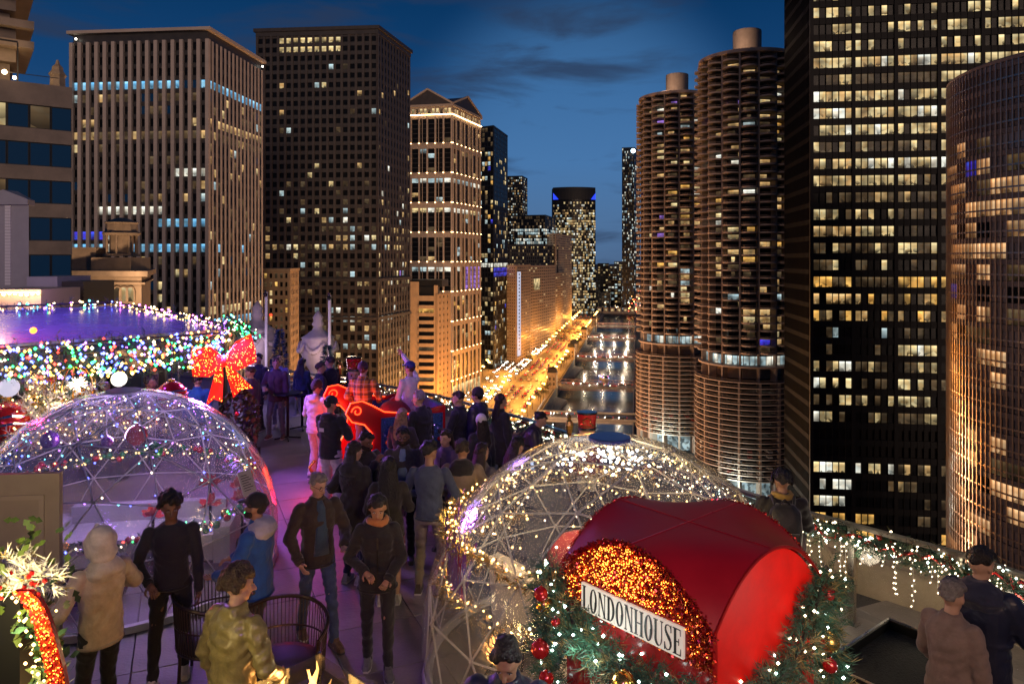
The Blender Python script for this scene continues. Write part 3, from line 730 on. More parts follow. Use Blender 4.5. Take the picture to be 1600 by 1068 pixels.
    for j in range(nd+1):
        z = z_lo+(z_hi-z_lo)*j/nd; o = put('parking_deck', dm, th, (0,0,z-base)); put('deck_rail', rm, o)
    b = MB()
    for i in range(32):
        a = rot+2*math.pi*i/32; b.box(18.6,19.3,-.28,.28,0,z_hi-base) if False else None
    b = MB(); b.box(18.2,19.4,-.38,.38,0,z_hi-base); me = b.mesh('deck_column', M_conc)
    for i in range(16): put('deck_column', me, th, (0,0,0), rot+2*math.pi*(i+.5)/16)
    b = MB()
    for j in range(8, nd):
        z = z_lo+(z_hi-z_lo)*j/nd+1.75-base
        for i in range(40):
            a = rot+2*math.pi*i/40
            if -.02 < math.sin(a-to_cam) < .62 and math.cos(a-to_cam) > 0 and j%2==0: b.box(0,0,0,0,0,0) if False else b.ball((13.2*math.cos(a),13.2*math.sin(a),z), .16, 5, 3)
    b.build('deck_lamps', glow('deck_lamp_white', (1,.92,.75), 9), th, kind='stuff')
    pa.done()
    return th
M_car = [mat('car_paint_black', (.015,.015,.018), .25, coat=.6), mat('car_paint_silver', (.45,.45,.46), .3, metal=.5, coat=.5), mat('car_paint_red', (.25,.02,.02), .3, coat=.6), mat('car_paint_white', (.7,.7,.7), .3, coat=.5), mat('car_paint_blue', (.03,.06,.16), .3, coat=.5)]
M_tyre = mat('tyre_rubber', (.02,.02,.02), .9)
M_hl = glow('headlight', (1,.93,.80), 34); M_tl = glow('tail_light', (1,.03,.015), 7)
def car_mesh(paint, lights=True):
    b = MB()
    prof = [(-2.2,.35),(2.2,.35),(2.25,.75),(2.05,.92),(1.05,1.02),(.45,1.45),(-1.05,1.48),(-1.75,1.05),(-2.2,.98)]
    n = len(prof); v = [(-.88+.0,y,z) for y, z in prof]+[(.88,y,z) for y, z in prof]
    v = [(x*(.82 if z > 1.2 else 1), y, z) for x, y, z in v]
    b.raw(v, [tuple(range(n)), tuple(range(2*n-1,n-1,-1))]+[(i,n+i,n+(i+1)%n,(i+1)%n) for i in range(n)], 0)
    b.box(-.70,.70,.5,.98,1.06,1.36,1); b.box(-.74,.74,-1.0,.35,1.06,1.40,1) if False else None
    for s in (-1,1):
        b.box(s*.80-.06, s*.80+.06, -1.1,.6,1.06,1.38,1)
        for y in (-1.35,1.4): b.tube([(s*.78,y,.33),(s*.92,y,.33)], .33, 8, 2)
        b.ball((s*.62, 2.24, .70), .20 if lights else .1, 6, 4, 3); b.box(s*.62-.18, s*.62+.18, -2.25,-2.16,.72,.9,4)
    return b.mesh('car', [paint, W['dark'], M_tyre, M_hl if lights else M_car[1], M_tl if lights else M_car[2]])
car_lit = [car_mesh(p) for p in M_car]; car_off = [car_mesh(p, False) for p in M_car]
CN = ('black','silver','red','white','dark blue')
def car(p, rz, lit_, label, lane, group):
    k = random.randrange(5); o = put('car', (car_lit if lit_ else car_off)[k], None, p, rz); tag(o, label % ((CN[k], lane) if label.count('%s') == 2 else CN[k]), 'car', group); return o
R1 = (92.0, 288.0); R2 = (pX(1058,359), 359.0)
marina(R1[0], R1[1], 'nearer round tower with scalloped balconies above spiral parking decks', .13, GZ, zY(100,288), 21)
marina(R2[0], R2[1], 'farther round tower with scalloped balconies, partly behind its twin', .03, GZ, zY(158,359), 22)
DKN = ('lowest','second','third','fourth','fifth','sixth'); BN = {418:'wide near bridge',522:'first truss bridge',672:'second truss bridge',838:'double deck bridge'}
random.seed(8)
for (cx, cy_), lab in ((R1,'nearer round tower'), (R2,'farther round tower')):
    tc_ = math.atan2(-cy_, -cx)
    for j in range(0, 6):
        z = -77.5+2.0*j+.16
        for i in range(-6, 7):
            if random.random() < .42: continue
            a = tc_+R(11.5*i+3); p = (cx+16.6*math.cos(a), cy_+16.6*math.sin(a), z)
            car(p, a-R(90), False, '%s car parked on the %s', DKN[j]+' deck of the '+lab, 'cars parked on decks of the '+lab)
# plaza between tower bases, glazed lobby lit cold
b = MB(); b.lathe([(13,0),(13,8)], 32); tag(b.build('glass_lobby', W['cool'], None, (R1[0],R1[1],GZ+.2)), 'round glazed lobby lit cold white under the nearer parking decks', 'lobby')
b = MB(); b.lathe([(13,0),(13,8)], 32); tag(b.build('glass_lobby', W['cool'], None, (R2[0],R2[1],GZ+.2)), 'round glazed lobby lit cold white under the farther parking decks', 'lobby')
lamp('lobby_light', 'POINT', (R2[0]-14, R2[1]-24, GZ+7), 15000, (.75,1,.95), 1.0); lamp('lobby_light', 'POINT', (R1[0]-14, R1[1]-22, GZ+7), 10000, (.8,1,.95), 1.0)
b = MB(); b.lathe([(15,0),(15,.8),(9,3.2),(5,4.5),(5,5.5)], 8)
tag(b.build('saddle_roof', mat('green_copper_roof', (.10,.17,.15), .6, var=.2, vs=.5), None, (pX(1055,300), 300, GZ+2)), 'low green faceted roof between the two round towers', 'roof')

# ------------------------------------------------------------------ black slab tower with lit office floors
Il0 = Vector((87.5,215,0)); dI = Vector((.9906,-.1365,0)); wI = 76.0
I1 = Il0+dI*wI; nI = Vector((dI.y,-dI.x,0)); bkI = -nI*33.4
org = (Il0.x, Il0.y, GZ); th = thing('slab_tower', 'black steel and glass slab tower with banded lit office floors', 'building', org)
poly = [(Il0.x,Il0.y),(I1.x,I1.y),((I1+bkI).x,(I1+bkI).y),((Il0+bkI).x,(Il0+bkI).y)]
core(th, org, poly, GZ, 130, M_ibm, .5)
pa = Panes(th, org, 880, M_ibm, 300, 5); rz = math.atan2(dI.y, dI.x)
fhI = 26.2*215/F; zref = zY(65,215); nb = 7; bwI = 11.6; sub = 6
random.seed(3)
def ibm_kind(r, bay, i):
    # r = floors counted down from the band at the picture's top
    if r <= 7: return pick({'pale':7,'white':1.5,'warm':2,'dark':.6}) if (r != 1 and r != 5) or bay > 2 else pick({'dim':4,'pale':1,'dark':3})
    if r == 8: return pick({'dim':6,'dark':2,'warm':1})
    if r in (9,): return pick({'dim':3,'pale':2,'dark':2}) if bay < 4 else 'dark'
    if r == 10: return pick({'warm':3,'pale':2,'dim':1}) if bay < 2 else pick({'dark':6,'dim':2})
    if r in (11,12): return pick({'dim':3,'dark':4,'pale':.8})
    if r == 13: return pick({'gold':5,'dim':1}) if bay != 1 else 'dim'
    if r in (14,15): return pick({'warm':3,'dark':2,'dim':2,'gold':1})
    if r == 16: return pick({'dark':8,'cool':.5,'dim':1})
    if r == 17: return pick({'pale':5,'white':1}) if bay == 2 else pick({'dim':2,'dark':5})
    if r in (18,19,20,21): return pick({'pale':3,'dim':2,'dark':2,'white':1.2}) if bay in (0,2) or random.random()<.4 else pick({'dark':5,'dim':2})
    if r == 22: return None
    if r == 23: return None
    if r in (24,25,26): return pick({'white':3,'pale':3,'dark':1}) if bay == 0 or (bay == 1 and r == 24) else pick({'dark':4,'dim':2,'warm':1})
    if r == 34: return pick({'pale':4,'warm':1})
    return None if False else ('HOTEL')
b = MB(); spI = []
for r in range(-14, 36):
    z = zref-(r+2)*fhI+.9
    if z < GZ+2: break
    b.box(.0, wI, -.12, .5, z-.95, z+.95)
    for bay in range(nb):
        hk = [None]*sub
        for q in range(sub):
            if bay*bwI+(q+.5)*(bwI-.8)/sub+.4 > wI: continue
            k = ibm_kind(r, bay, q) if r >= 0 else pick({'pale':3,'dark':3})
            if k == 'HOTEL':
                if q % 3 == 0: hk_ = pick({'gold':2.4 if r < 30 else 2.0,'dark':5,'dim':1.4}); cur = hk_
                k = cur if q % 3 != 2 else ('dark' if cur == 'dark' else pick({cur:1,'dark':1.3}))
            if k is None: continue
            c = Il0+dI*(bay*bwI+.4+(q+.5)*(bwI-.8)/sub)-nI*.25; pa.add((c.x,c.y,z+.95), rz, (bwI-.8)/sub-.1, fhI-1.9, k)
b.build('spandrels', M_ibm, th, (0,0,-GZ), rz, kind='stuff')
b = MB()
for bay in range(nb):
    for q in range(sub): b.box(bay*bwI+.4+q*(bwI-.8)/sub-.05, bay*bwI+.4+q*(bwI-.8)/sub+.05, -.3, .5, GZ, 130)
b.build('mullions', M_ibm, th, (0,0,-GZ), rz, kind='stuff')
me = MB(); me.box(-.5,.5,-.45,.5,GZ,130); me = me.mesh('column', M_ibm)
for bay in range(nb):
    p = dI*(bay*bwI); put('column', me, th, (p.x,p.y,-GZ), rz)
pa.done()
# its blind side wall with thin fins
b = MB(); LI = 33.4; U = -bkI.normalized(); rzs = math.atan2((-bkI).y, (-bkI).x)
for i in range(24): b.box(i*LI/23-.08, i*LI/23+.08, -.25, .5, GZ, 130)
for r in range(50): b.box(.01, LI-.01, -.1, .5, GZ+3+r*fhI-.7, GZ+3+r*fhI+.7)
b.build('side_fins', M_ibm, th, (bkI.x,bkI.y,-GZ), rzs, kind='stuff')

# ------------------------------------------------------------------ round-ended glass tower at the right edge
M_mull = mat('polished_steel_mullion', (.55,.42,.33), .28, metal=.9)
M_tgl = mat('bronze_reflecting_glass', (.36,.27,.225), .25, metal=.2, var=.6, vs=.08)
M_tpan = mat('brown_panel', (.25,.18,.15), .5, var=.15, vs=.3)
Rt = 26.0; ctr = Vector((pX(1515,118)+Rt*1.16, 124.0, 0)); org = (ctr.x, ctr.y, GZ)
th = thing('glass_tower', 'round ended bronze glass tower with bright steel mullions at right edge', 'building', org)
zt = zY(82,112); b = MB(); b.lathe([(Rt-.5,0),(Rt-.5,zt-GZ-.4)], 72); b.build('wall', M_black, th)
W['tower_glass'] = M_tgl; W['tower_lit'] = lit('window_amber_interior', (1,.64,.34), .75, .3); W['tower_panel'] = M_tpan
W['tower_screen'] = lit('window_screen', (.7,.7,1), 1.3, .2, (.3,.25,1))
pa = Panes(th, org, 1010, None, 300, 3)
tc_ = math.atan2(-ctr.y, -ctr.x); fhT = 38.5*104/F; nseg = 84; random.seed(14)
b = MB(); b.tube([(Rt*math.cos(2*math.pi*i/90)+.02, Rt*math.sin(2*math.pi*i/90), 0) for i in range(90)], .20, 4, closed=True); hb = b.mesh('floor_band', M_mull)
b = MB(); b.lathe([(Rt-.3,0),(Rt+.08,.02),(Rt+.08,.9),(Rt-.3,.92)], 90); pb = b.mesh('floor_band', M_tpan)
nfT = int((zt-GZ)/fhT)
for r in range(nfT):
    z = zt-(r+1)*fhT
    put('floor_band', pb, th, (0,0,z+fhT-1.0-GZ)); put('floor_band', hb, th, (0,0,z+.9-GZ))
    panel = r in (0,1,2) or r in (15,16)
    run = 'tower_glass'
    for i in range(nseg):
        a = tc_+R(180)*(i/nseg-.5)*1.02
        if math.cos(a-tc_) < -.05: continue
        if i % 3 == 0: run = pick({'tower_glass':5,'tower_lit':4.8 if r < 9 else 2.8,'dark':1.2,'blue':.10,'dim':1.0})
        k = 'tower_panel' if panel else run
        if r in (18,19) and 44 < i < 62: k = 'tower_screen' if i%4 else 'white'
        c = ctr+Vector((math.cos(a),math.sin(a),0))*(Rt-.12); pa.add((c.x,c.y,z), a+R(90), 2*math.pi*Rt*.51/nseg-.02, fhT-1.0, k)
me = MB(); me.box(-.09,.09,-.22,.2,0,zt-GZ); me = me.mesh('mullion', M_mull)
for i in range(nseg+1):
    a = tc_+R(180)*((i-.5)/nseg-.5)*1.02; put('mullion', me, th, (Rt*math.cos(a), Rt*math.sin(a), 0), a+R(90))
pa.done()
b = MB(); b.lathe([(Rt+.15,0),(Rt+.15,.5),(Rt-.6,.5),(Rt-.6,.9),(2,.9)], 72); b.build('parapet', M_tpan, th, (0,0,zt-GZ))

# ------------------------------------------------------------------ old domed building in front of the beige tower
Y0 = 125.0; l = P(108,Y0); c = P(222,Y0-4); r = P(236,Y0+22); org = (c[0],c[1],GZ)
th = thing('ornate_building', 'old ornate stone building with arched lit windows and a columned belfry', 'building', org); bk = (l[0]+r[0]-c[0], l[1]+r[1]-c[1]); poly = [l,c,r,bk]
zt = zY(431,Y0); core(th, org, poly, GZ, zt, M_limed, .1)
slab(th, org, poly, zt, zt+.9, M_limed, .9, 'cornice'); slab(th, org, poly, zY(440,Y0)-.3, zY(440,Y0), M_limed, .5, 'string_course')
U, Nn, Lh, rz = frame_of(l, c)
for px_ in (132,148,161,174,188,200,212):
    h_ = 2.35; b = MB(); n = 8; pts = [(-.72,0,0),(.72,0,0),(.72,0,h_-.7)]+[(.72*math.cos(R(180*k/n)),0,h_-.7+.7*math.sin(R(180*k/n))) for k in range(1,n)]+[(-.72,0,h_-.7)]
    b.face(pts, 0, [((p[0]+.72)/1.44, p[2]/h_) for p in pts]); p = Vector((*l,0))+U*((pX(px_,Y0-2)-l[0])/U.x)+Nn*.16
    o = b.build('arched_window', W['pale' if px_ != 188 else 'dim'], th, (p.x-org[0], p.y-org[1], zY(469,Y0)-GZ), rz)
    q = MB(); q.tube([(-.8,-.05,0),(-.8,-.05,h_-.7)]+[(-.8*math.cos(R(180*k/n)),-.05,h_-.7+.78*math.sin(R(180*k/n))) for k in range(1,n)]+[(.8,-.05,h_-.7),(.8,-.05,0)], .13, 5); q.build('window_surround', M_limed, o)
for row in range(6):
    for px_ in (140,168,196):
        b = MB(); b.face([(-.6,0,0),(.6,0,0),(.6,0,2),(-.6,0,2)],0,[(0,0),(1,0),(1,1),(0,1)]); p = Vector((*l,0))+U*((pX(px_,Y0-2)-l[0])/U.x)+Nn*.16
        b.build('window', W['dark'], th, (p.x-org[0], p.y-org[1], zY(500,Y0)-row*4-GZ), rz)
bx, by = pX(190,Y0+4)-org[0], Y0+4-org[1]
b = MB(); b.box(bx-3.4,bx+3.4,by-3.4,by+3.4,zt-GZ,zY(402,Y0)-GZ); b.box(bx-8.5,bx-3.45,by-2,by+2,zt-GZ,zY(386,Y0)-GZ); b.build('belfry_base', M_limed, th)
b = MB(); zb = zY(400,Y0)-GZ; k_ = (zY(340,Y0)-zY(400,Y0))
b.lathe([(2.9,0),(2.9,.4),(1.9,.45),(1.9,k_*.55),(2.9,k_*.56),(3.1,k_*.62),(2.6,k_*.66),(2.5,k_*.86),(2.8,k_*.9),(2.0,k_*.95),(1.2,k_*1.0),(.5,k_*1.03)], 12, c=(bx,by,zb)); b.build('belfry', M_limed, th)
me = MB(); me.lathe([(.26,0),(.22,.2),(.2,k_*.5),(.3,k_*.54)], 8); me = me.mesh('column', M_limed)
for i in range(8): put('column', me, th, (bx+2.5*math.cos(R(45*i+10)), by+2.5*math.sin(R(45*i+10)), zb+.4))
lamp('belfry_fill', 'POINT', (pX(165,104), 104, -9), 34000, (1,.62,.34), 1.0); lamp('belfry_fill', 'POINT', (pX(150,116)+3, 117.5, zY(425,117)), 700, (1,.62,.34), .4)  # hidden fill lights added to brighten the ornate stone
# grey wall tower and rooftop boxes at the left edge
Yg = 42.0; org = (pX(0,Yg), Yg, -20); th = thing('wall_tower', 'plain violet grey stair tower with a pale ladder strip at left edge', 'building', org)
M_grey = mat('grey_render', (.30,.29,.32), .8, var=.08, vs=1.2)
b = MB(); x1 = pX(45,Yg)-org[0]; b.prism([(-12,0),(x1,0),(pX(44,Yg+8)-org[0],8),(-12,8)], 0, zY(320,Yg)+20); b.build('wall', M_grey, th)
b = MB(); b.raw([(x1-3.2,-.25,0),(x1+.1,-.25,0),(x1+.1,-.25,.3),(x1-1.3,-.25,.85),(x1-3.2,-.25,.3),(x1-3.2,1,0),(x1-.3,1,0),(x1-.3,1,.3),(x1-1.3,1,.85),(x1-3.2,1,.3)], [(0,1,2,3,4),(9,8,7,6,5),(0,5,6,1),(1,6,7,2),(2,7,8,3),(3,8,9,4),(4,9,5,0)]); b.build('gable_cap', M_grey, th, (0,0,zY(320,Yg)+20.002))
b = MB(); lx = pX(13,Yg)-org[0]
for k in range(26): b.box(lx-.16, lx+.16, -.06, -.004, zY(445,Yg)+20+k*.175, zY(445,Yg)+20+k*.175+.15)
b.build('ladder_strip', mat('ladder_strip_white', (.62,.60,.62), .6), th)
lamp('wall_wash', 'SPOT', (pX(30,30), 30, 3.0), 700, (.55,.35,1), .5, (pX(20,42),42,2), 110)
Yr = 38.0; th = thing('roof_plant', 'low dark mechanical boxes on the roof behind the light garlands', 'plant room', (pX(60,Yr),Yr,0))
b = MB(); b.box(-.6,.98,0,3,zY(480,Yr),zY(432,Yr)); b.build('plant_box', M_grey, th)
b = MB(); b.prism([(.0,0),(1.1,0),(1.1,3),(0,3)], zY(480,Yr), zY(440,Yr)); [b.box(.05,1.2,-.08,-.01,zY(478,Yr)+k*.2,zY(478,Yr)+k*.2+.09) for k in range(6)]; b.build('louvre_box', M_gran, th, (1.03,.3,0))
b = MB(); b.box(pX(-30,33), pX(64,33), 33, 36, -3, zY(452,33)); o = tag(b.build('lit_kiosk', mat('warm_boarding', (.5,.36,.22), .6)), 'pale warm lit rooftop wall behind the purple roof', 'wall')
b = MB(); [b.ball((pX(-10+k*9,32.8), 32.7, zY(459+1.3*math.sin(k*1.4),32.8)), .07, 6, 4) for k in range(9)]; b.tube([(pX(-12+k*9,32.8), 32.75, zY(457,32.8)) for k in range(9)], .012, 4); tag(b.build('string_lights', glow('bulb_warm', (1,.72,.36), 22)), 'row of warm bulbs along the pale rooftop wall', 'string lights')
lamp('kiosk_light', 'POINT', (pX(25,31.5), 31.5, zY(450,31.5)), 110, (1,.7,.4), .2)

# ------------------------------------------------------------------ bridges with bridge houses, traffic, boat, street lamps, trees
def bridge(t, label, truss=True, wdt=12):
    o = st(-57, t, GZ); th = thing('bridge', label, 'bridge', o, RA)
    Lb = 57; b = MB(); b.box(0, Lb, -wdt/2, wdt/2, .2, .9); b.box(0,Lb,-wdt/2,wdt/2,-.8,.2); b.build('deck', M_asph, th)
    if truss:
        for sy in (-1,1):
            b = MB(); y = sy*(wdt/2+.1); n = 12
            b.box(0,Lb,y-.2,y+.2,-1.8,-1.2); b.box(0,Lb,y-.2,y+.2,3.6,4.1)
            for k in range(n):
                x0, x1 = k*Lb/n, (k+1)*Lb/n; xm = (x0+x1)/2
                b.tube([(x0,y,-1.5),(xm,y,3.8)], .22, 4); b.tube([(xm,y,3.8),(x1,y,-1.5)], .22, 4)
            b.build('truss', M_steel, th)
    else:
        b = MB()
        for sy in (-1,1): b.box(0,Lb,sy*wdt/2-.15,sy*wdt/2+.15,.9,2.0)
        b.box(-10,Lb,-wdt/2-.4,-wdt/2-.2,-.6,.5)
        b.build('parapet', M_pave, th)
    return th
M_bh = mat('bridge_house_stone', (.30,.23,.16), .8, var=.2, vs=.6)
def bridge_house(s, t, label):
    o = st(s, t, WZ); th = thing('bridge_house', label, 'bridge house', o, RA)
    b = MB(); b.box(-3.2,3.2,-3.2,3.2,-1,17); b.build('wall', M_bh, th)
    b = MB(); b.box(-3.6,3.6,-3.6,3.6,6,6.6); b.box(-3.7,3.7,-3.7,3.7,16.2,17.2); b.build('cornice', M_bh, th)
    b = MB(); b.lathe([(4.6,0),(3.9,2.6),(2.6,3.4),(.3,3.7)], 4); o2 = b.build('roof', M_roofd, th, (0,0,17.2)); o2.rotation_euler = (0,0,R(45))
    for z in (8.5, 12):
        for q in (-1.4,1.4):
            b = MB(); b.face([(q-.6,-3.24,z),(q+.6,-3.24,z),(q+.6,-3.24,z+2),(q-.6,-3.24,z+2)],0,[(0,0),(1,0),(1,1),(0,1)]); b.build('window', W['dim'], th)
BT = [522, 672, 838, 1000]
bridge(418, 'wide road bridge with pale parapets nearest the terrace', False, 18)
for t, l_ in zip(BT, ('red steel truss bridge, nearest of the truss bridges', 'truss bridge crowded with red tail lights, second along the river', 'double deck truss bridge, third along the river', 'small dark truss bridge before the river bend')):
    bridge(t, l_)
for t in [418]+BT:
    for q in (-46,-30,-12): lamp('bridge_light', 'POINT', st(q, t-9, GZ+8), 7000*(t/500)**2*.6, (1,.78,.52), .5)
bridge_house(-58, 512, 'stone bridge house beside the nearest truss bridge'); bridge_house(-58, 662, 'stone bridge house beside the second truss bridge')
bridge_house(-58, 690, 'stone bridge house just beyond the second truss bridge'); bridge_house(-58, 828, 'stone bridge house beside the double deck bridge'); bridge_house(-56, 990, 'farthest stone bridge house near the river bend')
th = bridge(1245, 'far low bridge with lit warehouses where the river bends', False, 10)
b = MB()
for k in range(9): b.box(-20+k*11,-12+k*11,6,14,1,9)
b.build('arcade', M_limed, th); b = MB()
for k in range(9): b.face([(-18+k*11,5.9,3),(-14+k*11,5.9,3),(-14+k*11,5.9,6),(-18+k*11,5.9,6)],0,[(0,0),(1,0),(1,1),(0,1)])
b.build('window_panes', W['pale'], th, kind='stuff')
# elevated railway girder, yellow lit, crossing the drive
o = st(-124, 848, GZ+6); th = thing('railway_viaduct', 'elevated railway girder lit yellow across the drive', 'viaduct', o, RA)
b = MB(); b.box(0,66,-3,3,0,1.2); b.build('deck', M_steel, th); b = MB()
for k in range(12):
    b.tube([(k*5.5,-3.2,0),(k*5.5+2.75,-3.2,3)], .3, 4); b.tube([(k*5.5+2.75,-3.2,3),(k*5.5+5.5,-3.2,0)], .3, 4)
b.box(0,66,-3.4,-3.1,2.8,3.3); b.build('girder', mat('yellow_girder', (.5,.36,.05), .6), th)
b = MB(); [b.box(x,x+1,-2,2,-6,0) for x in (2,22,42,62)]; b.build('support', M_steel, th)
random.seed(17)
for t, n in ((418,7),(522,10),(672,12),(838,9)):
    for k in range(n):
        p = st(-52+k*50/n+random.uniform(0,2), t+random.choice((-3.2,3.2)), GZ+.92); car(p, RA+R(90)*(1 if random.random()<.6 else -1), True, '%s car with lights on crossing the %s', BN[t], 'cars crossing the bridges')
lanes = [(-111,0,'kerb lane by the buildings'),(-105,0,'second lane from the buildings'),(-99,0,'third lane from the buildings'),(-93,0,'lane left of the median'),(-85,1,'lane right of the median'),(-79,1,'third lane from the river'),(-73,1,'second lane from the river'),(-67,1,'kerb lane by the river')]
far_cars = MB()
for s, away, ln in lanes:
    t = 300+random.uniform(0,14)
    while t < 1180:
        dens = 7 if (430 < t < 505 or 560 < t < 650 or 690 < t < 780) else 26
        if not away: dens *= .9
        p = st(s+random.uniform(-.4,.4), t, GZ+.135); rzc = RA+(0 if away else R(180))
        if t < 700: car(p, rzc, True, ('%s car heading away in the %s' if away else '%s car with bright headlights in the %s')+'', ln, 'cars heading away on the drive' if away else 'cars coming down the drive')
        else:
            T = Matrix.Translation(p) @ Matrix.Rotation(rzc,4,'Z'); far_cars.box(-.9,.9,-2.2,2.2,.3,1.0,0,T); far_cars.box(-.75,.75,-1.4,.6,1.002,1.45,0,T)
            for sx in (-.6,.6):
                q = T @ Vector((sx,2.25,.7)); far_cars.octa(q, .30, 1); q = T @ Vector((sx,-2.25,.8)); far_cars.octa(q, .2, 2)
        t += dens*random.uniform(.85,1.9)*(1 if t < 800 else 1.2)
far_cars.build('distant_cars', [M_car[0], M_hl, M_tl], kind='stuff')
# street lamps: dark post, orange globe lantern
b = MB(); b.tube([(0,0,0),(0,0,7.2)], [.14,.08], 6, 0); b.tube([(0,0,7.0),(.5,0,7.5),(1.1,0,7.5)], .06, 5, 0); b.ball((1.2,0,7.35), .62, 7, 5, 1); b.ball((-.0,0,7.6), .55, 7, 5, 1)
lampm = b.mesh('street_lamp', [M_black, glow('sodium_globe', (1,.50,.10), 24)])
nl = 0
for s, st_ in ((-117,24),(-89,30),(-61.5,24),(-121,37)):
    t = 330+(s%7)
    while t < 1180:
        o = put('street_lamp', lampm, None, st(s, t, GZ+.12), RA+random.uniform(-.3,.3)); tag(o, 'twin globe orange street lamp '+{-117:'on the pavement before the buildings',-89:'on the median of the drive',-61.5:'on the river side pavement',-121:'close against the building fronts'}[s]+(', near stretch' if t < 520 else ', middle stretch' if t < 760 else ', far stretch'), 'street lamp', 'street lamps along the drive'); t += st_*random.uniform(.8,1.2)
for t in (260, 330, 395, 455, 515, 575, 640, 710, 790, 880, 980, 1080):
    for s in (-103, -75): lamp('street_light', 'POINT', st(s, t+(9 if s > -90 else 0), GZ+13), (48000 if t < 480 else 64000 if t < 800 else 84000), (1,.38,.055), .8)
for t in (285, 350): lamp('river_fill', 'POINT', st(-57, t, GZ+11), 170000, (1,.60,.36), 1.5)  # unseen fill lights added to brighten the round towers and river faces
lamp('river_fill', 'POINT', st(-8, 215, GZ+9), 50000, (1,.62,.40), 1.5)
# riverside trees
M_bark = mat('bark', (.05,.04,.03), .9); M_leafA = mat('autumn_leaf', (.10,.085,.02), .8, var=.5, vs=1); M_leafB = mat('dusk_leaf', (.03,.035,.02), .8, var=.5, vs=1)
def tree_meshes(seed, h, n, m):
    r_ = random.Random(seed); b = MB(); b.tube([(0,0,0),(.1,0,h*.4),(0,.1,h*.7)], [.22,.15,.06], 6)
    for k in range(6):
        a = r_.uniform(0,6.28); b.tube([(0,0,h*.35+k*.25),(math.cos(a)*h*.22,math.sin(a)*h*.22,h*.65+k*.3)], [.09,.03], 4)
    tr = b.mesh('trunk', M_bark, True); b = MB(); cl = [(r_.uniform(-.3,.3)*h, r_.uniform(-.3,.3)*h, h*r_.uniform(.5,.95), h*r_.uniform(.10,.2)) for _ in range(9)]
    for k in range(n):
        x, y, z, q = r_.choice(cl); d = Vector((r_.gauss(0,1),r_.gauss(0,1),r_.gauss(0,.8))).normalized()*q*r_.uniform(.4,1.1); p = Vector((x,y,z))+d
        u = Vector((r_.gauss(0,1),r_.gauss(0,1),r_.gauss(0,1))).normalized(); v = u.orthogonal().normalized(); s_ = .28
        b.face([p-u*s_, p+v*s_*.6, p+u*s_, p-v*s_*.6])
    return tr, b.mesh('crown', m)
TM = [tree_meshes(k, 9, 420, M_leafA if k%2 else M_leafB) for k in range(4)]
spots = [(-59,455),(-59,470),(-59,484),(-60,590),(-60,610),(-59,630),(-60,735),(-59,755),(-60,775),(-118,400),(-119,440),(-118,470),(-118,560),(-118,600),(-118,640),(-118,740),(-118,780),(-60,900),(-60,930),(-89,420),(-89,560),(-89,620)]
for i, (s, t) in enumerate(spots):
    th = thing('street_tree', ('autumn leafed tree ' if i%4 in (1,3) else 'dark leafed tree ')+('on the river side of the drive' if s > -70 else 'on the building side of the drive' if s < -100 else 'on the median of the drive')+(', near stretch' if t < 520 else ', middle stretch' if t < 700 else ', far stretch'), 'tree', st(s, t, GZ+.1), random.uniform(0,6), 'trees along the drive')
    tr, cr_ = TM[i%4]; put('trunk', tr, th); put('crown', cr_, th)
# riverside terraces and glazed edge below the near bridge
o = st(-57, 452, WZ); th = thing('riverwalk_terrace', 'stepped riverside walk with lit glazed edge below the drive', 'terrace', o, RA)
b = MB(); b.box(-1,9,-60,20,-1,2.0); b.box(-1,5,-60,16,2.002,4.0); b.build('step', M_pave, th); b = MB()
for k in range(14): b.box(-1.2,-1.0,-58+k*5.6,-53.4+k*5.6,4.2,6.6)
b.build('glass_front', W['cool'], th)
b = MB(); [b.ball((1.5,-55+k*7,4.6), .22, 5, 4) for k in range(10)]; b.build('path_lamp', glow('path_lamp_white', (1,.85,.6), 12), th)
# tour boat
o = st(-26, 592, WZ); th = thing('tour_boat', 'small white tour boat with coloured lights on the river', 'boat', o, RA+R(25))
b = MB(); b.raw([(-1.6,-7,0),(1.6,-7,0),(1.8,3,0),(0,8,0),(-1.8,3,0),(-2.1,-7.2,1.6),(2.1,-7.2,1.6),(2.3,3.2,1.6),(0,9,1.9),(-2.3,3.2,1.6)], [(4,3,2,1,0),(5,6,7,8,9),(0,1,6,5),(1,2,7,6),(2,3,8,7),(3,4,9,8),(4,0,5,9)]); b.build('hull', mat('boat_white', (.7,.7,.7), .4), th)
b = MB(); b.box(-1.6,1.6,-5,2,1.62,3.6); b.build('cabin', M_dglass, th); b = MB(); [b.ball((-1.9 if k%2 else 1.9, -6+k*.75, 2.1+.5*(k%3)), .2, 5, 4, k%3) for k in range(16)]
b.build('boat_lights', [glow('boat_blue', (.2,.3,1), 20), glow('boat_white_lamp', (1,.85,.6), 16), glow('boat_pink', (1,.2,.5), 14)], th)
# lit quarter far right of the river bend
random.seed(33)
b = MB()
for k in range(160):
    t = random.uniform(1270,1500); s = random.uniform(-16, 12); b.octa(st(s, t, GZ+random.uniform(2,45)*(random.random()**2)+1), random.uniform(.5,1.3), random.choice((0,0,1,2)))
b.build('street_lights', [glow('far_orange', (1,.42,.12), 12), glow('far_red', (1,.10,.05), 10), glow('far_white', (1,.9,.75), 16)], kind='stuff')
b = MB()
for k in range(260):
    t = random.uniform(1300,2600); s = random.uniform(-190, 40); b.octa(st(s, t, GZ+random.uniform(2,14)), random.uniform(.4,1.0), random.choice((0,2,2)))
b.build('city_lights', [M_hl, M_hl, glow('far_city_light', (1,.75,.42), 9)], kind='stuff')
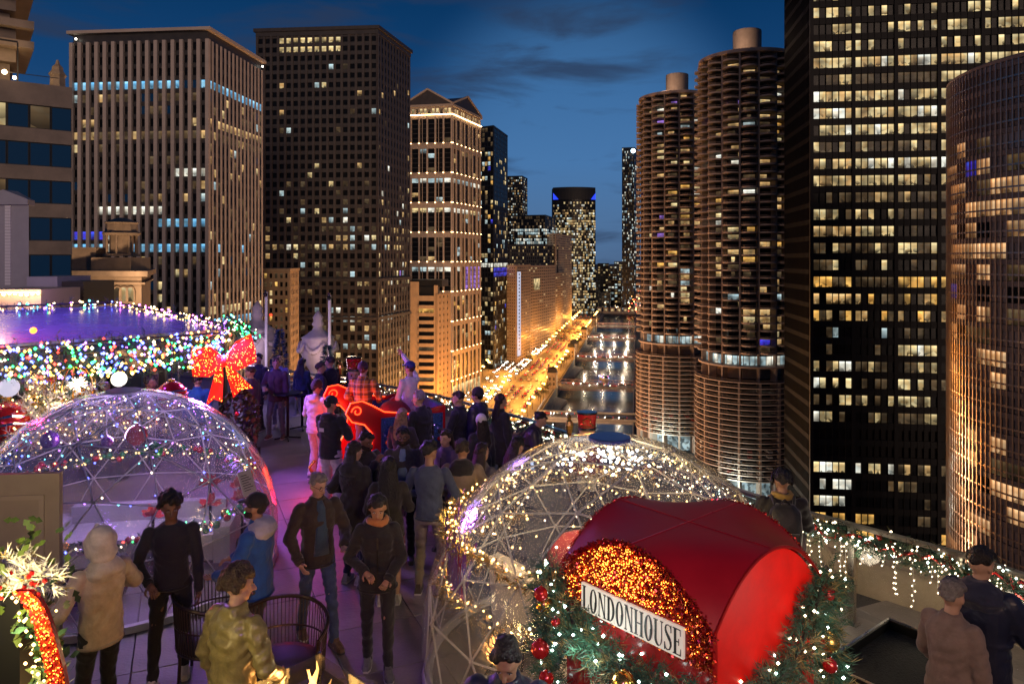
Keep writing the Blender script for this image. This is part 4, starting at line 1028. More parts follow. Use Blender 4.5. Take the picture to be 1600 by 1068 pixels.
# ------------------------------------------------------------------ the roof terrace
M_paver = mat('stone_paver', (.17,.145,.135), .50, var=.22, vs=1.3, bump=.25, bs=30)
M_grout = mat('paver_joint', (.03,.028,.028), .9)
M_ledge = mat('sandstone_ledge', (.42,.33,.21), .75, var=.2, vs=1.5, bump=.3, bs=12)
M_stain = mat('brushed_steel', (.55,.52,.48), .28, metal=1, var=.1, vs=8)
M_glassrail = film('rail_glass', (.93,.95,.96), .012, .05, .03)
RP = [Vector(p+(0,)) for p in ((6.2,4.2),(5.35,5.6),(4.38,7.2),(3.69,7.99),(3.34,8.385),(2.62,9.5),(1.5,11.3),(.23,13.3),(-1.6,15.6),(-4,17.8),(-7,19.8),(-12,22),(-17,23.5))]
def off(pts, d):
    r = []
    for i, p in enumerate(pts):
        t = (pts[min(i+1,len(pts)-1)]-pts[max(i-1,0)]).normalized(); r.append(p+Vector((t.y,-t.x,0))*d)
    return r
RO = off(RP, .85); RO2 = off(RP, 1.25)
tf = thing('terrace_floor', '', '', (0,0,0)); del tf['label']; del tf['category']; tf['kind'] = 'structure'
b = MB(); b.prism([(p.x,p.y) for p in RO2]+[(-17,-3.2),(7.5,-3.2)], -.5, -.03); b.build('subfloor', M_grout, tf)
pm = MB(); s_ = .462; pm.raw([(-s_,-s_,-.03),(s_,-s_,-.03),(s_,s_,-.03),(-s_,s_,-.03),(-s_,-s_,-.006),(s_,-s_,-.006),(s_,s_,-.006),(-s_,s_,-.006),(-s_+.006,-s_+.006,0),(s_-.006,-s_+.006,0),(s_-.006,s_-.006,0),(-s_+.006,s_-.006,0)],
   [(0,1,5,4),(1,2,6,5),(2,3,7,6),(3,0,4,7),(4,5,9,8),(5,6,10,9),(6,7,11,10),(7,4,8,11),(8,9,10,11)])
PM = [pm.mesh('paver', mat('stone_paver_%s' % n, c, .46, var=.38, vs=1.1, bump=.25, bs=30)) for n, c in (('warm',(.175,.150,.138)),('grey',(.155,.138,.132)),('pale',(.195,.170,.155)))]
def inside(p, poly):
    r = False; n = len(poly)
    for i in range(n):
        a, c = poly[i], poly[i-1]
        if (a[1] > p[1]) != (c[1] > p[1]) and p[0] < (c[0]-a[0])*(p[1]-a[1])/(c[1]-a[1])+a[0]: r = not r
    return r
poly_in = [(p.x,p.y) for p in RO]+[(-17,-3),(7.4,-3)]
cand = []; ca, sa = math.cos(R(24)), math.sin(R(24))
for i in range(-40,40):
    for j in range(-40,40):
        x, y = i*.93*ca-(j*.93)*sa, i*.93*sa+(j*.93)*ca
        if inside((x,y), poly_in): cand.append((x,y))
vis = [];rest = []
for p in cand:
    if p[1] > .5:
        x, y = proj((p[0],p[1],0))
        (vis if (-80 < x < 1680 and y < 1200 and p[1] < 21) else rest).append(p)
    else: rest.append(p)
vis.sort(key=lambda p: p[1]); rest += vis[300:]; vis = vis[:300]; random.seed(2)
for p in vis: put('paver', random.choice(PM), tf, (p[0],p[1],random.uniform(-.002,.002)), R(24)+R(90)*random.randint(0,3))
b = MB()
for x, y in rest:
    T = Matrix.Translation((x,y,0)) @ Matrix.Rotation(R(24),4,'Z'); b.box(-s_,s_,-s_,s_,-.028,0,0,T)
b.build('pavers', PM[1].materials[0], tf, kind='stuff')
# the hotel itself: the block below the terrace and unseen storeys added behind the camera to block the sun
th = thing('hotel_building', 'pale stone hotel block that carries the roof terrace', 'building', (0,0,-.5))
b = MB(); b.prism([(p.x,p.y) for p in RO2]+[(-17,-3.4),(7.5,-3.4)], GZ+.5, -.02); b.build('wall', M_lime, th)
b = MB(); b.box(-20,14,-9,-3.4,.3,8.6); b.build('upper_wall', M_lime, th)
# outer stone ledge with its dark coping
b = MB(); c2 = MB()
for i in range(len(RP)-1):
    b.prism([RO[i],RO[i+1],RO2[i+1],RO2[i]], -.5, .42); a0 = off(RP,.80); a1 = off(RP,1.32)
    c2.prism([a0[i],a0[i+1],a1[i+1],a1[i]], .422, .50)
led = thing('stone_ledge', 'sandstone parapet ledge outside the glass railing', 'parapet', (0,0,0)); b.build('wall', M_ledge, led); c2.build('coping', M_limed, led)
# railing: posts, glass panes, flat top rail
rail = thing('glass_railing', 'steel railing with clear glass panes along the terrace edge', 'railing', (0,0,0))
seg = []
for i in range(len(RP)-1):
    a, c = RP[i], RP[i+1]; n = max(1, round((c-a).length/1.55))
    for k in range(n): seg.append((a.lerp(c,k/n), a.lerp(c,(k+1)/n)))
for a, c in seg:
    d = (c-a); rz = math.atan2(d.y,d.x)
    b = MB(); b.box(-.035,.035,-.03,.03,0,1.05); b.box(-.07,.07,-.06,.06,0,.012); b.build('post', M_stain, rail, a, rz)
    b = MB(); b.box(.06,d.length-.06,-.006,.006,.10,.98); b.build('glass_pane', M_glassrail, rail, a, rz)
    b = MB(); b.box(0,d.length+.004,-.035,.035,1.05,1.09); b.build('top_rail', M_stain, rail, a, rz)
# ------------------------------------------------------------------ foliage, bulbs, tinsel
M_pine = mat('pine_needle', (.030,.095,.050), .6, var=.5, vs=9); M_pine2 = mat('pine_needle_olive', (.10,.10,.035), .6, var=.5, vs=9); M_pinetip = mat('pine_needle_gold', (.30,.22,.07), .5, var=.3, vs=9)
M_flock = mat('flocked_needle', (.72,.70,.66), .8); M_holly = mat('holly_leaf', (.065,.105,.02), .4, var=.5, vs=12)
M_gold = mat('gold_bauble', (.75,.45,.10), .22, metal=.9); M_redb = mat('red_bauble', (.55,.02,.02), .2, metal=.5, coat=.6); M_greenb = mat('green_bauble', (.02,.25,.06), .2, metal=.5, coat=.6); M_purpb = mat('purple_bauble', (.20,.04,.32), .2, metal=.5, coat=.5); M_silver = mat('silver_bauble', (.75,.75,.78), .15, metal=1)
B_warm = glow('bulb_warm_white', (1,.60,.20), 8); B_white = glow('bulb_cool_white', (.72,1,.92), 16); B_pale = glow('bulb_pale', (1,.80,.52), 9)
B_red = glow('bulb_red', (1,.05,.03), 9); B_green = glow('bulb_green', (.04,1,.22), 7); B_blue = glow('bulb_blue', (.10,.14,1), 10); B_amber = glow('bulb_amber', (1,.42,.06), 10); B_pink = glow('bulb_pink', (1,.18,.75), 9); B_cyan = glow('bulb_cyan', (.15,.85,1), 9); B_purple = glow('bulb_purple', (.45,.15,1), 9)
B_led_glint = glow('led_and_glint_gold', (1,.36,.04), 8); M_seq = [mat('sequin_red', (.62,.02,.015), .28, metal=.65), mat('sequin_orange', (.85,.14,.02), .25, metal=.75), mat('sequin_crimson', (.35,.01,.012), .3, metal=.6)]
MULTI = [B_warm, B_amber, B_green, B_blue, B_red, B_white, B_pink]
def along(pts, n):
    """n+1 points evenly along a polyline"""
    pts = [Vector(p) for p in pts]; ds = [0]
    for i in range(1, len(pts)): ds.append(ds[-1]+(pts[i]-pts[i-1]).length)
    r = []
    for k in range(n+1):
        q = ds[-1]*k/n; i = 1
        while i < len(ds)-1 and ds[i] < q: i += 1
        f = 0 if ds[i] == ds[i-1] else (q-ds[i-1])/(ds[i]-ds[i-1]); r.append(pts[i-1].lerp(pts[i], f))
    return r
def sway(r_): return Vector((r_.gauss(0,1), r_.gauss(0,1), r_.gauss(0,1))).normalized()
def pine(b, pts, rad, n, r_, needle=.065, mats=(0,), width=.0045, down=0):
    """sprigs of needles along a line"""
    P_ = along(pts, max(2, n)); 
    for i in range(n):
        p = P_[i].lerp(P_[i+1], r_.random()); d = sway(r_); d.z -= down*r_.random(); d.normalize(); L_ = rad*r_.uniform(.6,1.25); m = r_.choice(mats)
        s = d.orthogonal().normalized(); t = d.cross(s)
        for k in range(9):
            q = p+d*(L_*(.25+.75*k/9)); a = r_.uniform(0,6.28); e = (d*.75+(s*math.cos(a)+t*math.sin(a))*.75).normalized()*needle*r_.uniform(.7,1.15); w_ = e.orthogonal().normalized()*width
            b.face([q-w_, q+w_, q+e], m)
def bulbs_on(b, pts, n, rad, r_, size=.012, mats=(0,), jit=1.0):
    P_ = along(pts, max(2,n))
    for i in range(n):
        p = P_[i]+sway(r_)*rad*r_.uniform(.5,1.1)*jit; b.octa(p, size*r_.uniform(.8,1.25), r_.choice(mats))
def bauble(th, c, r, m, name='bauble'):
    b = MB(); b.ball((0,0,0), r, 12, 8); b.tube([(0,0,r*.97),(0,0,r*1.15)], r*.18, 6); o = b.build(name, m, th, c, smooth=True); return o
# ------------------------------------------------------------------ geodesic igloos
def geodesic(freq=3):
    ph = (1+5**.5)/2; iv = [Vector(p).normalized() for p in ((-1,ph,0),(1,ph,0),(-1,-ph,0),(1,-ph,0),(0,-1,ph),(0,1,ph),(0,-1,-ph),(0,1,-ph),(ph,0,-1),(ph,0,1),(-ph,0,-1),(-ph,0,1))]
    ifa = [(0,11,5),(0,5,1),(0,1,7),(0,7,10),(0,10,11),(1,5,9),(5,11,4),(11,10,2),(10,7,6),(7,1,8),(3,9,4),(3,4,2),(3,2,6),(3,6,8),(3,8,9),(4,9,5),(2,4,11),(6,2,10),(8,6,7),(9,8,1)]
    q = iv[5].rotation_difference(Vector((0,0,1))); iv = [q @ v for v in iv]
    vs = []; ed = set(); tri = []; key = {}
    def idx(v):
        k = (round(v.x,4),round(v.y,4),round(v.z,4))
        if k not in key: key[k] = len(vs); vs.append(v)
        return key[k]
    for a, c, d in ifa:
        g = {}
        for i in range(freq+1):
            for j in range(freq+1-i):
                g[i,j] = idx((iv[a]*(freq-i-j)+iv[c]*i+iv[d]*j).normalized())
        for i in range(freq):
            for j in range(freq-i):
                t = (g[i,j],g[i+1,j],g[i,j+1]); tri.append(t)
                if i+j < freq-1: tri.append((g[i+1,j],g[i+1,j+1],g[i,j+1]))
    return vs, tri
GV, GT = geodesic(3)
M_strut = mat('white_strut', (.55,.53,.50), .4); M_film = film('clear_vinyl', (.95,.95,.96), .11, .18, .16)
b = MB(); b.tube([(0,0,0),(0,0,1)], .0092, 6); strut_me = b.mesh('strut', M_strut)
def igloo(label, cx, cy_, Rd, zc, rot, capm):
    th = thing('dome_igloo', label, 'dome', (cx,cy_,0), rot)
    keep = [i for i, v in enumerate(GV) if v.z > -.25]; ks = set(keep); done = set()
    pos = {i: Vector((GV[i].x*Rd, GV[i].y*Rd, max(GV[i].z*Rd+zc, .03))) for i in keep}
    for t in GT:
        for a, c in ((t[0],t[1]),(t[1],t[2]),(t[2],t[0])):
            e = (min(a,c),max(a,c))
            if e in done or a not in ks or c not in ks: continue
            done.add(e); p, q = pos[e[0]], pos[e[1]]; d = q-p
            o = put('strut', strut_me, th, p); o.rotation_euler = d.to_track_quat('Z','Y').to_euler(); o.scale = (1,1,d.length)
    b = MB(); [b.ball(p, .022, 6, 4) for p in pos.values()]; b.build('strut_joints', M_strut, th, kind='stuff', smooth=True)
    b = MB(); n, k = 40, 14
    prof = [(Rd*1.012*math.cos(a), Rd*1.012*math.sin(a)+zc) for a in [R(90)*(1-i/k)-R(14.0)*(i/k) for i in range(k+1)]]
    prof = [(max(r,.002),max(z,.015)) for r, z in prof]
    nn0 = len(prof)
    for r, z in prof:
        for j in range(n): b.v.append((r*math.cos(2*math.pi*j/n), r*math.sin(2*math.pi*j/n), z))
    for i in range(nn0-1):
        for j in range(n): b.f.append((i*n+j,i*n+(j+1)%n,(i+1)*n+(j+1)%n,(i+1)*n+j)); b.m.append(0)
    b.build('clear_cover', M_film, th, smooth=True)
    rb = prof[-1][0]; b = MB(); b.lathe([(rb+.03,.004),(rb+.05,.01),(rb+.03,.075),(rb-.02,.085),(rb-.05,.02)], 40); b.f = b.f[:-2]; b.m = b.m[:-2]; b.build('base_skirt', mat('white_vinyl', (.50,.49,.50), .45), th)
    b = MB(); k = 10; b.face([(.20*math.cos(2*math.pi*i/k), .20*math.sin(2*math.pi*i/k), zc+Rd*1.012+.008) for i in range(k)]); b.prism([(.21*math.cos(2*math.pi*i/k), .21*math.sin(2*math.pi*i/k)) for i in range(k)], zc+Rd*1.012-.03, zc+Rd*1.012+.004); b.build('cap', capm, th)
    return th, pos
M_cap = mat('blue_vinyl_cap', (.04,.06,.30), .35, coat=.4)
DR = (.95, 7.16); DL = (-4.95, 9.38)
dr_t, dposR = igloo('clear dome igloo with warm white lights behind the red booth', DR[0], DR[1], 1.8, .40, R(14), M_cap)
dl_t, dposL = igloo('clear dome igloo with purple lights and ornaments on the left', DL[0], DL[1], 1.86, .40, R(40), mat('clear_vinyl_cap', (.5,.5,.6), .3))
rr = random.Random(3)
def dome_lights(c, Rd, pos, label, mats, n_edge, nrand, size, rot):
    b = MB(); Rm = Matrix.Rotation(rot,3,'Z'); keys = list(pos)
    es = [(a_,c_) for t in GT for a_,c_ in ((t[0],t[1]),(t[1],t[2]),(t[2],t[0])) if a_ in pos and c_ in pos and a_ < c_]
    es = [e for e in es if pos[e[0]].z > 1.15 and pos[e[1]].z > 1.15]
    for e in es:
        p, q = Rm @ pos[e[0]], Rm @ pos[e[1]]
        for k in range(n_edge):
            f = (k+rr.random())/n_edge; x = p.lerp(q, f); x = x-Vector((x.x,x.y,x.z-.4)).normalized()*rr.uniform(.03,.10); b.octa(x, size*rr.uniform(.7,1.2), rr.choice(range(len(mats))))
    for k in range(nrand):
        a = rr.uniform(0,6.28); z = rr.uniform(.62,.97); r_ = math.sqrt(1-z*z); b.octa((Rd*.95*r_*math.cos(a), Rd*.95*r_*math.sin(a), .4+Rd*.95*z), size*rr.uniform(.6,1.1), rr.choice(range(len(mats))))
    o = b.build('string_lights', mats, None, (c[0],c[1],0)); tag(o, label, 'string lights')
dome_lights(DR, 1.8, dposR, 'warm white string lights wound inside the right dome igloo', [B_warm, B_pale, B_warm], 4, 90, .0115, R(14))
dome_lights(DL, 1.86, dposL, 'purple and white string lights wound inside the left dome igloo', [B_pale, B_purple, B_pale, B_cyan, B_blue], 2, 60, .0125, R(40))
lamp('dome_light', 'POINT', (DR[0], DR[1]+.1, 1.8), 95, (1,.70,.32), .25); lamp('dome_light', 'POINT', (DR[0]-.9, DR[1]-.6, 1.35), 14, (1,.72,.36), .1)
lamp('dome_light', 'POINT', (DL[0], DL[1], 1.85), 85, (.60,.42,1), .25); lamp('dome_light', 'POINT', (DL[0]+.9, DL[1]-.4, 1.2), 12, (1,.75,.55), .1)
b = MB(); b.octa((0,0,0),.02)
for k in range(70):
    a = rr.uniform(0,6.28); q = rr.uniform(0,.55); b.octa((q*math.cos(a), q*math.sin(a), -q*q*.35-rr.uniform(0,.1)), .014, 0)
tag(b.build('fairy_light_cluster', [glow('fairy_cold', (.8,.9,1), 26)], None, (DR[0],DR[1],2.10)), 'cold white fairy light cluster under the cap of the right dome', 'fairy lights')
# garland ring of gold tinsel in the right dome
def ring(c, Rr, z, a0, a1, n=40, wav=.03): return [(c[0]+Rr*math.cos(R(a0+(a1-a0)*k/n)), c[1]+Rr*math.sin(R(a0+(a1-a0)*k/n)), z+wav*math.sin(k*1.1)) for k in range(n+1)]
M_tin = mat('gold_tinsel', (.70,.50,.16), .25, metal=.8); M_tinm = [M_tin, mat('tinsel_violet', (.35,.12,.7), .25, metal=.7), mat('tinsel_red', (.7,.05,.12), .25, metal=.7), mat('tinsel_silver', (.7,.7,.8), .2, metal=.9)]
g = thing('tinsel_garland', 'gold tinsel garland with bulbs inside the right dome', 'garland', (0,0,0))
b = MB(); pine(b, ring(DR,1.62,.98,120,420,60), .10, 420, rr, .07, (0,), .004, .6); b.build('tinsel', [M_tin], g, kind='stuff')
b = MB(); pine(b, ring(DR,1.58,1.42,60,330,60), .11, 380, rr, .07, (0,), .004, .4); b.build('tinsel', [M_tin], g, kind='stuff')
b = MB(); bulbs_on(b, ring(DR,1.6,1.0,120,420,60), 110, .05, rr, .012); bulbs_on(b, ring(DR,1.56,1.45,60,330,60), 140, .06, rr, .012); b.build('bulbs', [B_warm], g, kind='stuff')
b = MB()
for k in range(150):
    f = rr.random(); a = R(168+42*f); x0, y0 = DR[0]+1.58*math.cos(a), DR[1]+1.58*math.sin(a); zt_ = rr.uniform(1.3,1.5); x1, y1 = x0+rr.uniform(-.02,.12), y0+rr.uniform(-.06,.06)
    b.face([(x0,y0,.98),(x0+.012,y0-.01,.98),(x1+.012,y1-.01,zt_),(x1,y1,zt_)], rr.choice((1,1,2,3,1)))
tag(b.build('tinsel_curtain', M_tinm), 'violet and red tinsel strands hanging in the right dome', 'tinsel')
# furniture in the right dome: sheepskin chairs, red cushion, table
M_fur = mat('cream_sheepskin', (.62,.54,.44), .95, var=.2, vs=18, bump=.9, bs=60, sheen=.5); M_cush = mat('red_velvet', (.28,.012,.02), .8, var=.25, vs=9, sheen=.3); M_chshell = mat('black_shell', (.02,.02,.022), .45)
def tub_chair(label, x, y, rz):
    th = thing('sheepskin_chair', label, 'chair', (x,y,0), rz)
    b = MB(); n = 14
    for k in range(n):
        a0, a1 = R(-110+220*k/n), R(-110+220*(k+1)/n)
        h0, h1 = .98-.28*abs(math.sin(a0*.5))**2*1.6, .98-.28*abs(math.sin(a1*.5))**2*1.6
        def q(a, r, z): return (r*math.sin(a), r*math.cos(a), z)
        b.raw([q(a0,.40,.30),q(a1,.40,.30),q(a1,.44,h1),q(a0,.44,h0),q(a0,.30,.30),q(a1,.30,.30),q(a1,.34,h1+.03),q(a0,.34,h0+.03)], [(0,1,2,3),(5,4,7,6),(3,2,6,7)])
    b.build('backrest', M_fur, th, smooth=False)
    b = MB(); b.lathe([(.30,.30),(.36,.33),(.36,.42),(.28,.46),(.05,.47)], 16); b.build('seat', M_fur, th, smooth=True)
    for sx in (-1,1):
        for sy in (-1,1):
            b = MB(); b.tube([(sx*.2,sy*.2,.31),(sx*.29,sy*.29,0)], [.018,.012], 6); b.build('leg', M_black, th)
    return th
tub_chair('cream sheepskin chair with open back inside the right dome', .20, 7.45, R(120)); tub_chair('second sheepskin chair beside the red cushions in the right dome', DR[0]+.35, DR[1]+.75, R(-30))
b = MB(); b.ball((0,0,0), .33, 16, 8, 0, (1,.34,.8)); tag(b.build('velvet_cushion', M_cush, None, (.66,7.75,.84), R(20), smooth=True), 'large red velvet cushion on the bench in the right dome', 'cushion')
th = thing('bench_seat', 'low bench with red blanket at the back of the right dome', 'bench', (DR[0]-.15,DR[1]+.7,0), R(15)); b = MB(); b.box(-.7,.7,-.28,.28,.32,.44); b.build('seat', M_chshell, th); b = MB(); b.box(-.72,.3,-.30,.29,.442,.50); b.build('blanket', M_cush, th)
for sx in (-.6,.6):
    b = MB(); b.box(sx-.03,sx+.03,-.25,.25,0,.32); b.build('leg', M_black, th)
th = thing('round_table', 'small round cream table at front of the right dome', 'table', (DR[0]-.25,DR[1]-1.0,0)); b = MB(); b.lathe([(.27,.50),(.30,.51),(.30,.54),(.02,.545)], 24); b.build('tabletop', M_fur, th); b = MB(); b.lathe([(.2,0),(.2,.02),(.04,.03),(.04,.5)], 12); b.build('stand', M_black, th)
# left dome: sofa, ornaments, garlands
M_sofa = mat('pale_upholstery', (.36,.34,.36), .9, var=.1, vs=6, bump=.4, bs=40)
th = thing('sofa', 'pale upholstered sofa inside the left dome', 'sofa', (DL[0]+.15,DL[1]+.15,0), R(10))
b = MB(); b.box(-.95,.95,-.36,.36,.14,.46); b.build('seat', M_sofa, th); b = MB(); b.box(-.97,.97,.362,.50,.1,.68); b.build('backrest', M_sofa, th)
for sx in (-1,1):
    b = MB(); b.box(sx*1.06-.10,sx*1.06+.10,-.37,.5,.1,.56); b.build('armrest', M_sofa, th)
th = thing('wicker_basket', 'dark slatted crate in front of the sofa in the left dome', 'crate', (DL[0]+.1,DL[1]-.85,0), R(8))
for k in range(5):
    b = MB(); b.box(-.3,.3,-.2,.2,.03+k*.09,.03+k*.09+.06); b.build('slat', M_black, th)
b = MB(); [b.box(sx*.27-.02,sx*.27+.02,-.205,.205,0,.46) for sx in (-1,1)]; b.build('corner_post', M_black, th)
g = thing('ornament_garland', 'garland of coloured baubles and lights low in the left dome', 'garland', (0,0,0))
pts = ring(DL,1.6,.86,195,375,50,.04); b = MB(); pine(b, pts, .06, 260, rr, .05, (0,), .004); b.build('foliage', [M_pine], g, kind='stuff')
for k in range(46):
    p = along(pts,45)[k]; bauble(g, p+sway(rr)*.05, rr.choice((.035,.045,.05,.03)), rr.choice((M_redb,M_greenb,M_silver,M_purpb,M_gold)))
bauble(g, Vector(pts[18])+Vector((0,0,.08)), .085, M_silver)
b = MB(); bulbs_on(b, pts, 90, .07, rr, .013, (0,1,2,3,4)); b.build('bulbs', [B_green,B_blue,B_red,B_pale,B_purple], g, kind='stuff')
g = thing('ornament_garland', 'red white and green bauble garland along the back of the left dome', 'garland', (0,0,0))
pts = ring(DL,1.5,1.12,10,170,40,.03); b = MB(); pine(b, pts, .07, 300, rr, .05, (0,), .004); b.build('foliage', [M_pine], g, kind='stuff')
for k in range(40):
    p = along(pts,39)[k]; bauble(g, p+sway(rr)*.05, rr.choice((.035,.045,.05)), rr.choice((M_redb,M_greenb,M_silver,M_redb)))
b = MB(); bulbs_on(b, pts, 90, .08, rr, .013); b.build('bulbs', [B_warm], g, kind='stuff')
for (x, z, r_, m, l_) in ((-.75,1.72,.11,M_purpb,'purple bauble hanging left in the left dome'),(-.05,1.70,.075,M_purpb,'smaller purple bauble hanging mid left dome'),(.32,1.78,.13,M_redb,'large dark red bauble hanging in the left dome'),(.55,1.6,.10,M_greenb,'green bauble hanging in the left dome')):
    th = thing('hanging_bauble', l_, 'bauble', (DL[0]+x,DL[1]-.3,z)); bauble(th, (0,0,0), r_, m, 'ball'); b = MB(); b.tube([(0,0,r_),(0,0,max(.02,.4+1.8*math.sqrt(max(0,1-(x*x+.09)/3.4))-z))], .003, 4); b.build('cord', M_strut, th)
for k in range(5):
    a = R(200+33*k); th = thing('poinsettia', 'red poinsettia cluster by the left dome wall', 'flower', (DL[0]+1.35*math.cos(a+R(90)), DL[1]+1.2*math.sin(a+R(90))*.6+.5, .75+.05*(k%2)), 0, 'poinsettias in the left dome')
    b = MB(); rr2 = random.Random(k)
    for q in range(24):
        d = sway(rr2); d.z = abs(d.z); u = d.orthogonal().normalized()*.035; b.face([(0,0,0), tuple(d*.09-u), tuple(d*.16), tuple(d*.09+u)])
    b.build('petals', mat('poinsettia_red', (.45,.01,.02), .6), th); b = MB(); b.tube([(0,0,-.72),(0,0,0)], .02, 5); b.ball((0,0,-.62),.12,8,5); b.build('pot', M_black, th)
# plaque hung on the left dome
th = thing('notice', 'small pale notice sheet hung on the side of the left dome', 'notice', (-3.24,9.00,1.22)); th.rotation_euler = (R(-24),R(0),R(62))
b = MB(); b.box(-.10,.10,-.006,.006,-.15,.15); b.build('sheet', mat('paper_warm', (.55,.48,.38), .7), th)
b = MB(); [b.box(-.075,.02+.05*((k*7)%3)/2,-.009,-.0065,.09-k*.03,.098-k*.03) for k in range(7)]; b.build('print_lines', M_black, th)
# ------------------------------------------------------------------ the red telephone box bar
BC = Vector((1.10,4.58,0)); BR = R(40.7); h = .54; zc_ = 2.0; A_ = .30
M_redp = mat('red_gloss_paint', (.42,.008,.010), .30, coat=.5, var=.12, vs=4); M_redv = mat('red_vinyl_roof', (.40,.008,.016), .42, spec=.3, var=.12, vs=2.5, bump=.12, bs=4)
bo = thing('telephone_box', 'red telephone box bar with domed roof and glittering name gable', 'telephone box', BC, BR)
b = MB(); n = 28; g_ = h*1.04
def rz_(u, v): return zc_+A_*(1-(abs(u)**2.1)*(abs(v)**2.1))
for i in range(n+1):
    for j in range(n+1):
        u, v = -1+2*i/n, -1+2*j/n; b.v.append((u*g_, v*g_, rz_(u,v)+.02))
for i in range(n):
    for j in range(n): b.f.append((i*(n+1)+j,(i+1)*(n+1)+j,(i+1)*(n+1)+j+1,i*(n+1)+j+1)); b.m.append(0)
b.build('roof', M_redv, bo, smooth=True)
for ax in (0,1):
    b = MB(); b.tube([((u*g_*.99, .0, rz_(u,0)+.0215) if ax else (.0, u*g_*.99, rz_(0,u)+.0215)) for u in [-1+k/6 for k in range(13)]], .0035, 5); b.build('roof_seam', M_redp, bo)
def gable(axis, sgn, m, name, zb=1.60):
    b = MB(); n = 24; pr = [(-h,zb),(h,zb)]+[(h-2*h*k/n, rz_(1-2*k/n,1)) for k in range(n+1)]
    f = [(sgn*h,y,z) if axis == 'x' else (x,sgn*h,z) for (x,z),(y,_) in zip(pr,pr)]; g2 = [(p[0]-sgn*.04,p[1],p[2]) if axis == 'x' else (p[0],p[1]-sgn*.04,p[2]) for p in f]
    k = len(f); b.raw(f+g2, [tuple(range(k)), tuple(range(2*k-1,k-1,-1))]+[(i,k+i,k+(i+1)%k,(i+1)%k) for i in range(k)]); return b.build(name, m, bo)
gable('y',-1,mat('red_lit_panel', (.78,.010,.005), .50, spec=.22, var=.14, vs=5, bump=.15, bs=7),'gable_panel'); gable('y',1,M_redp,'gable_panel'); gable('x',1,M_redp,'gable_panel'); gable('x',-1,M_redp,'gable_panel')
# sequin cloth on the left gable
b = MB(); rs = random.Random(9); cnt = 0
while cnt < 5200:
    y = rs.uniform(-h,h); z = rs.uniform(1.72, zc_+A_)
    if z > rz_(y/h,1)-.004: continue
    if abs(y) < .385 and 1.81 < z < 1.99: continue
    if z < 1.80: continue
    cnt += 1; p = Vector((-h-.004-rs.uniform(0,.014), y, z)); nrm = Vector((-1, rs.gauss(0,.5), rs.gauss(0,.5))).normalized(); u = nrm.orthogonal().normalized(); u = Matrix.Rotation(rs.uniform(0,6.28),3,nrm) @ u; v = nrm.cross(u); s = .0105
    b.face([p-u*s, p-v*s, p+u*s, p+v*s], rs.choice((0,0,1,1,1,2)))
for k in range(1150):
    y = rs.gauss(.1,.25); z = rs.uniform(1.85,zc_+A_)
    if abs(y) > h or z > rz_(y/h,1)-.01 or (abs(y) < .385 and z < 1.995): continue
    b.octa((-h-.022, y, z), rs.uniform(.002,.0042), 3)  # glowing dots stand in for glints on the sequins
b.build('sequin_cloth', M_seq+[B_led_glint], bo, kind='stuff')
# tinsel rope along the four arches
for ax, sg in (('x',-1),('x',1),('y',1),('y',-1)):
    b = MB(); pts = []
    for k in range(25):
        u = -1+2*k/24; p = (u*g_, sg*g_, rz_(u,1)+.012) if ax == 'y' else (sg*g_, u*g_, rz_(u,1)+.012); pts.append(p)
    if (ax, sg) == ('y',-1):
        b.tube(pts, .010, 6, 0); b.build('edge_trim', M_seq, bo); continue
    if (ax, sg) == ('x',-1): pts = [(pts[0][0],pts[0][1],1.62)]+pts+[(pts[-1][0],pts[-1][1],1.62)]
    for k in range(1500):
        P_ = pts; i = rs.randrange(len(P_)-1); p = Vector(P_[i]).lerp(Vector(P_[i+1]), rs.random())+sway(rs)*rs.uniform(.004,.022); u = sway(rs); v = u.orthogonal().normalized(); s = .010
        b.face([p-u*s, p-v*s*.5, p+u*s, p+v*s*.5], rs.choice((0,0,2,1)))
    b.build('tinsel_trim', M_seq, bo, kind='stuff')
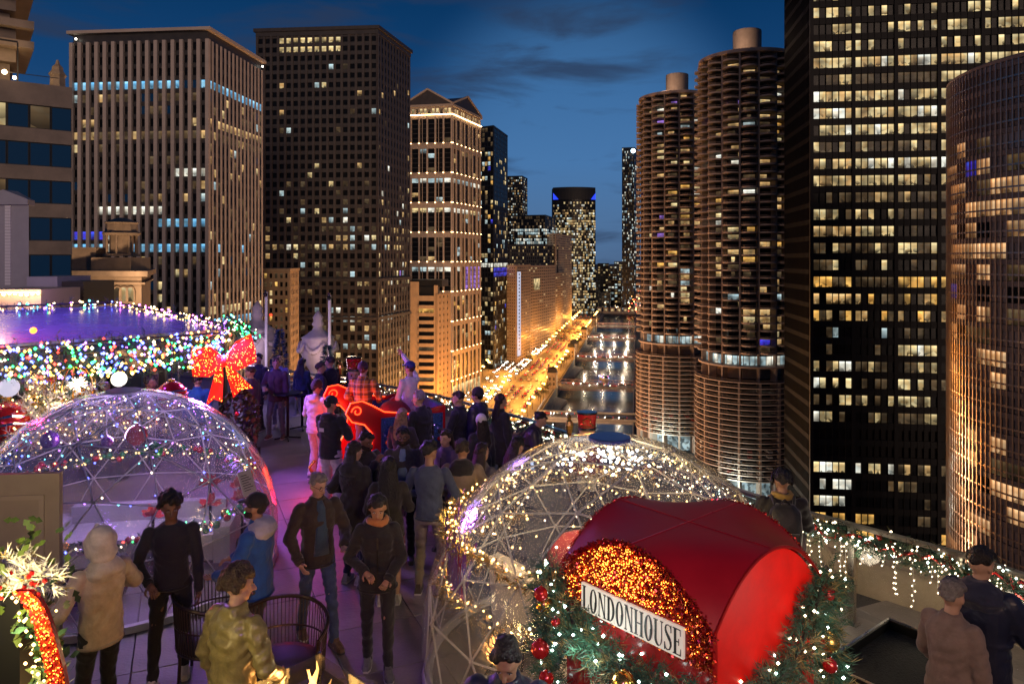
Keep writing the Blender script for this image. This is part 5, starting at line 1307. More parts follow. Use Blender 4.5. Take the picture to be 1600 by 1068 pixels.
# name board with built letters
sg_ = thing('name_board', '', '', (-h-.03,0,1.90)); del sg_['label']; del sg_['category']; sg_.parent = bo; sg_.rotation_euler = (0,0,R(-90))
M_board = mat('cream_board', (.80,.73,.62), .5, em=(1,.85,.66), es=.30); M_ink = mat('black_ink', (.008,.008,.008), .5)
b = MB(); b.box(-.375,.375,0,.018,-.083,.083); ob = b.build('board', M_board, sg_)
def letter(ch):
    """condensed didone capitals, height 1, thick stems and hair serifs; returns quads and width"""
    q = []; S_ = .15; H_ = .035; 
    def r(x0,y0,x1,y1): q.append([(x0,y0),(x1,y0),(x1,y1),(x0,y1)])
    def stem(x, t=S_, serif=True):
        r(x-t/2,0,x+t/2,1)
        if serif: r(x-t/2-.07,0,x+t/2+.07,H_); r(x-t/2-.07,1-H_,x+t/2+.07,1)
    if ch == 'L': stem(.15); r(.15,0,.52,H_); q.append([(.47,H_),(.52,H_),(.52,.28),(.505,.28)]); wd = .55
    elif ch == 'N':
        stem(.11,.045); stem(.55,.045); q.append([(.09,1),(.22,1),(.57,0),(.52,0)]); wd = .66
    elif ch == 'O':
        n = 20; wd = .60
        for k in range(n):
            a, c = 2*math.pi*k/n, 2*math.pi*(k+1)/n
            def o_(t): return (.3+.27*math.cos(t), .5+.515*math.sin(t))
            def i_(t): return (.3+.135*math.cos(t), .5+.475*math.sin(t))
            q.append([o_(a),o_(c),i_(c),i_(a)])
    elif ch == 'D':
        stem(.14); n = 12; wd = .62
        for k in range(n):
            a, c = -math.pi/2+math.pi*k/n, -math.pi/2+math.pi*(k+1)/n
            def o_(t): return (.2+.39*math.cos(t), .5+.5*math.sin(t))
            def i_(t): return (.2+.25*math.cos(t), .5+.465*math.sin(t))
            q.append([o_(a),o_(c),i_(c),i_(a)])
    elif ch == 'H': stem(.14,.13); stem(.54,.13); r(.14,.485,.54,.485+H_); wd = .68
    elif ch == 'U':
        r(.07,.3,.21,1); r(.0,1-H_,.28,1); r(.53,.3,.57,1); r(.45,1-H_,.65,1); n = 12; wd = .66
        for k in range(n):
            a, c = math.pi+math.pi*k/n, math.pi+math.pi*(k+1)/n
            def o_(t): return (.32+.25*math.cos(t), .3+.31*math.sin(t))
            def i_(t): return (.37+.16*math.cos(t), .3+.265*math.sin(t))
            q.append([o_(a),o_(c),i_(c),i_(a)])
    elif ch == 'S':
        pts = [(.47,.80),(.40,.95),(.27,.985),(.13,.93),(.09,.78),(.17,.64),(.30,.52),(.42,.39),(.46,.23),(.38,.07),(.24,.015),(.11,.06),(.05,.22)]; tk = [.03,.03,.03,.06,.10,.13,.15,.13,.10,.06,.03,.03,.03]; wd = .53
        for k in range(len(pts)-1):
            (x0,y0),(x1,y1) = pts[k],pts[k+1]; d = Vector((x1-x0,y1-y0)); nx, ny = -d.y/d.length, d.x/d.length; t0, t1 = tk[k]/2, tk[k+1]/2
            q.append([(x0+nx*t0,y0+ny*t0),(x1+nx*t1,y1+ny*t1),(x1-nx*t1,y1-ny*t1),(x0-nx*t0,y0-ny*t0)])
        r(.455,.72,.485,1.0); r(.035,0,.065,.28)
    elif ch == 'E':
        stem(.15); r(.15,0,.52,H_); r(.15,1-H_,.50,1); r(.15,.49,.40,.49+H_); q.append([(.47,H_),(.52,H_),(.52,.27),(.505,.27)]); q.append([(.47,1-H_),(.50,1-H_),(.50,.75),(.488,.75)]); r(.385,.38,.405,.64); wd = .56
    return q, wd
word = 'LONDONHOUSE'; tot = sum(letter(c)[1] for c in word)+.05*10; kx = .73/tot; x = -.365; hz = .140
for ch in word:
    q, wd = letter(ch); b = MB()
    for k, pl in enumerate(q):
        a = sum(pl[i][0]*pl[(i+1)%4][1]-pl[(i+1)%4][0]*pl[i][1] for i in range(4)); pl = pl if a > 0 else pl[::-1]; e = .0002*k
        b.prism([(p[0]*kx, p[1]*hz) for p in pl], 0, .0022+e, 0, Matrix.Translation((x,-.0005,-hz/2)) @ Matrix.Rotation(R(90),4,'X'))
    b.build('letter', M_ink, ob); x += (wd+.05)*kx
# body: corner posts, rails, glazing bars, panes, crown
for sx in (-1,1):
    for sy in (-1,1):
        b = MB(); b.box(sx*(h-.055)-.05,sx*(h-.055)+.05,sy*(h-.055)-.05,sy*(h-.055)+.05,0,1.60); b.build('corner_post', M_redp, bo)
M_pane2 = film('booth_pane', (.9,.9,.9), .02, .08, .05)
for k in range(4):
    fr = thing('glazed_side', '', '', (0,0,0)); del fr['label']; del fr['category']; fr.parent = bo; fr.rotation_euler = (0,0,R(90*k))
    b = MB(); y = -h+.04; b.box(-.435,.435,y-.02,y+.02,1.50,1.595); b.build('rail', M_redp, fr); b = MB(); b.box(-.435,.435,y-.02,y+.02,0.02,.30); b.build('rail', M_redp, fr)
    for q in range(1,3): b = MB(); b.box(-.435+.29*q-.018,-.435+.29*q+.018,y-.015,y+.015,.301,1.499); b.build('glazing_bar', M_redp, fr)
    for q in range(1,5): b = MB(); b.box(-.434,.434,y-.012,y+.012,.30+.24*q-.014,.30+.24*q+.014); b.build('glazing_bar', M_redp, fr)
    b = MB(); b.box(-.434,.434,y+.003,y+.008,.302,1.498); b.build('pane', M_pane2, fr)
def bl(x, y, z): return BC+Matrix.Rotation(BR,3,'Z') @ Vector((x,y,z))
# swags of pine on the booth
def swag(label, pts, rad, n, nb, ball, bulbs, mats=(0,0,0,0,0,1,2), size=.010, needle=.06, nn_=None):
    g = thing('pine_garland', label, 'garland', pts[0]); o = Vector(pts[0]); pts = [Vector(p)-o for p in pts]; b = MB()
    pine(b, pts, rad, int(n*1.5), rr, needle, mats, .0030, .25); b.build('foliage', [M_pine, M_pine2, M_pinetip], g, kind='stuff')
    b = MB(); b.tube(along(pts,20), .012, 5); b.build('stem', M_bark, g)
    b = MB(); bulbs_on(b, pts, nb, rad*.85, rr, size, tuple(range(len(bulbs)))); b.build('bulbs', bulbs, g, kind='stuff')
    P_ = along(pts, 60)
    for f, r_, m in ball: bauble(g, P_[int(f*60)]+Vector((rr.uniform(-.02,.02)-.04, -rad*.75, rr.uniform(-.02,.04))), r_, m)
    return g
hh = h+.05
swag('pine garland with white lights draped under the name board', [bl(-hh,hh+.03,2.0),bl(-hh-.03,hh+.02,1.84),bl(-hh-.03,.3,1.70),bl(-hh-.04,-.05,1.62),bl(-hh-.04,-.3,1.62),bl(-hh-.02,-hh,1.64)], .17, 620, 42, ((.10,.045,M_redb),(.62,.07,M_gold),(.2,.03,M_redb)), [B_white])
swag('pine garland hanging down the left corner of the red booth', [bl(-hh,hh+.03,1.9),bl(-hh-.02,hh+.06,1.6),bl(-hh,hh+.03,1.2),bl(-hh,hh,.8)], .135, 380, 26, ((.12,.055,M_gold),(.35,.06,M_redb),(.52,.05,M_redb)), [B_white])
swag('pine garland with white lights along the right gable of the booth', [bl(-hh,-hh-.02,1.56),bl(-.25,-hh-.05,1.60),bl(.1,-hh-.05,1.66),bl(.35,-hh-.03,1.86),bl(hh+.02,-hh,2.02),bl(hh+.08,-hh+.05,1.75),bl(hh+.05,-hh,1.35),bl(hh,-hh,1.0)], .145, 820, 60, ((.62,.05,M_redb),(.74,.06,M_gold),(.80,.045,M_redb)), [B_white, B_pale])
swag('pine garland over the far corner of the red booth', [bl(hh,-hh,1.7),bl(hh+.05,0,1.75),bl(hh,hh,1.7)], .15, 260, 20, ((.4,.05,M_gold),), [B_white])
lamp('garland_light', 'POINT', bl(-h-.28,.15,1.72), 3.2, (.85,1,.95), .06); lamp('garland_light', 'POINT', bl(.18,-h-.62,1.95), 11, (1,.90,.80), .30)
lamp('booth_lamp', 'POINT', (BC.x, BC.y, 1.35), 6, (1,.18,.08), .12)
# ------------------------------------------------------------------ people
SK = [mat('skin_light', (.50,.30,.21), .5, var=.08, vs=20), mat('skin_tan', (.36,.20,.12), .5, var=.08, vs=20), mat('skin_brown', (.20,.105,.06), .5, var=.08, vs=20), mat('skin_dark', (.09,.05,.03), .5, var=.08, vs=20)]
M_eye = mat('eye_dark', (.015,.012,.01), .15); M_brow = mat('brow_hair', (.03,.02,.015), .9); M_white = mat('eye_white', (.42,.38,.35), .3); M_lip = mat('lip', (.30,.10,.08), .5)
HC = {'black': mat('hair_black', (.012,.010,.010), .45, bump=1, bs=70, var=.4, vs=30), 'brown': mat('hair_brown', (.05,.028,.015), .45, bump=1, bs=70, var=.5, vs=30), 'dark': mat('hair_dark_brown', (.028,.018,.012), .45, bump=1, bs=70, var=.5, vs=30), 'blonde': mat('hair_blonde', (.30,.19,.09), .45, bump=1, bs=70, var=.5, vs=30), 'grey': mat('hair_grey', (.20,.18,.17), .5, bump=1, bs=70, var=.4, vs=30), 'sandy': mat('hair_sandy', (.16,.10,.05), .45, bump=1, bs=70, var=.5, vs=30)}
_cm = {}
def cloth(c, rough=.85, kind=''):
    k = (tuple(c), rough, kind)
    if k not in _cm:
        if kind == 'leather': _cm[k] = mat('leather', c, .36, var=.25, vs=14, bump=.6, bs=16, coat=.15)
        elif kind == 'puffer': _cm[k] = mat('quilted_nylon', c, .40, var=.15, vs=10, bump=.7, bs=9)
        else: _cm[k] = mat('woven_cloth', c, rough, var=.20, vs=10, bump=.65, bs=13, sheen=.2)
    return _cm[k]
def plaid_mat():
    m = bpy.data.materials.new('plaid_flannel'); m.use_nodes = True; n = m.node_tree.nodes; l = m.node_tree.links; b = n['Principled BSDF']; b.inputs['Roughness'].default_value = .9
    tc = n.new('ShaderNodeTexCoord'); sp = n.new('ShaderNodeSeparateXYZ'); l.new(tc.outputs['Object'], sp.inputs[0]); prev = None
    colr = (.50,.20,.035,1)
    base = n.new('ShaderNodeRGB'); base.outputs[0].default_value = colr; prev = base.outputs[0]
    for ax, per, wd, cc in (('X',.13,.30,(.05,.03,.02,1)),('Z',.13,.30,(.05,.03,.02,1)),('X',.13,.06,(.55,.50,.42,1)),('Z',.13,.06,(.55,.50,.42,1))):
        a = n.new('ShaderNodeMath'); a.operation = 'MULTIPLY_ADD'; a.inputs[1].default_value = 1/per; a.inputs[2].default_value = 50 if wd > .1 else 50.5; l.new(sp.outputs[ax], a.inputs[0])
        f = n.new('ShaderNodeMath'); f.operation = 'FRACT'; l.new(a.outputs[0], f.inputs[0]); c = n.new('ShaderNodeMath'); c.operation = 'LESS_THAN'; c.inputs[1].default_value = wd; l.new(f.outputs[0], c.inputs[0])
        d = n.new('ShaderNodeMath'); d.operation = 'MULTIPLY'; d.inputs[1].default_value = .72; l.new(c.outputs[0], d.inputs[0])
        mx = n.new('ShaderNodeMix'); mx.data_type = 'RGBA'; l.new(d.outputs[0], mx.inputs['Factor']); l.new(prev, mx.inputs['A']); mx.inputs['B'].default_value = cc; prev = mx.outputs['Result']
    l.new(prev, b.inputs['Base Color']); return m
def stripe_mat():
    m = bpy.data.materials.new('striped_red_skirt'); m.use_nodes = True; n = m.node_tree.nodes; l = m.node_tree.links; b = n['Principled BSDF']; b.inputs['Roughness'].default_value = .85
    tc = n.new('ShaderNodeTexCoord'); sp = n.new('ShaderNodeSeparateXYZ'); l.new(tc.outputs['Object'], sp.inputs[0])
    s = n.new('ShaderNodeMath'); s.operation = 'MULTIPLY_ADD'; s.inputs[1].default_value = .6; l.new(sp.outputs['Z'], s.inputs[0]); l.new(sp.outputs['X'], s.inputs[2])
    a = n.new('ShaderNodeMath'); a.operation = 'MULTIPLY_ADD'; a.inputs[1].default_value = 22; a.inputs[2].default_value = 50; l.new(s.outputs[0], a.inputs[0])
    f = n.new('ShaderNodeMath'); f.operation = 'FRACT'; l.new(a.outputs[0], f.inputs[0]); c = n.new('ShaderNodeMath'); c.operation = 'LESS_THAN'; c.inputs[1].default_value = .22; l.new(f.outputs[0], c.inputs[0])
    mx = n.new('ShaderNodeMix'); mx.data_type = 'RGBA'; l.new(c.outputs[0], mx.inputs['Factor']); mx.inputs['A'].default_value = (.13,.012,.015,1); mx.inputs['B'].default_value = (.42,.34,.30,1); l.new(mx.outputs['Result'], b.inputs['Base Color']); return m
WRINKLE = {'sweater':.005,'jacket':.0065,'hoodie':.0065,'coat':.0065,'leather_jacket':.010,'shirt':.005,'trousers':.008,'skirt':.006,'hood':.006,'puffer_jacket':.004}
JOBS = []          # (object, remesh voxel, extra MB, materials): all remeshed together at the end
def job(name, b, mats, parent, voxel, extra=None, smooth=5):
    me = b.mesh(name, mats[0] if isinstance(mats,(list,tuple)) else mats); o = put(name, me, parent)
    m = o.modifiers.new('r','REMESH'); m.mode = 'VOXEL'; m.voxel_size = voxel; m.use_smooth_shade = True
    if smooth: q = o.modifiers.new('s','SMOOTH'); q.iterations = smooth; q.factor = .5
    JOBS.append((o, extra, mats)); return o
def finish_jobs():
    dg = bpy.context.evaluated_depsgraph_get()
    for o, extra, mats in JOBS:
        ev = o.evaluated_get(dg); em = ev.to_mesh()
        nv = len(em.vertices); co = np.empty(nv*3, np.float32); em.vertices.foreach_get('co', co)
        nl = len(em.loops); li = np.empty(nl, np.int32); em.loops.foreach_get('vertex_index', li)
        npoly = len(em.polygons); ls = np.empty(npoly, np.int32); em.polygons.foreach_get('loop_start', ls); lt = np.empty(npoly, np.int32); em.polygons.foreach_get('loop_total', lt)
        ev.to_mesh_clear(); mi = np.zeros(npoly, np.int32)
        if extra and extra.f:
            co = np.concatenate([co, np.array(extra.v, np.float32).ravel()]); el = np.concatenate([np.array(f) for f in extra.f]).astype(np.int32)+nv
            tot = np.array([len(f) for f in extra.f], np.int32); st_ = np.concatenate([[0], np.cumsum(tot)[:-1]]).astype(np.int32)+nl
            li = np.concatenate([li, el]); ls = np.concatenate([ls, st_]); lt = np.concatenate([lt, tot]); mi = np.concatenate([mi, np.array(extra.m, np.int32)])
        old = o.data; me = bpy.data.meshes.new(old.name); me.vertices.add(len(co)//3); me.vertices.foreach_set('co', co); me.loops.add(len(li)); me.loops.foreach_set('vertex_index', li.astype(np.int32))
        me.polygons.add(len(ls)); me.polygons.foreach_set('loop_start', ls.astype(np.int32)); me.polygons.foreach_set('loop_total', lt.astype(np.int32)) if False else None
        for x in (mats if isinstance(mats,(list,tuple)) else [mats]): me.materials.append(x)
        me.polygons.foreach_set('material_index', mi); me.polygons.foreach_set('use_smooth', np.ones(len(ls), bool)); me.update(calc_edges=True); me.validate()
        if old.name.split('.')[0] in WRINKLE:
            # soft creases: a few crossing, warped waves along the normals
            nr = np.empty(len(co), np.float32); me.vertices.foreach_get('normal', nr); P3 = co.reshape(-1,3); N3 = nr.reshape(-1,3); g_ = np.random.default_rng(len(co)); dsp = np.zeros(len(P3))
            for q in range(5):
                d = g_.normal(size=3); d[2] = abs(d[2])+.9; d /= np.linalg.norm(d); e = g_.normal(size=3)*9; f_ = g_.uniform(34,85); a = np.sin(P3 @ d*f_+1.7*np.sin(P3 @ e+g_.uniform(0,6))+g_.uniform(0,6)); m_ = .5+.5*np.sin(P3 @ (g_.normal(size=3)*7)+g_.uniform(0,6)); dsp += np.sign(a)*np.abs(a)**.7*m_
            co = (P3+N3*(dsp*WRINKLE[old.name.split('.')[0]]/2.2)[:,None]).astype(np.float32).ravel(); me.vertices.foreach_set('co', co); me.update()
        o.modifiers.clear(); o.data = me
def caps(b, pts, rs, n=10, m=0):
    """a chain of round joints and tapered limbs"""
    pts = [Vector(p) for p in pts]
    b.tube(pts, list(rs), n, m)
    for p, r in zip(pts, rs): b.ball(p, r*1.0, n, 6, m)
def loft(b, rings, n=14, T=None):
    """elliptic rings (z, rx, ry, y)"""
    k0 = len(b.v)
    for z, rx, ry, y in rings:
        for j in range(n):
            t = 2*math.pi*j/n; c, s = math.cos(t), math.sin(t); e = .85
            p = Vector((rx*math.copysign(abs(c)**e,c), y+ry*math.copysign(abs(s)**e,s), z)); b.v.append(tuple(T(p) if T else p))
    k = len(rings)
    for i in range(k-1):
        for j in range(n): b.f.append((k0+i*n+j,k0+i*n+(j+1)%n,k0+(i+1)*n+(j+1)%n,k0+(i+1)*n+j)); b.m.append(0)
    b.f.append(tuple(k0+j for j in range(n-1,-1,-1))); b.m.append(0); b.f.append(tuple(k0+(k-1)*n+j for j in range(n))); b.m.append(0)
def ik(a, c, l1, l2, pole):
    a, c = Vector(a), Vector(c); d = c-a; L_ = d.length
    if L_ > (l1+l2)*.999: c = a+d*((l1+l2)*.999/L_); d = c-a; L_ = d.length
    x = (l1*l1-l2*l2+L_*L_)/(2*L_); hgt = math.sqrt(max(l1*l1-x*x,0)); dn = d/L_; p = Vector(pole); p = p-dn*p.dot(dn); p = p.normalized() if p.length > 1e-5 else dn.orthogonal()
    return a+dn*x+p*hgt, c
def person(label, pos, face, H=1.75, top=((.02,.02,.02),'jacket'), bottom=((.03,.03,.035),'trousers'), shoes=(.03,.03,.03), hair=('dark','short'), skin=0, L_=None, R_=None, fl=(0,0), fr=(0,0), lean=0, yaw=0, nod=0, hood=None, hat=None, beard=False, fem=False, sit=None, collar=None, inner=None, vox=.014, glasses=False, group=None, twist=0, scarf=None, toe=True, hoodup=None):
    """face: 0 looks down the river, 90 looks left, 180 looks at the camera. L_/R_: wrist targets; fl/fr: foot offsets (x, y)"""
    rz = R(face); th = thing('person', label, 'person', pos, rz, group); k = H/1.75; S = SK[skin]
    seat = .93*k if sit is None else sit
    la = R(lean); pv = Vector((0,0,seat))
    def T(p):
        q = Vector(p)-pv; ang = R(twist)*max(0,min(1,q.z/.4)); q = Vector((q.x*math.cos(ang)-q.y*math.sin(ang), q.x*math.sin(ang)+q.y*math.cos(ang), q.z))
        return Vector((q.x, q.y*math.cos(la)+q.z*math.sin(la), -q.y*math.sin(la)+q.z*math.cos(la)))+pv
    sw = (.185 if not fem else .160)*k; up = lambda z: seat+(z-.93)*k
    sh = {-1: T((-sw,0,up(1.42))), 1: T((sw,0,up(1.42)))}
    dflt = {-1: Vector((-.245*k,.05,seat-.11*k)), 1: Vector((.245*k,.05,seat-.11*k))}
    wr = {-1: Vector(L_)*k if L_ else T(dflt[-1]), 1: Vector(R_)*k if R_ else T(dflt[1])}
    el = {}
    for s in (-1,1): el[s], wr[s] = ik(sh[s], wr[s], .30*k, .27*k, (s*.75,-.7,-.55))
    hip = {s: Vector((s*.095*k,0,seat)) for s in (-1,1)}; ft = {-1: Vector((-.10*k+fl[0], fl[1], .085*k)), 1: Vector((.10*k+fr[0], fr[1], .085*k))}; kn = {}
    for s in (-1,1):
        if sit is not None: ft[s].y += .36
        kn[s], ft[s] = ik(hip[s], ft[s], .43*k, .43*k, (s*.08,1,.15 if sit is None else .6))
    # --- body (skin), head with face
    b = MB(); ex = MB()
    loft(b, [(up(.86),.13*k,.09*k,0),(up(1.0),.14*k,.10*k,0),(up(1.12),.125*k,.09*k,0),(up(1.3),.15*k,.105*k,0),(up(1.42),.15*k,.085*k,0),(up(1.47),.07*k,.06*k,0)], 12, T)
    for s in (-1,1):
        caps(b, [sh[s], el[s], wr[s]], [.048*k,.040*k,.028*k], 8); caps(b, [hip[s], kn[s], ft[s]], [.08*k,.055*k,.04*k], 8)
        b.ball(ft[s]+Vector((0,.06*k,-.05*k)), .045*k, 8, 5, 0, (1,2,.7))
    hc = T((0,.015*k,up(1.635))); ya, na = R(yaw), R(nod); HM = Matrix.Rotation(la*-.6,3,'X') @ Matrix.Rotation(ya,3,'Z') @ Matrix.Rotation(-na,3,'X')
    def hd(x, y, z): return hc+HM @ (Vector((x,y,z))*k)
    caps(b, [T((0,-.01*k,up(1.44))), hc+Vector((0,-.01,-.06*k))], [.058*k,.052*k], 10)
    T3 = HM
    b.ball(hd(0,-.008,.025), .1*k, 14, 9, 0, (.78,.97,.98), T3); b.ball(hd(0,.022,-.045), .078*k, 12, 8, 0, (.80,.86,.92), T3); b.ball(hd(0,.055,-.088), .030*k, 8, 5, 0, (1.1,.8,.7), T3)
    caps(b, [hd(0,.088,.012), hd(0,.112,-.030)], [.010*k,.017*k], 7)
    b.ball(hd(0,.078,.035), .03*k, 8, 5, 0, (1.6,.5,.5), T3)
    for s in (-1,1):
        b.ball(hd(s*.080,-.008,-.012), .028*k, 8, 6, 0, (.35,.75,1.05), T3)
        ex.ball(hd(s*.031,.0835,.006), .0105*k, 7, 5, 4, (1.35,.55,.62), T3); ex.ball(hd(s*.031,.0868,.006), .0058*k, 6, 4, 1, (1,.6,1), T3); ex.ball(hd(s*.034,.0905,.026), .012*k, 6, 4, 2, (1.7,.35,.22), T3)
    ex.ball(hd(0,.0945,-.060), .014*k, 8, 4, 3, (1.5,.40,.34), T3)
    if beard:
        for q in range(11):
            a = R(-90+18*q); ex.ball(hd(.070*math.sin(a), .020+.066*math.cos(a), -.078+.018*abs(math.sin(a))), .024*k, 6, 4, 2, (1,.8,1.2), T3)
        ex.ball(hd(0,.096,-.047), .014*k, 6, 4, 2, (1.8,.4,.4), T3)
    if glasses:
        for s in (-1,1): ex.tube([hd(s*.034+.024*math.cos(R(q*45)), .102, .008+.019*math.sin(R(q*45))) for q in range(8)], .0022*k, 4, 1, closed=True); ex.tube([hd(s*.058,.098,.012), hd(s*.082,.0,.012)], .002*k, 4, 1)
    # hands: palm, four bent fingers, thumb
    for s in (-1,1):
        d = (wr[s]-el[s]).normalized(); side = Vector((s,0,0)); nrm = d.cross(side)
        if nrm.length < .1: side = Vector((0,1,0)); nrm = d.cross(side)
        nrm.normalize(); side = nrm.cross(d).normalized()
        if abs(d.z) > .6: nrm, side = side*1.0, -nrm           # hanging arms: palms face the thighs
        curl = -nrm if nrm.dot(Vector((s,0,0))) > 0 else nrm
        acr = curl.cross(d).normalized(); fwd = acr if acr.y > 0 else -acr
        pc = wr[s]+d*.045*k; caps(b, [wr[s], wr[s]+d*.035*k], [.026*k,.030*k], 8)
        for f in range(4):
            q = (f-1.5)*.0185*k; caps(b, [wr[s]+d*.02*k+fwd*q*.8, wr[s]+d*.082*k+fwd*q], [.0125*k,.0125*k], 6)
            ln = (.064,.076,.072,.056)[3-f]*k; p0 = wr[s]+d*.078*k+fwd*q; p1 = p0+(d*.95+curl*.30)*ln*.5; p2 = p1+(d*.72+curl*.70)*ln*.32; p3 = p2+(d*.45+curl*.9)*ln*.24
            ex.tube([p0,p1,p2,p3], [.0098*k,.0092*k,.0082*k,.006*k], 6, 0)
        t0 = wr[s]+d*.030*k+fwd*.030*k; t1 = t0+(d*.55+fwd*.65+curl*.35).normalized()*.034*k; t2 = t1+(d*.85+fwd*.25+curl*.4).normalized()*.030*k; ex.tube([t0,t1,t2], [.0125*k,.0105*k,.0075*k], 6, 0)
    job('body', b, [S,M_eye,M_brow,M_lip,M_white], th, min(vox,.0125), ex, 3)
    # --- clothes
    tc_, tk = top[0], top[1]; tm = top[2] if len(top) > 2 else cloth(tc_, .85, {'leather':'leather','puffer':'puffer'}.get(tk,'')); t = {'sweater':.012,'jacket':.026,'hoodie':.030,'coat':.034,'puffer':.050,'leather':.028,'shirt':.008}[tk]*k
    b = MB(); hem = {'sweater':.88,'jacket':.82,'hoodie':.84,'coat':.58,'puffer':.78,'leather':.80,'shirt':.9}[tk]
    fw = .012 if fem else 0
    rg = [(up(hem),(.150+fw)*k+t,.108*k+t,0),(up(1.0),(.145+fw)*k+t,.105*k+t,0),(up(1.12),(.135 if not fem else .118)*k+t,.098*k+t,0),(up(1.28),(.160-fw)*k+t,.118*k+t,.004),(up(1.38),(.165-fw)*k+t,.105*k+t,0),(up(1.445),.125*k+t,.075*k+t*.8,-.005),(up(1.485),.070*k+t*.5,.062*k+t*.5,-.008)]
    if sit is not None: rg = rg[1:]
    loft(b, rg, 16, T)
    for s in (-1,1):
        lo = wr[s]+(el[s]-wr[s]).normalized()*.012
        caps(b, [sh[s]+Vector((0,0,-.012)), el[s], lo], [.051*k+t*.8, .045*k+t*.85, .036*k+t*.6], 10)
        # folds bunching at the elbow and cuff
        dd = (wr[s]-el[s])
        for q in (.0,.2,.75,.92): b.ball(el[s]+dd*q, (.046-.010*q)*k+t*1.0, 10, 5, 0, (1,1,.45))
    if tk == 'puffer':
        for q in range(7):
            z = up(.86+.088*q); b.ball(T((0,0,z)), .215*k-.006*abs(q-3)*k, 16, 8, 0, (1,.74,.26))
        for s in (-1,1):
            for q in (.15,.4,.65,.9):
                b.ball(sh[s].lerp(el[s],q), .092*k-.01*q, 10, 6, 0, (1,1,.75)); b.ball(el[s].lerp(wr[s],q), .080*k-.02*q, 10, 6, 0, (1,1,.75))
    if tk == 'hoodie' or hood:
        loft(b, [(up(1.405),.10*k,.07*k,-.085*k),(up(1.45),.12*k,.085*k,-.080*k),(up(1.50),.10*k,.07*k,-.070*k),(up(1.53),.06*k,.04*k,-.060*k)], 12, T)
    if tk in ('jacket','coat','leather','puffer'):
        loft(b, [(up(1.44),.095*k,.085*k,-.01),(up(1.505),.085*k,.078*k,-.012),(up(1.525),.078*k,.072*k,-.012)], 12, T)
    job({'sweater':'sweater','jacket':'jacket','hoodie':'hoodie','coat':'coat','puffer':'puffer_jacket','leather':'leather_jacket','shirt':'shirt'}[tk], b, tm, th, vox, None, 3)
    if sit is None and tk not in ('coat',):
        b = MB(); b.tube([T(((rg[0][1]+.001)*math.sin(R(q*20)), (rg[0][2]+.001)*math.cos(R(q*20)), up(hem+.012))) for q in range(18)], .014*k, 6, 0, closed=True); b.build('hem_band', cloth(tuple(c*.7 for c in tc_)) if len(top) < 3 else tm, th, smooth=True)
    for s in (-1,1):
        dd = (wr[s]-el[s]).normalized(); b = MB(); b.tube([wr[s]-dd*.035, wr[s]-dd*.004], (.036*k+t*.62), 10); b.build('cuff', cloth(tuple(c*.7 for c in tc_)) if len(top) < 3 else tm, th, smooth=True)
    if tk in ('jacket','leather','puffer','coat') and not inner:
        b = MB(); b.tube([T((0,rg[i][2]+rg[i][3]+.002,rg[i][0])) for i in range(1,5)], .006, 5); b.build('zip', M_black, th)
    if hood:
        b = MB(); loft(b, [(up(1.36),.125*k+t,.085*k+t,-.030*k),(up(1.43),.135*k+t,.10*k+t,-.055*k),(up(1.49),.105*k+t,.085*k+t,-.055*k),(up(1.545),.075*k,.06*k,-.055*k)], 12, T); job('hood', b, cloth(hood), th, vox, None, 3)
    if hoodup:
        b = MB(); b.ball(hd(0,-.025,.035), .128*k, 16, 10, 0, (.92,1.0,1.0), T3); b.ball(hd(0,-.055,-.05), .115*k, 14, 8, 0, (1,.95,1.0), T3); caps(b, [hd(-.07,.045,-.09), hd(-.092,.055,.03), hd(0,.06,.135), hd(.092,.055,.03), hd(.07,.045,-.09)], [.03*k,.028*k,.026*k,.028*k,.03*k], 8); job('hood', b, cloth(hoodup,.95), th, .012, None, 3)
    if collar:
        b = MB(); b.tube([T((.085*k*math.sin(R(q*30)), .078*k*math.cos(R(q*30))-.01*k, up(1.495))) for q in range(12)], .022*k, 7, 0, closed=True); b.build('collar', cloth(collar), th, smooth=True)
    if inner:
        b = MB(); loft(b, [(up(.95),.085*k,.02*k,.108*k+t-.006),(up(1.2),.065*k,.02*k,.112*k+t-.004),(up(1.42),.045*k,.02*k,.085*k+t),(up(1.49),.030*k,.015*k,.06*k)], 8, T); b.build('shirt_front', cloth(inner), th, smooth=True)
    if scarf:
        b = MB(); b.tube([T((.082*k*math.sin(R(q*30)), .075*k*math.cos(R(q*30))-.01*k, up(1.50+.01*math.sin(q)))) for q in range(12)], .034*k, 8, 0, closed=True); b.build('scarf', scarf if isinstance(scarf, bpy.types.Material) else cloth(scarf), th, smooth=True)
    bc, bk_ = bottom[0], bottom[1]; bm = bottom[2] if len(bottom) > 2 else cloth(bc)
    b = MB(); wd = {'trousers':(.090,.064,.050),'wide':(.100,.082,.078),'slim':(.090,.063,.049),'skirt':(.08,.052,.038)}[bk_]
    if bk_ == 'skirt':
        loft(b, [(up(.60),.225*k,.185*k,0),(up(.8),.19*k,.15*k,0),(up(1.0),.15*k,.11*k,0)], 16); job('skirt', b, bm, th, vox, None, 3); b = MB(); bm = cloth((.02,.02,.022))
    loft(b, [(seat-.10*k,.150*k,.105*k,0),(seat+.02*k,.158*k,.112*k,0),(seat+.10*k,.148*k,.106*k,0)], 14)
    for s in (-1,1):
        lo = ft[s].copy(); lo.z = max(lo.z, .06*k); caps(b, [hip[s]+Vector((0,0,-.02*k)), kn[s], lo+Vector((0,0,-.005))], [x*k for x in wd], 10)
        dd = ft[s]-kn[s]
        for q in (.72,.86,.97): b.ball(kn[s]+dd*q, wd[2]*1.10*k, 10, 5, 0, (1,1,.35))
    job('trousers' if bk_ != 'skirt' else 'leggings', b, bm, th, vox, None, 3)
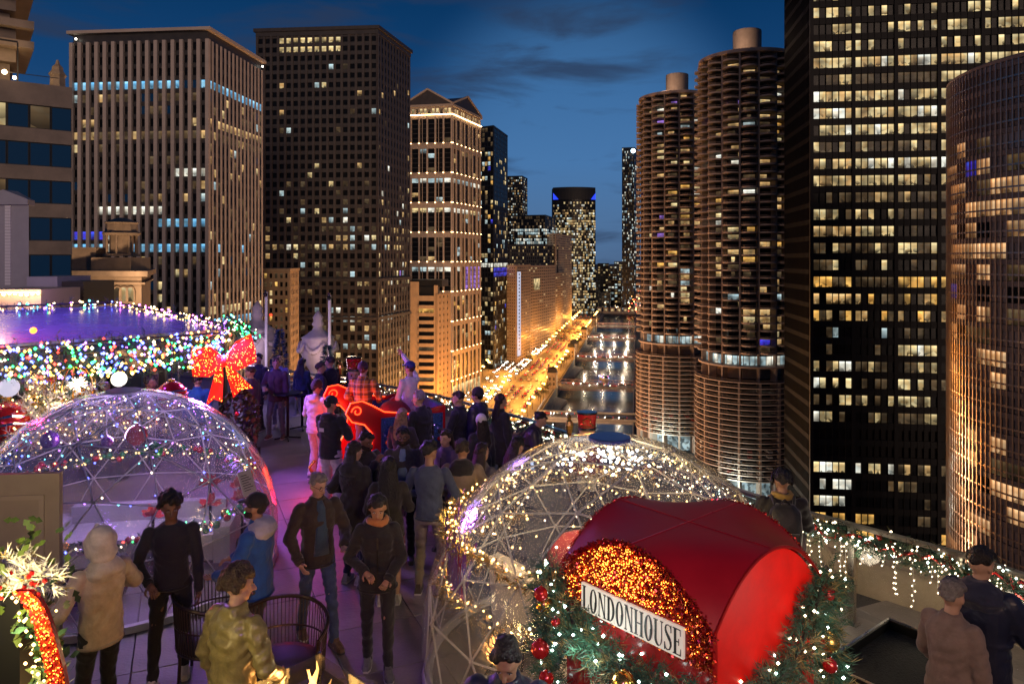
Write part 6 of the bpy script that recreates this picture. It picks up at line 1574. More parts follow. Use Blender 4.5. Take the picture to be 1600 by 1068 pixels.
    for s in (-1,1):
        b = MB(); f = ft[s]; z0 = f.z-.085*k; yv = Vector((s*.10,1,0)).normalized(); xv = Vector((yv.y,-yv.x,0))
        out_ = [(-.038,-.085),(-.044,-.02),(-.048,.07),(-.044,.13),(-.022,.172),(.022,.172),(.044,.13),(.048,.07),(.044,-.02),(.038,-.085)]
        lv = [(0,1,0),(.022,1.02,0),(.050,.93,0),(.085,.70,-.035),(.115,.62,-.055)]
        v = []
        for zz, sc_, sy in lv:
            for x, y in out_:
                if zz > .06 and y > .04: y = .04+(y-.04)*.25
                p = f+xv*(x*sc_*k)+yv*((y*sc_)*k); v.append((p.x,p.y,z0+zz*k))
        n = len(out_); fs = [tuple(range(n-1,-1,-1)), tuple(range(4*n,5*n))]
        for i in range(4):
            for j in range(n): fs.append((i*n+j,i*n+(j+1)%n,(i+1)*n+(j+1)%n,(i+1)*n+j))
        b.raw(v, fs); b.m = [1 if i < 2+n and i != 1 else 0 for i in range(len(b.f))]
        b.build('shoe', [cloth(shoes,.6), cloth((.55,.53,.50) if sum(shoes) > .3 or random.random()<.5 else (.03,.03,.03),.7)], th, smooth=False)
    # --- hair and hats
    r_ = random.Random(label); hcl, hst = hair
    b = MB()
    if hst != 'none':
        lump = {'short':(.030,60),'curly':(.032,190),'long':(.032,60),'bun':(.030,54)}[hst]
        for q in range(lump[1]):
            d = Vector((r_.gauss(0,1), r_.gauss(0,1), r_.gauss(0,1))).normalized()
            if hat and d.z > .12: continue
            if d.z < -.35 or (d.y > .35 and d.z < .42) or (d.y > -.1 and d.z < .02): continue
            rr_ = 1.02 if hst != 'curly' else r_.uniform(1.06,1.34)
            b.ball(hd(d.x*.078*rr_, -.008+d.y*.096*rr_, .030+d.z*.094*rr_), lump[0]*k*r_.uniform(.7,1.05), 7, 5)
        if not hat: b.ball(hd(0,-.022,.050), .094*k, 12, 8, 0, (.86,.97,.90), T3)
        else: b.ball(hd(0,-.045,.0), .075*k, 12, 8, 0, (.9,.8,.9), T3)
        if hst == 'long':
            for q in range(16):
                x = (q%8-3.5)/3.5; ln = r_.uniform(.30,.40); caps(b, [hd(x*.075,-.055-.03*(1-abs(x)),.02), hd(x*.095,-.085-.03*(1-abs(x)),-.14), T(Vector((x*.105*k+r_.uniform(-.015,.015), -.12*k-.02*(1-abs(x)), up(1.66-ln))))], [.026*k,.030*k,.014*k], 6)
        if hst == 'bun': b.ball(hd(0,-.11,.06), .045*k, 8, 6)
        job('hair', b, HC[hcl], th, .0105 if vox < .015 else .013, None, 0 if hst == 'curly' else 2)
    if hat:
        kind, c = hat; b = MB(); m = cloth(c,.8)
        if kind == 'beanie': b.ball(hd(0,-.012,.050), .108*k, 14, 9, 0, (.86,1.0,.98), T3); b.ball(hd(0,-.010,.030), .112*k, 14, 6, 0, (.86,1.0,.30), T3)
        else:
            b.ball(hd(0,-.012,.055), .106*k, 14, 9, 0, (.86,1.0,.82), T3); b.ball(hd(0,.115,.052), .075*k, 12, 6, 0, (1.0,1.0,.12), T3)
        if kind == 'pom': pass
        job('beanie' if kind == 'beanie' else 'cap', b, m, th, .011, None, 2)
    return th, dict(hd=hd, T=T, wr=wr, el=el, up=up, k=k, th=th)
def W_(th, p): return th.location+Matrix.Rotation(th.rotation_euler.z,3,'Z') @ Vector(p)
def feet(px_, py_): v = on(px_, py_, 0); return (v.x, v.y, 0)
def byhead(px_, py_, H=1.75): v = on(px_, py_, H); return (v.x, v.y, 0)
BLK = (.012,.012,.014); NAVY = (.014,.018,.045); JEAN = (.045,.065,.13); GREY = (.12,.12,.13); DKGREY = (.045,.045,.05); CREAM = (.60,.54,.46); TAN = (.36,.26,.17); DKBR = (.035,.024,.018)
# nearest figures
person('person in a cream jacket and hood with dark trousers, back to the dome at left', byhead(158,828,1.72), 60, 1.72, ((.46,.37,.28),'jacket'), (BLK,'slim'), BLK, ('sandy','none'), 0, R_=(.30,.34,1.15), L_=(-.22,.28,1.10), hood=(.52,.45,.37), hoodup=(.56,.49,.41), yaw=-10, vox=.012)
pp = person('person with curly black hair, dark sweater and white trainers beside the left dome', byhead(268,762,1.80), 200, 1.76, ((.020,.020,.026),'sweater'), (BLK,'slim'), (.65,.63,.6), ('black','curly'), 2, R_=(.16,.26,1.02), L_=(-.24,.12,.86), fl=(0,-.10), fr=(.05,.12), lean=4, yaw=10, nod=12, vox=.012)
person('bearded person in bright blue jacket and dark cap facing left by the chairs', byhead(402,772,1.75), 82, 1.75, ((.012,.075,.30),'jacket'), (DKGREY,'trousers'), BLK, ('dark','short'), 1, hat=('cap',(.012,.012,.016)), beard=True, hood=(.40,.40,.46), R_=(.12,.30,1.10), L_=(-.2,.3,1.05), vox=.012)
leather = person('person with curly brown hair in a shiny olive leather jacket, seen from behind', byhead(362,893,1.76), -28, 1.76, ((.26,.22,.07),'leather'), (BLK,'trousers'), BLK, ('brown','curly'), 0, R_=(.22,.22,.98), L_=(-.26,.10,.88), yaw=-38, nod=4, lean=4, vox=.011, twist=0)
person('person in dark jacket and jeans walking with glasses on, hands apart', feet(496,1003), 214, 1.74, (DKBR,'jacket'), (JEAN,'slim'), (.10,.05,.03), ('grey','short'), 0, R_=(.25,.20,.95), L_=(-.16,.34,1.08), fl=(0,.24), fr=(0,-.22), yaw=18, nod=14, glasses=True, inner=(.03,.06,.10), vox=.012)
person('person in black hooded jacket with orange scarf walking toward the fire table', feet(590,1046), 190, 1.70, (BLK,'jacket'), (BLK,'slim'), (.10,.10,.11), ('black','long'), 1, hood=(.014,.014,.016), scarf=(.42,.17,.05), R_=(.12,.24,1.08), L_=(-.10,.26,1.00), fl=(0,.12), fr=(0,-.12), fem=True, nod=16, lean=5, vox=.012)
person('dark haired person in navy jacket looking down beside the red booth', byhead(797,982,1.74), 170, 1.74, (NAVY,'puffer'), (BLK,'trousers'), BLK, ('black','short'), 1, L_=(-.10,.30,1.05), R_=(.10,.30,1.05), nod=26, lean=8, vox=.011)
navy = person('person in navy quilted jacket at the railing on the far right', byhead(1532,858,1.78), -52, 1.78, ((.016,.020,.050),'puffer'), (BLK,'trousers'), BLK, ('black','short'), 0, L_=(-.14,.42,1.08), R_=(.20,.36,1.05), hood=(.018,.022,.055), yaw=-14, nod=16, vox=.012)
person('person in pale mauve coat in front of the navy jacket on the right', (on(1487,900,1.66).x, on(1487,900,1.66).y, 0), -60, 1.62, ((.21,.15,.13),'coat'), ((.12,.10,.11),'trousers'), BLK, ('grey','short'), 0, yaw=10, nod=12, L_=(-.2,.25,.95), fem=True, vox=.012)
bp = person('person in black jacket with backpack and headphones looking over the railing', byhead(1222,734,1.76), -12, 1.76, ((.016,.015,.014),'jacket'), (BLK,'trousers'), BLK, ('black','short'), 1, scarf=(.30,.20,.04), L_=(-.12,.34,1.12), R_=(.14,.34,1.12), vox=.012)
# the middle crowd
person('long haired person in dark hooded coat with back turned beside the striped skirt', byhead(553,692,1.70), -20, 1.70, ((.026,.022,.022),'coat'), ((.015,.02,.06),'slim'), (.3,.3,.3), ('dark','long'), 0, hood=(.030,.026,.024), L_=(-.18,.2,1.1), fem=True, yaw=-20)
person('person in black top and red striped skirt with back turned', byhead(607,716,1.66), 8, 1.66, ((.020,.016,.014),'jacket'), ((.2,.02,.02),'skirt',stripe_mat()), (.35,.33,.3), ('black','long'), 0, L_=(-.1,.26,1.1), R_=(.1,.26,1.12), fem=True)
person('person in slate blue sweater and beige trousers with back turned', byhead(671,690,1.80), -6, 1.80, ((.060,.080,.130),'sweater'), ((.30,.25,.20),'trousers'), (.06,.045,.03), ('black','short'), 1, L_=(-.16,.26,1.08), R_=(.2,.24,1.05), fl=(-.04,.05), fr=(.06,-.05), yaw=-30)
person('person in tan jacket with black hood down, back turned', byhead(722,688,1.76), -4, 1.76, ((.20,.15,.10),'jacket'), (BLK,'trousers'), BLK, ('dark','short'), 1, hood=(.014,.013,.014), L_=(-.2,.2,1.05), R_=(.2,.2,1.05))
person('person facing the camera in blue shirt and open dark jacket', byhead(630,668,1.74), 184, 1.74, ((.05,.045,.05),'jacket'), (BLK,'trousers'), BLK, ('black','short'), 2, inner=(.16,.24,.42), R_=(.12,.28,1.06), L_=(-.14,.25,1.0), beard=True, glasses=True)
person('bearded person with hand raised to the face beside the sleigh', byhead(571,675,1.72), 236, 1.72, ((.030,.024,.026),'coat'), (BLK,'trousers'), BLK, ('black','short'), 2, R_=(.06,.24,1.40), nod=16, beard=True)
person('person in cream hoodie and dark beanie facing the sleigh', feet(494,748), -30, 1.76, ((.55,.48,.46),'hoodie'), ((.52,.46,.44),'wide'), (.05,.05,.06), ('black','short'), 1, hat=('beanie',(.014,.014,.018)), R_=(.1,.3,1.1), L_=(-.2,.25,1.0), yaw=-25, nod=12)
hood = person('person in black hoodie and wide white trousers seen from behind', feet(516,800), -22, 1.80, ((.012,.012,.014),'hoodie'), ((.58,.52,.52),'wide'), (.3,.05,.05), ('black','short'), 1, hat=('cap',(.012,.012,.014)), R_=(.10,.30,1.22), L_=(-.06,.30,1.20), nod=22, yaw=-14)
person('person in orange plaid flannel shirt and dark beanie standing in the sleigh', (pX(567,13.0),13.0,.40), -12, 1.72, ((.5,.2,.04),'jacket',plaid_mat()), (JEAN,'trousers'), BLK, ('dark','short'), 0, hat=('beanie',(.035,.014,.03)), L_=(-.2,.2,1.0), R_=(.2,.25,1.05))
person('person in white sweatshirt and blue cap with one arm thrown up', (pX(638,13.3),13.3,.40), 52, 1.70, ((.72,.68,.74),'sweater'), ((.30,.28,.32),'trousers'), (.4,.4,.4), ('brown','short'), 0, hat=('cap',(.015,.03,.20)), R_=(.28,.30,1.92) if False else (.20,.42,1.90), L_=(-.2,.15,.95), yaw=8, lean=-4)
person('person in black coat with grey hair leaning toward the sleigh', byhead(661,606,1.86), 60, 1.80, (BLK,'coat'), (BLK,'trousers'), BLK, ('grey','short'), 0, L_=(-.1,.3,1.1), yaw=12, lean=6)
person('person with straight blonde hair and dark jacket beside the sleigh', byhead(628,640,1.62), -8, 1.62, ((.045,.035,.05),'jacket'), (BLK,'slim'), BLK, ('blonde','long'), 0, fem=True, L_=(-.1,.3,1.05), R_=(.1,.3,1.05))
person('person in dark jacket looking left along the railing', byhead(717,612,1.74), 74, 1.74, ((.020,.018,.028),'jacket'), (BLK,'trousers'), BLK, ('dark','short'), 0, L_=(-.1,.3,1.1), yaw=10, collar=(.02,.02,.03))
person('person in dark knit hat and purple jacket at the railing', byhead(747,607,1.76), 66, 1.76, ((.040,.030,.075),'puffer'), (BLK,'trousers'), BLK, ('black','short'), 0, hat=('beanie',(.018,.015,.022)), R_=(.1,.3,1.1))
person('person in white knit beanie among the crowd', byhead(752,649,1.58), 30, 1.58, ((.030,.026,.045),'jacket'), (BLK,'slim'), BLK, ('dark','long'), 0, hat=('beanie',(.70,.66,.68)), fem=True)
person('person with long brown hair looking right at the railing', byhead(782,617,1.68), -58, 1.68, ((.024,.020,.026),'coat'), (BLK,'slim'), BLK, ('dark','long'), 0, fem=True, L_=(-.1,.28,1.05), yaw=-14)
person('person in dark puffer bending over the railing garland', byhead(817,650,1.50), -96, 1.62, ((.035,.026,.040),'puffer'), (BLK,'trousers'), BLK, ('black','bun'), 0, lean=24, nod=14, L_=(-.1,.45,1.0), R_=(.1,.45,1.0), fem=True)
person('person with long dark hair in grey jacket turned to the right', byhead(753,694,1.62), -40, 1.62, ((.10,.09,.10),'jacket'), (BLK,'slim'), BLK, ('dark','long'), 0, fem=True, R_=(.14,.3,1.15))
person('person in mauve jacket between the blue shirt and the tan jacket', byhead(697,672,1.62), 150, 1.62, ((.13,.085,.17),'jacket'), (BLK,'slim'), BLK, ('dark','long'), 0, fem=True)
ph = person('person in black coat holding up a glowing phone', byhead(800,694,1.52), -50, 1.60, ((.018,.016,.022),'coat'), (BLK,'slim'), BLK, ('black','long'), 0, fem=True, L_=(-.16,.34,1.20), R_=(-.02,.36,1.18), lean=8, nod=12)
# the far end of the terrace
cup = person('person in maroon jacket and jeans holding a pale cup', feet(432,684), 176, 1.76, ((.060,.028,.050),'jacket'), ((.11,.12,.18),'trousers'), (.12,.05,.03), ('brown','short'), 0, R_=(.12,.30,1.14), yaw=14, fl=(-.06,0), fr=(.06,.02))
person('person in purple grey jacket beside the planting', feet(392,706), 70, 1.74, ((.075,.045,.11),'jacket'), ((.022,.022,.08),'trousers'), BLK, ('brown','short'), 0, L_=(-.1,.3,1.1), yaw=20)
person('person in black jacket behind the maroon jacket', byhead(404,553,1.76), 160, 1.76, ((.018,.018,.024),'jacket'), (BLK,'trousers'), BLK, ('black','short'), 0)
person('person with long hair and teal coat on a high stool at the end railing', (pX(472,17.2),17.2,.32), -24, 1.66, ((.012,.035,.055),'coat'), (BLK,'slim'), BLK, ('black','long'), 0, fem=True, sit=.52)
person('person in dark jacket talking close at the end railing, left of the pair', byhead(500,567,1.70), -60, 1.70, ((.020,.016,.045),'jacket'), (BLK,'trousers'), BLK, ('brown','short'), 0, yaw=-20)
person('person in navy jacket talking close at the end railing, right of the pair', byhead(516,558,1.78), 60, 1.78, ((.012,.014,.05),'jacket'), (BLK,'trousers'), BLK, ('dark','short'), 0, yaw=20)
person('person in pale blue coat at the end of the terrace', byhead(436,557,1.66), 190, 1.66, ((.18,.19,.34),'coat'), ((.12,.12,.25),'slim'), (.4,.4,.4), ('blonde','long'), 0, fem=True)
person('person in bright blue jacket behind the pavilion post', byhead(308,586,1.70), 12, 1.70, ((.015,.11,.40),'jacket'), (BLK,'trousers'), BLK, ('dark','short'), 0)
person('person with short black hair in white hooded top under the pavilion edge', byhead(233,588,1.76), -70, 1.76, ((.55,.50,.48),'hoodie'), (DKGREY,'trousers'), BLK, ('black','short'), 2, yaw=-10)
person('person in tan fur hooded coat under the pavilion', byhead(163,598,1.68), 20, 1.68, ((.26,.17,.09),'coat'), (BLK,'slim'), BLK, ('sandy','long'), 0, fem=True, hood=(.34,.23,.12))
person('person in black coat beside the tan fur hood', byhead(182,606,1.64), -20, 1.64, ((.018,.016,.02),'coat'), (BLK,'slim'), BLK, ('black','long'), 0, fem=True)
person('person in dark blue jacket leaning at the pavilion bar', byhead(141,600,1.70), 30, 1.70, ((.020,.024,.05),'jacket'), (BLK,'trousers'), BLK, ('dark','short'), 0)
person('person in mauve jacket deep under the pavilion', byhead(242,568,1.70), 150, 1.70, ((.16,.09,.16),'jacket'), (BLK,'trousers'), BLK, ('dark','short'), 0)
finish_jobs()
# things they carry
def held(info, s, o3): return W_(info['th'], info['wr'][s]+Vector(o3))
th_, i_ = cup; o = held(i_, 1, (0,.09,.0)); b = MB(); b.lathe([(.030,0),(.040,.10),(.042,.105),(.036,.105),(.028,.01)], 12); tag(b.build('paper_cup', mat('cup_paper', (.62,.52,.55), .7), None, (o.x,o.y,o.z-.05)), 'pale paper cup in the hand of the maroon jacket', 'cup')
th_, i_ = ph; o = held(i_, 1, (-.06,.10,.06)); b = MB(); b.box(-.037,.037,-.004,.004,-.075,.075); b.box(-.034,.034,-.0062,-.0042,-.070,.070,1); pz = b.build('phone', [M_black, glow('phone_screen', (.45,.65,1), 3.5)], None, o, th_.rotation_euler.z); tag(pz, 'glowing phone held up by the person in black coat', 'phone')
th_, i_ = bp; T_, up_ = i_['T'], i_['up']
bk = thing('backpack', 'black backpack on the person at the railing', 'backpack', W_(th_, T_((0,-.20,up_(1.0)))), th_.rotation_euler.z)
b = MB(); n = 10
for z, rx, ry, y in ((0,.13,.05,0),(.02,.16,.09,-.02),(.22,.165,.11,-.03),(.40,.15,.085,-.01),(.46,.09,.04,.02)):
    for j in range(n): t = 2*math.pi*j/n; b.v.append((rx*math.copysign(abs(math.cos(t))**.7,math.cos(t)), y+ry*math.copysign(abs(math.sin(t))**.7,math.sin(t)), z))
for i in range(4):
    for j in range(n): b.f.append((i*n+j,i*n+(j+1)%n,(i+1)*n+(j+1)%n,(i+1)*n+j)); b.m.append(0)
b.f += [tuple(range(n-1,-1,-1)), tuple(range(4*n,5*n))]; b.m += [0,0]; b.build('bag', cloth((.014,.013,.012),.6), bk, smooth=True)
b = MB(); b.box(-.12,.12,-.17,-.125,.05,.22); b.build('pocket', cloth((.020,.019,.018),.5), bk); b = MB(); b.tube([(-.05,0,.46),(0,.01,.51),(.05,0,.46)], .010, 5); b.build('handle', M_black, bk)
for s in (-1,1): b = MB(); b.tube([(s*.09,.06,.44),(s*.11,.14,.50),(s*.12,.30,.44),(s*.13,.34,.25),(s*.14,.20,.05)], .018, 5); b.build('strap', cloth((.02,.02,.02),.6), bk)
hp = thing('headphones', 'black over ear headphones on the person with the backpack', 'headphones', W_(th_, i_['hd'](0,0,.02)), th_.rotation_euler.z)
b = MB(); b.tube([(.105*math.cos(R(q*15)), -.01, .125*math.sin(R(q*15))) for q in range(13)], .009, 6); b.build('headband', M_black, hp)
for s in (-1,1): b = MB(); b.ball((s*.098,-.008,-.025), .042, 10, 6, 0, (.5,.85,1)); b.build('ear_cup', M_black, hp, smooth=True)
th_, i_ = hood; b = MB(); b.box(-.045,.045,-.003,.003,-.028,.028); b.build('hoodie_print', mat('white_print', (.6,.58,.6), .8), th_, i_['T'](Vector((-.05,-.158,i_['up'](1.28)))))
# ------------------------------------------------------------------ pavilion on the left with its garlands
M_roofp = mat('wet_membrane_roof', (.28,.27,.30), .22, coat=.4, bump=.35, bs=2.5, var=.15, vs=1.0)
A, Bk, Ck, D = Vector((-5.3,13.5,2.62)), Vector((-8.5,15.6,2.92)), Vector((-13.0,11.1,2.92)), Vector((-9.8,9.0,2.62))
pv_ = thing('bar_pavilion', 'black framed bar pavilion with wet violet lit roof', 'pavilion', (A.x,A.y,0)); o = Vector((A.x,A.y,0))
b = MB(); nrm = (Bk-A).cross(D-A).normalized(); nrm = nrm if nrm.z > 0 else -nrm
top = [p-o+nrm*.05 for p in (A,Bk,Ck,D)]; bot = [p-o-nrm*.06 for p in (A,Bk,Ck,D)]
b.raw(top+bot, [(0,1,2,3),(7,6,5,4),(0,4,5,1),(1,5,6,2),(2,6,7,3),(3,7,4,0)]); b.build('roof', M_roofp, pv_)
for p in (A, Bk, A.lerp(D,.5), D, Bk.lerp(Ck,.5), A.lerp(Bk,.5)):
    b = MB(); q = p-o; b.box(q.x-.06,q.x+.06,q.y-.06,q.y+.06,0,p.z-.062); b.build('post', M_black, pv_)
for p, q in ((A,Bk),(A,D),(Bk,Ck)):
    b = MB(); b.tube([p-o-Vector((0,0,.12)), q-o-Vector((0,0,.12))], .07, 4); b.build('beam', M_black, pv_)
bar = thing('bar_counter', 'dark bar counter under the pavilion roof', 'bar', (-8.0,13.0,0), R(45)); b = MB(); b.box(-1.4,1.4,-.3,.3,1.02,1.08); b.build('countertop', M_stain, bar); b = MB(); b.box(-1.35,1.35,-.25,.28,0,1.02); b.build('front', M_black, bar)
r6 = random.Random(66)
def fringe(label, p, q, drop, n, nb, mats, size, rad):
    g = thing('light_garland', label, 'garland', p); o = Vector(p); b = MB(); d = Vector(q)-o
    for k in range(4):
        zz = -drop*(k+.3)/4; pine(b, [Vector((0,0,zz)), d+Vector((0,0,zz))], rad, n//4, r6, .10, (0,0,1), .006, .6)
    b.build('foliage', [M_pine, M_pine2], g, kind='stuff'); b = MB()
    for k in range(nb): b.octa(d*r6.random()+Vector((r6.uniform(-.14,.14), r6.uniform(-.14,.14), -drop*r6.random()**.85+.05)), size*r6.uniform(.7,1.25), r6.randrange(len(mats)))
    b.build('bulbs', mats, g, kind='stuff'); b = MB(); b.tube([(0,0,0), d], .02, 5); b.build('stem', M_bark, g); return g
n_out = Vector((.707,-.707,0))
fringe('deep pine fringe with multicoloured bulbs along the front eave of the pavilion', A+n_out*.16, D+n_out*.16, .62, 900, 900, [B_green,B_blue,B_amber,B_warm,B_pale,B_blue,B_green,B_red,B_purple,B_blue,B_amber], .027, .22)
fringe('garland of pink and warm bulbs down the right eave of the pavilion', Bk+Vector((.1,.1,.1)), A+Vector((.1,.1,.12)), .22, 260, 240, [B_pink,B_warm,B_pale,B_warm,B_purple], .021, .16)
fringe('garland of cyan and white bulbs along the back eave of the pavilion', Bk+Vector((0,0,.12)), Ck+Vector((0,0,.12)), .20, 260, 260, [B_cyan,B_pale,B_blue,B_purple,B_warm,B_green], .021, .14)
fringe('green bulb garland at the corner above the red bow', A+Vector((.0,.15,.30)), A+Vector((.55,.05,-.05)), .18, 90, 60, [B_green,B_cyan,B_pale,B_green], .019, .16)
lamp('roof_wash', 'SPOT', (-9.5,10.5,7.0), 3000, (.15,.065,1), .3, (-8.6,13.0,2.8), 70); lamp('red_flood', 'POINT', (-8.3,11.1,3.0), 150, (1,.02,.12), .08)
b = MB(); b.ball((0,0,0), .05, 8, 6); tag(b.build('red_flood_lamp', glow('flood_orange', (1,.22,.02), 6), None, on(52,516,2.86)), 'small red and orange flood lamp on the pavilion roof edge', 'lamp')
# the big lit bow
bw = thing('lit_bow', 'large red mesh bow full of gold lights on the pavilion corner', 'bow', (-5.17,13.2,2.13), R(24))
M_mesh = mat('red_mesh_ribbon', (.55,.012,.006), .5, em=(1,.018,.004), es=1.1)
def ribbon(name, outline, dpt, ctrl):
    b = MB(); n = len(outline); f = [(x, -dpt+ctrl(x,z), z) for x, z in outline]; g2 = [(x, dpt+ctrl(x,z), z) for x, z in outline]
    b.raw(f+g2, [tuple(range(n)), tuple(range(2*n-1,n-1,-1))]+[(i,n+i,n+(i+1)%n,(i+1)%n) for i in range(n)]); o = b.build(name, M_mesh, bw)
    q = MB(); xs = [p[0] for p in outline]; zs = [p[1] for p in outline]; c = 0
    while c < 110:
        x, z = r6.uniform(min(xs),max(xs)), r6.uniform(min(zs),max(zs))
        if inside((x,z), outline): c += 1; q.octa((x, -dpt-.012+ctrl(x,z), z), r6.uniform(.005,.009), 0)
    q.build('lights', [B_led_glint], o, kind='stuff')
ribbon('loop', [(-.03,.10),(-.22,.27),(-.53,.22),(-.55,.02),(-.51,-.24),(-.24,-.26),(-.03,-.10)], .09, lambda x,z: -.05*math.cos(x*5))
ribbon('loop', [(.03,-.10),(.03,.10),(.20,.33),(.46,.46),(.54,.16),(.55,-.04),(.24,-.17)], .09, lambda x,z: -.05*math.cos(x*5))
ribbon('tail', [(-.02,-.06),(-.14,-.16),(-.30,-.78),(-.17,-.66),(-.03,-.72),(-.01,-.3)], .02, lambda x,z: -.06+.03*math.sin(z*9)); ribbon('tail', [(.02,-.06),(.16,-.14),(.50,-.52),(.30,-.52),(.16,-.66),(.06,-.3)], .02, lambda x,z: -.06+.03*math.sin(z*9))
b = MB(); b.ball((0,-.1,0), .085, 10, 7, 0, (.8,.9,1.15)); b.build('knot', M_mesh, bw)
# planting under the bow
th = thing('leafy_planter', 'dark leafy planting in a box under the red bow', 'plant', (-5.0,13.45,0)); b = MB()
for k in range(620):
    d = sway(r6); p = Vector((d.x*.36, d.y*.36, .95+d.z*.62)); u = sway(r6); v = u.orthogonal().normalized(); s = .055; b.face([p-u*s, p-v*s*.6, p+u*s, p+v*s*.6], r6.choice((0,0,0,1)))
b.build('foliage', [mat('dark_leaf', (.030,.045,.020), .45, var=.5, vs=6), M_holly], th, kind='stuff'); b = MB(); b.box(-.3,.3,-.3,.3,0,.45); b.build('box', M_black, th)
for (dx, dy, dz) in ((.2,-.3,.6),(-.15,-.33,.95),(.1,-.35,1.2)): bauble(th, (dx,dy,dz), .04, M_redb)
# ornaments and flocked greenery in front of the pavilion
def big_ball(label, px_, py_, Y, r, m, cat='ornament', bands=None):
    c = Vector((pX(px_,Y), Y, zY(py_,Y))); th = thing('giant_ornament', label, cat, c); b = MB(); b.ball((0,0,0), r, 20, 12); o = b.build('ball', m, th, smooth=True); b = MB(); b.lathe([(r*.22,r*.96),(r*.22,r*1.12),(r*.05,r*1.16)], 10); b.build('ornament_cap', M_gold, th)
    b = MB(); b.tube([(0,0,r*1.1),(0,0,max(2.55-c.z, r*1.3))], .006, 4); b.build('cord', M_black, th)
    if bands:
        for zz in (-.3,.1,.4):
            q = MB(); rr_ = r*math.sqrt(1-zz*zz)*1.01; q.tube([(rr_*math.cos(R(20*k)), rr_*math.sin(R(20*k)), r*zz+.05*r*math.sin(k*1.7)) for k in range(18)], r*.06, 4, closed=True); q.build('glitter_band', bands, o)
    return th
big_ball('huge dark red ornament with pale swirls at the left edge', 8, 662, 11.0, .36, M_redb, bands=M_silver)
big_ball('white glowing bauble hanging under the pavilion fringe', 186, 592, 11.9, .12, glow('lit_white_globe', (1,.93,.80), 2.2, True))
big_ball('white globe ornament beside the flocked branches', 14, 605, 11.0, .14, glow('lit_pale_globe', (.8,.75,.95), .8))
big_ball('red and silver glittered ornament behind the left dome', 268, 618, 12.0, .24, M_redb, bands=M_silver)
wg = thing('wire_globe', 'gold wire globe with curled bands and a white starburst light', 'ornament', (pX(115,11.6),11.6,zY(602,11.6)))
for k in range(6): b = MB(); a = R(30*k); b.tube([(.30*math.sin(R(20*q))*math.cos(a), .30*math.sin(R(20*q))*math.sin(a), .30*math.cos(R(20*q))) for q in range(18)], .010, 5, closed=True); b.build('wire_band', M_gold, wg)
b = MB(); [b.tube([(0,0,0), tuple(sway(r6)*.13)], [.005,.002], 4) for _ in range(46)]; b.build('starburst', glow('starburst_white', (1,.95,.9), 7), wg, (.20,-.22,.06)); b = MB(); b.tube([(0,0,.3),(0,0,.75)], .006, 4); b.build('cord', M_black, wg)
for i, (a_, c_, l_) in enumerate((((0,640,10.9),(140,600,11.6),'flocked garland rising to the wire globe with gold baubles'),((0,600,11.2),(75,590,11.8),'flocked garland under the left end of the coloured fringe'),((20,690,10.6),(130,655,11.2),'flocked garland with gold lights above the left dome'),((150,640,11.4),(235,655,11.2),'short flocked garland over the top of the left dome'))):
    p = Vector((pX(a_[0],a_[2]),a_[2],zY(a_[1],a_[2]))); q = Vector((pX(c_[0],c_[2]),c_[2],zY(c_[1],c_[2]))); g = thing('flocked_garland', l_, 'garland', p); pts = [Vector((0,0,0)), (q-p)*.5+Vector((0,0,-.10)), q-p]; b = MB(); pine(b, pts, .24, 260, r6, .09, (0,0,1,2), .006, .3); b.build('foliage', [M_flock, M_pinetip, M_pine], g, kind='stuff')
    b = MB(); bulbs_on(b, pts, 70, .22, r6, .016); b.build('bulbs', [B_warm], g, kind='stuff')
    b = MB(); b.tube(pts, .016, 5); b.tube([pts[1], (pts[1].x,pts[1].y,2.5-p.z)], .005, 4); b.build('stem', M_bark, g)
    for k in range(7): bauble(g, along(pts,12)[1+k*2 if k < 6 else 11]+sway(r6)*.1, r6.choice((.06,.08,.05)), r6.choice((M_gold,M_gold,M_redb,M_silver)))
lamp('pavilion_light', 'POINT', (-7.8,12.2,2.25), 60, (1,.66,.34), .2); lamp('pavilion_light', 'POINT', (-6.0,13.2,2.35), 45, (.50,.25,1), .2); lamp('ornament_light', 'POINT', (-6.8,10.9,1.9), 12, (1,.75,.45), .1)
# ------------------------------------------------------------------ stone urns, flagpoles, little dark spruces at the far edge
M_terra = mat('terracotta_white', (.46,.40,.35), .7, var=.12, vs=4, bump=.3, bs=20)
def urn(label, px_, Y, ytop, sc_):
    x = pX(px_,Y); th = thing('stone_urn', label, 'urn', (x,Y,.5)); hgt = zY(ytop,Y)-.5; u = hgt/2.0
    b = MB(); b.lathe([(.30*u,0),(.34*u,.06*u),(.22*u,.16*u),(.26*u,.24*u),(.40*u,.45*u),(.50*u,.75*u),(.52*u,.98*u),(.46*u,1.16*u),(.50*u,1.20*u),(.36*u,1.28*u),(.18*u,1.42*u),(.13*u,1.52*u),(.18*u,1.60*u),(.13*u,1.70*u),(.16*u,1.80*u),(.07*u,1.93*u),(.015*u,2.0*u)], 20); b.build('vase', M_terra, th, smooth=True)
    for k in range(6):
        a0 = R(60*k); b = MB(); b.tube([((.53+.03*math.sin(R(180*q/8)))*u*math.cos(a0+R(60*q/8)), (.53+.03*math.sin(R(180*q/8)))*u*math.sin(a0+R(60*q/8)), (1.08-.26*math.sin(R(180*q/8)))*u) for q in range(9)], [(.03+.05*math.sin(R(180*q/8)))*u for q in range(9)], 6); b.build('swag', M_terra, th, smooth=True)
    return th
urn('large stone urn with carved swags beside the nearer flagpole', 497, 21.5, 485, 1); urn('large stone urn with carved swags half hidden by the bow', 402, 22.5, 470, 1)
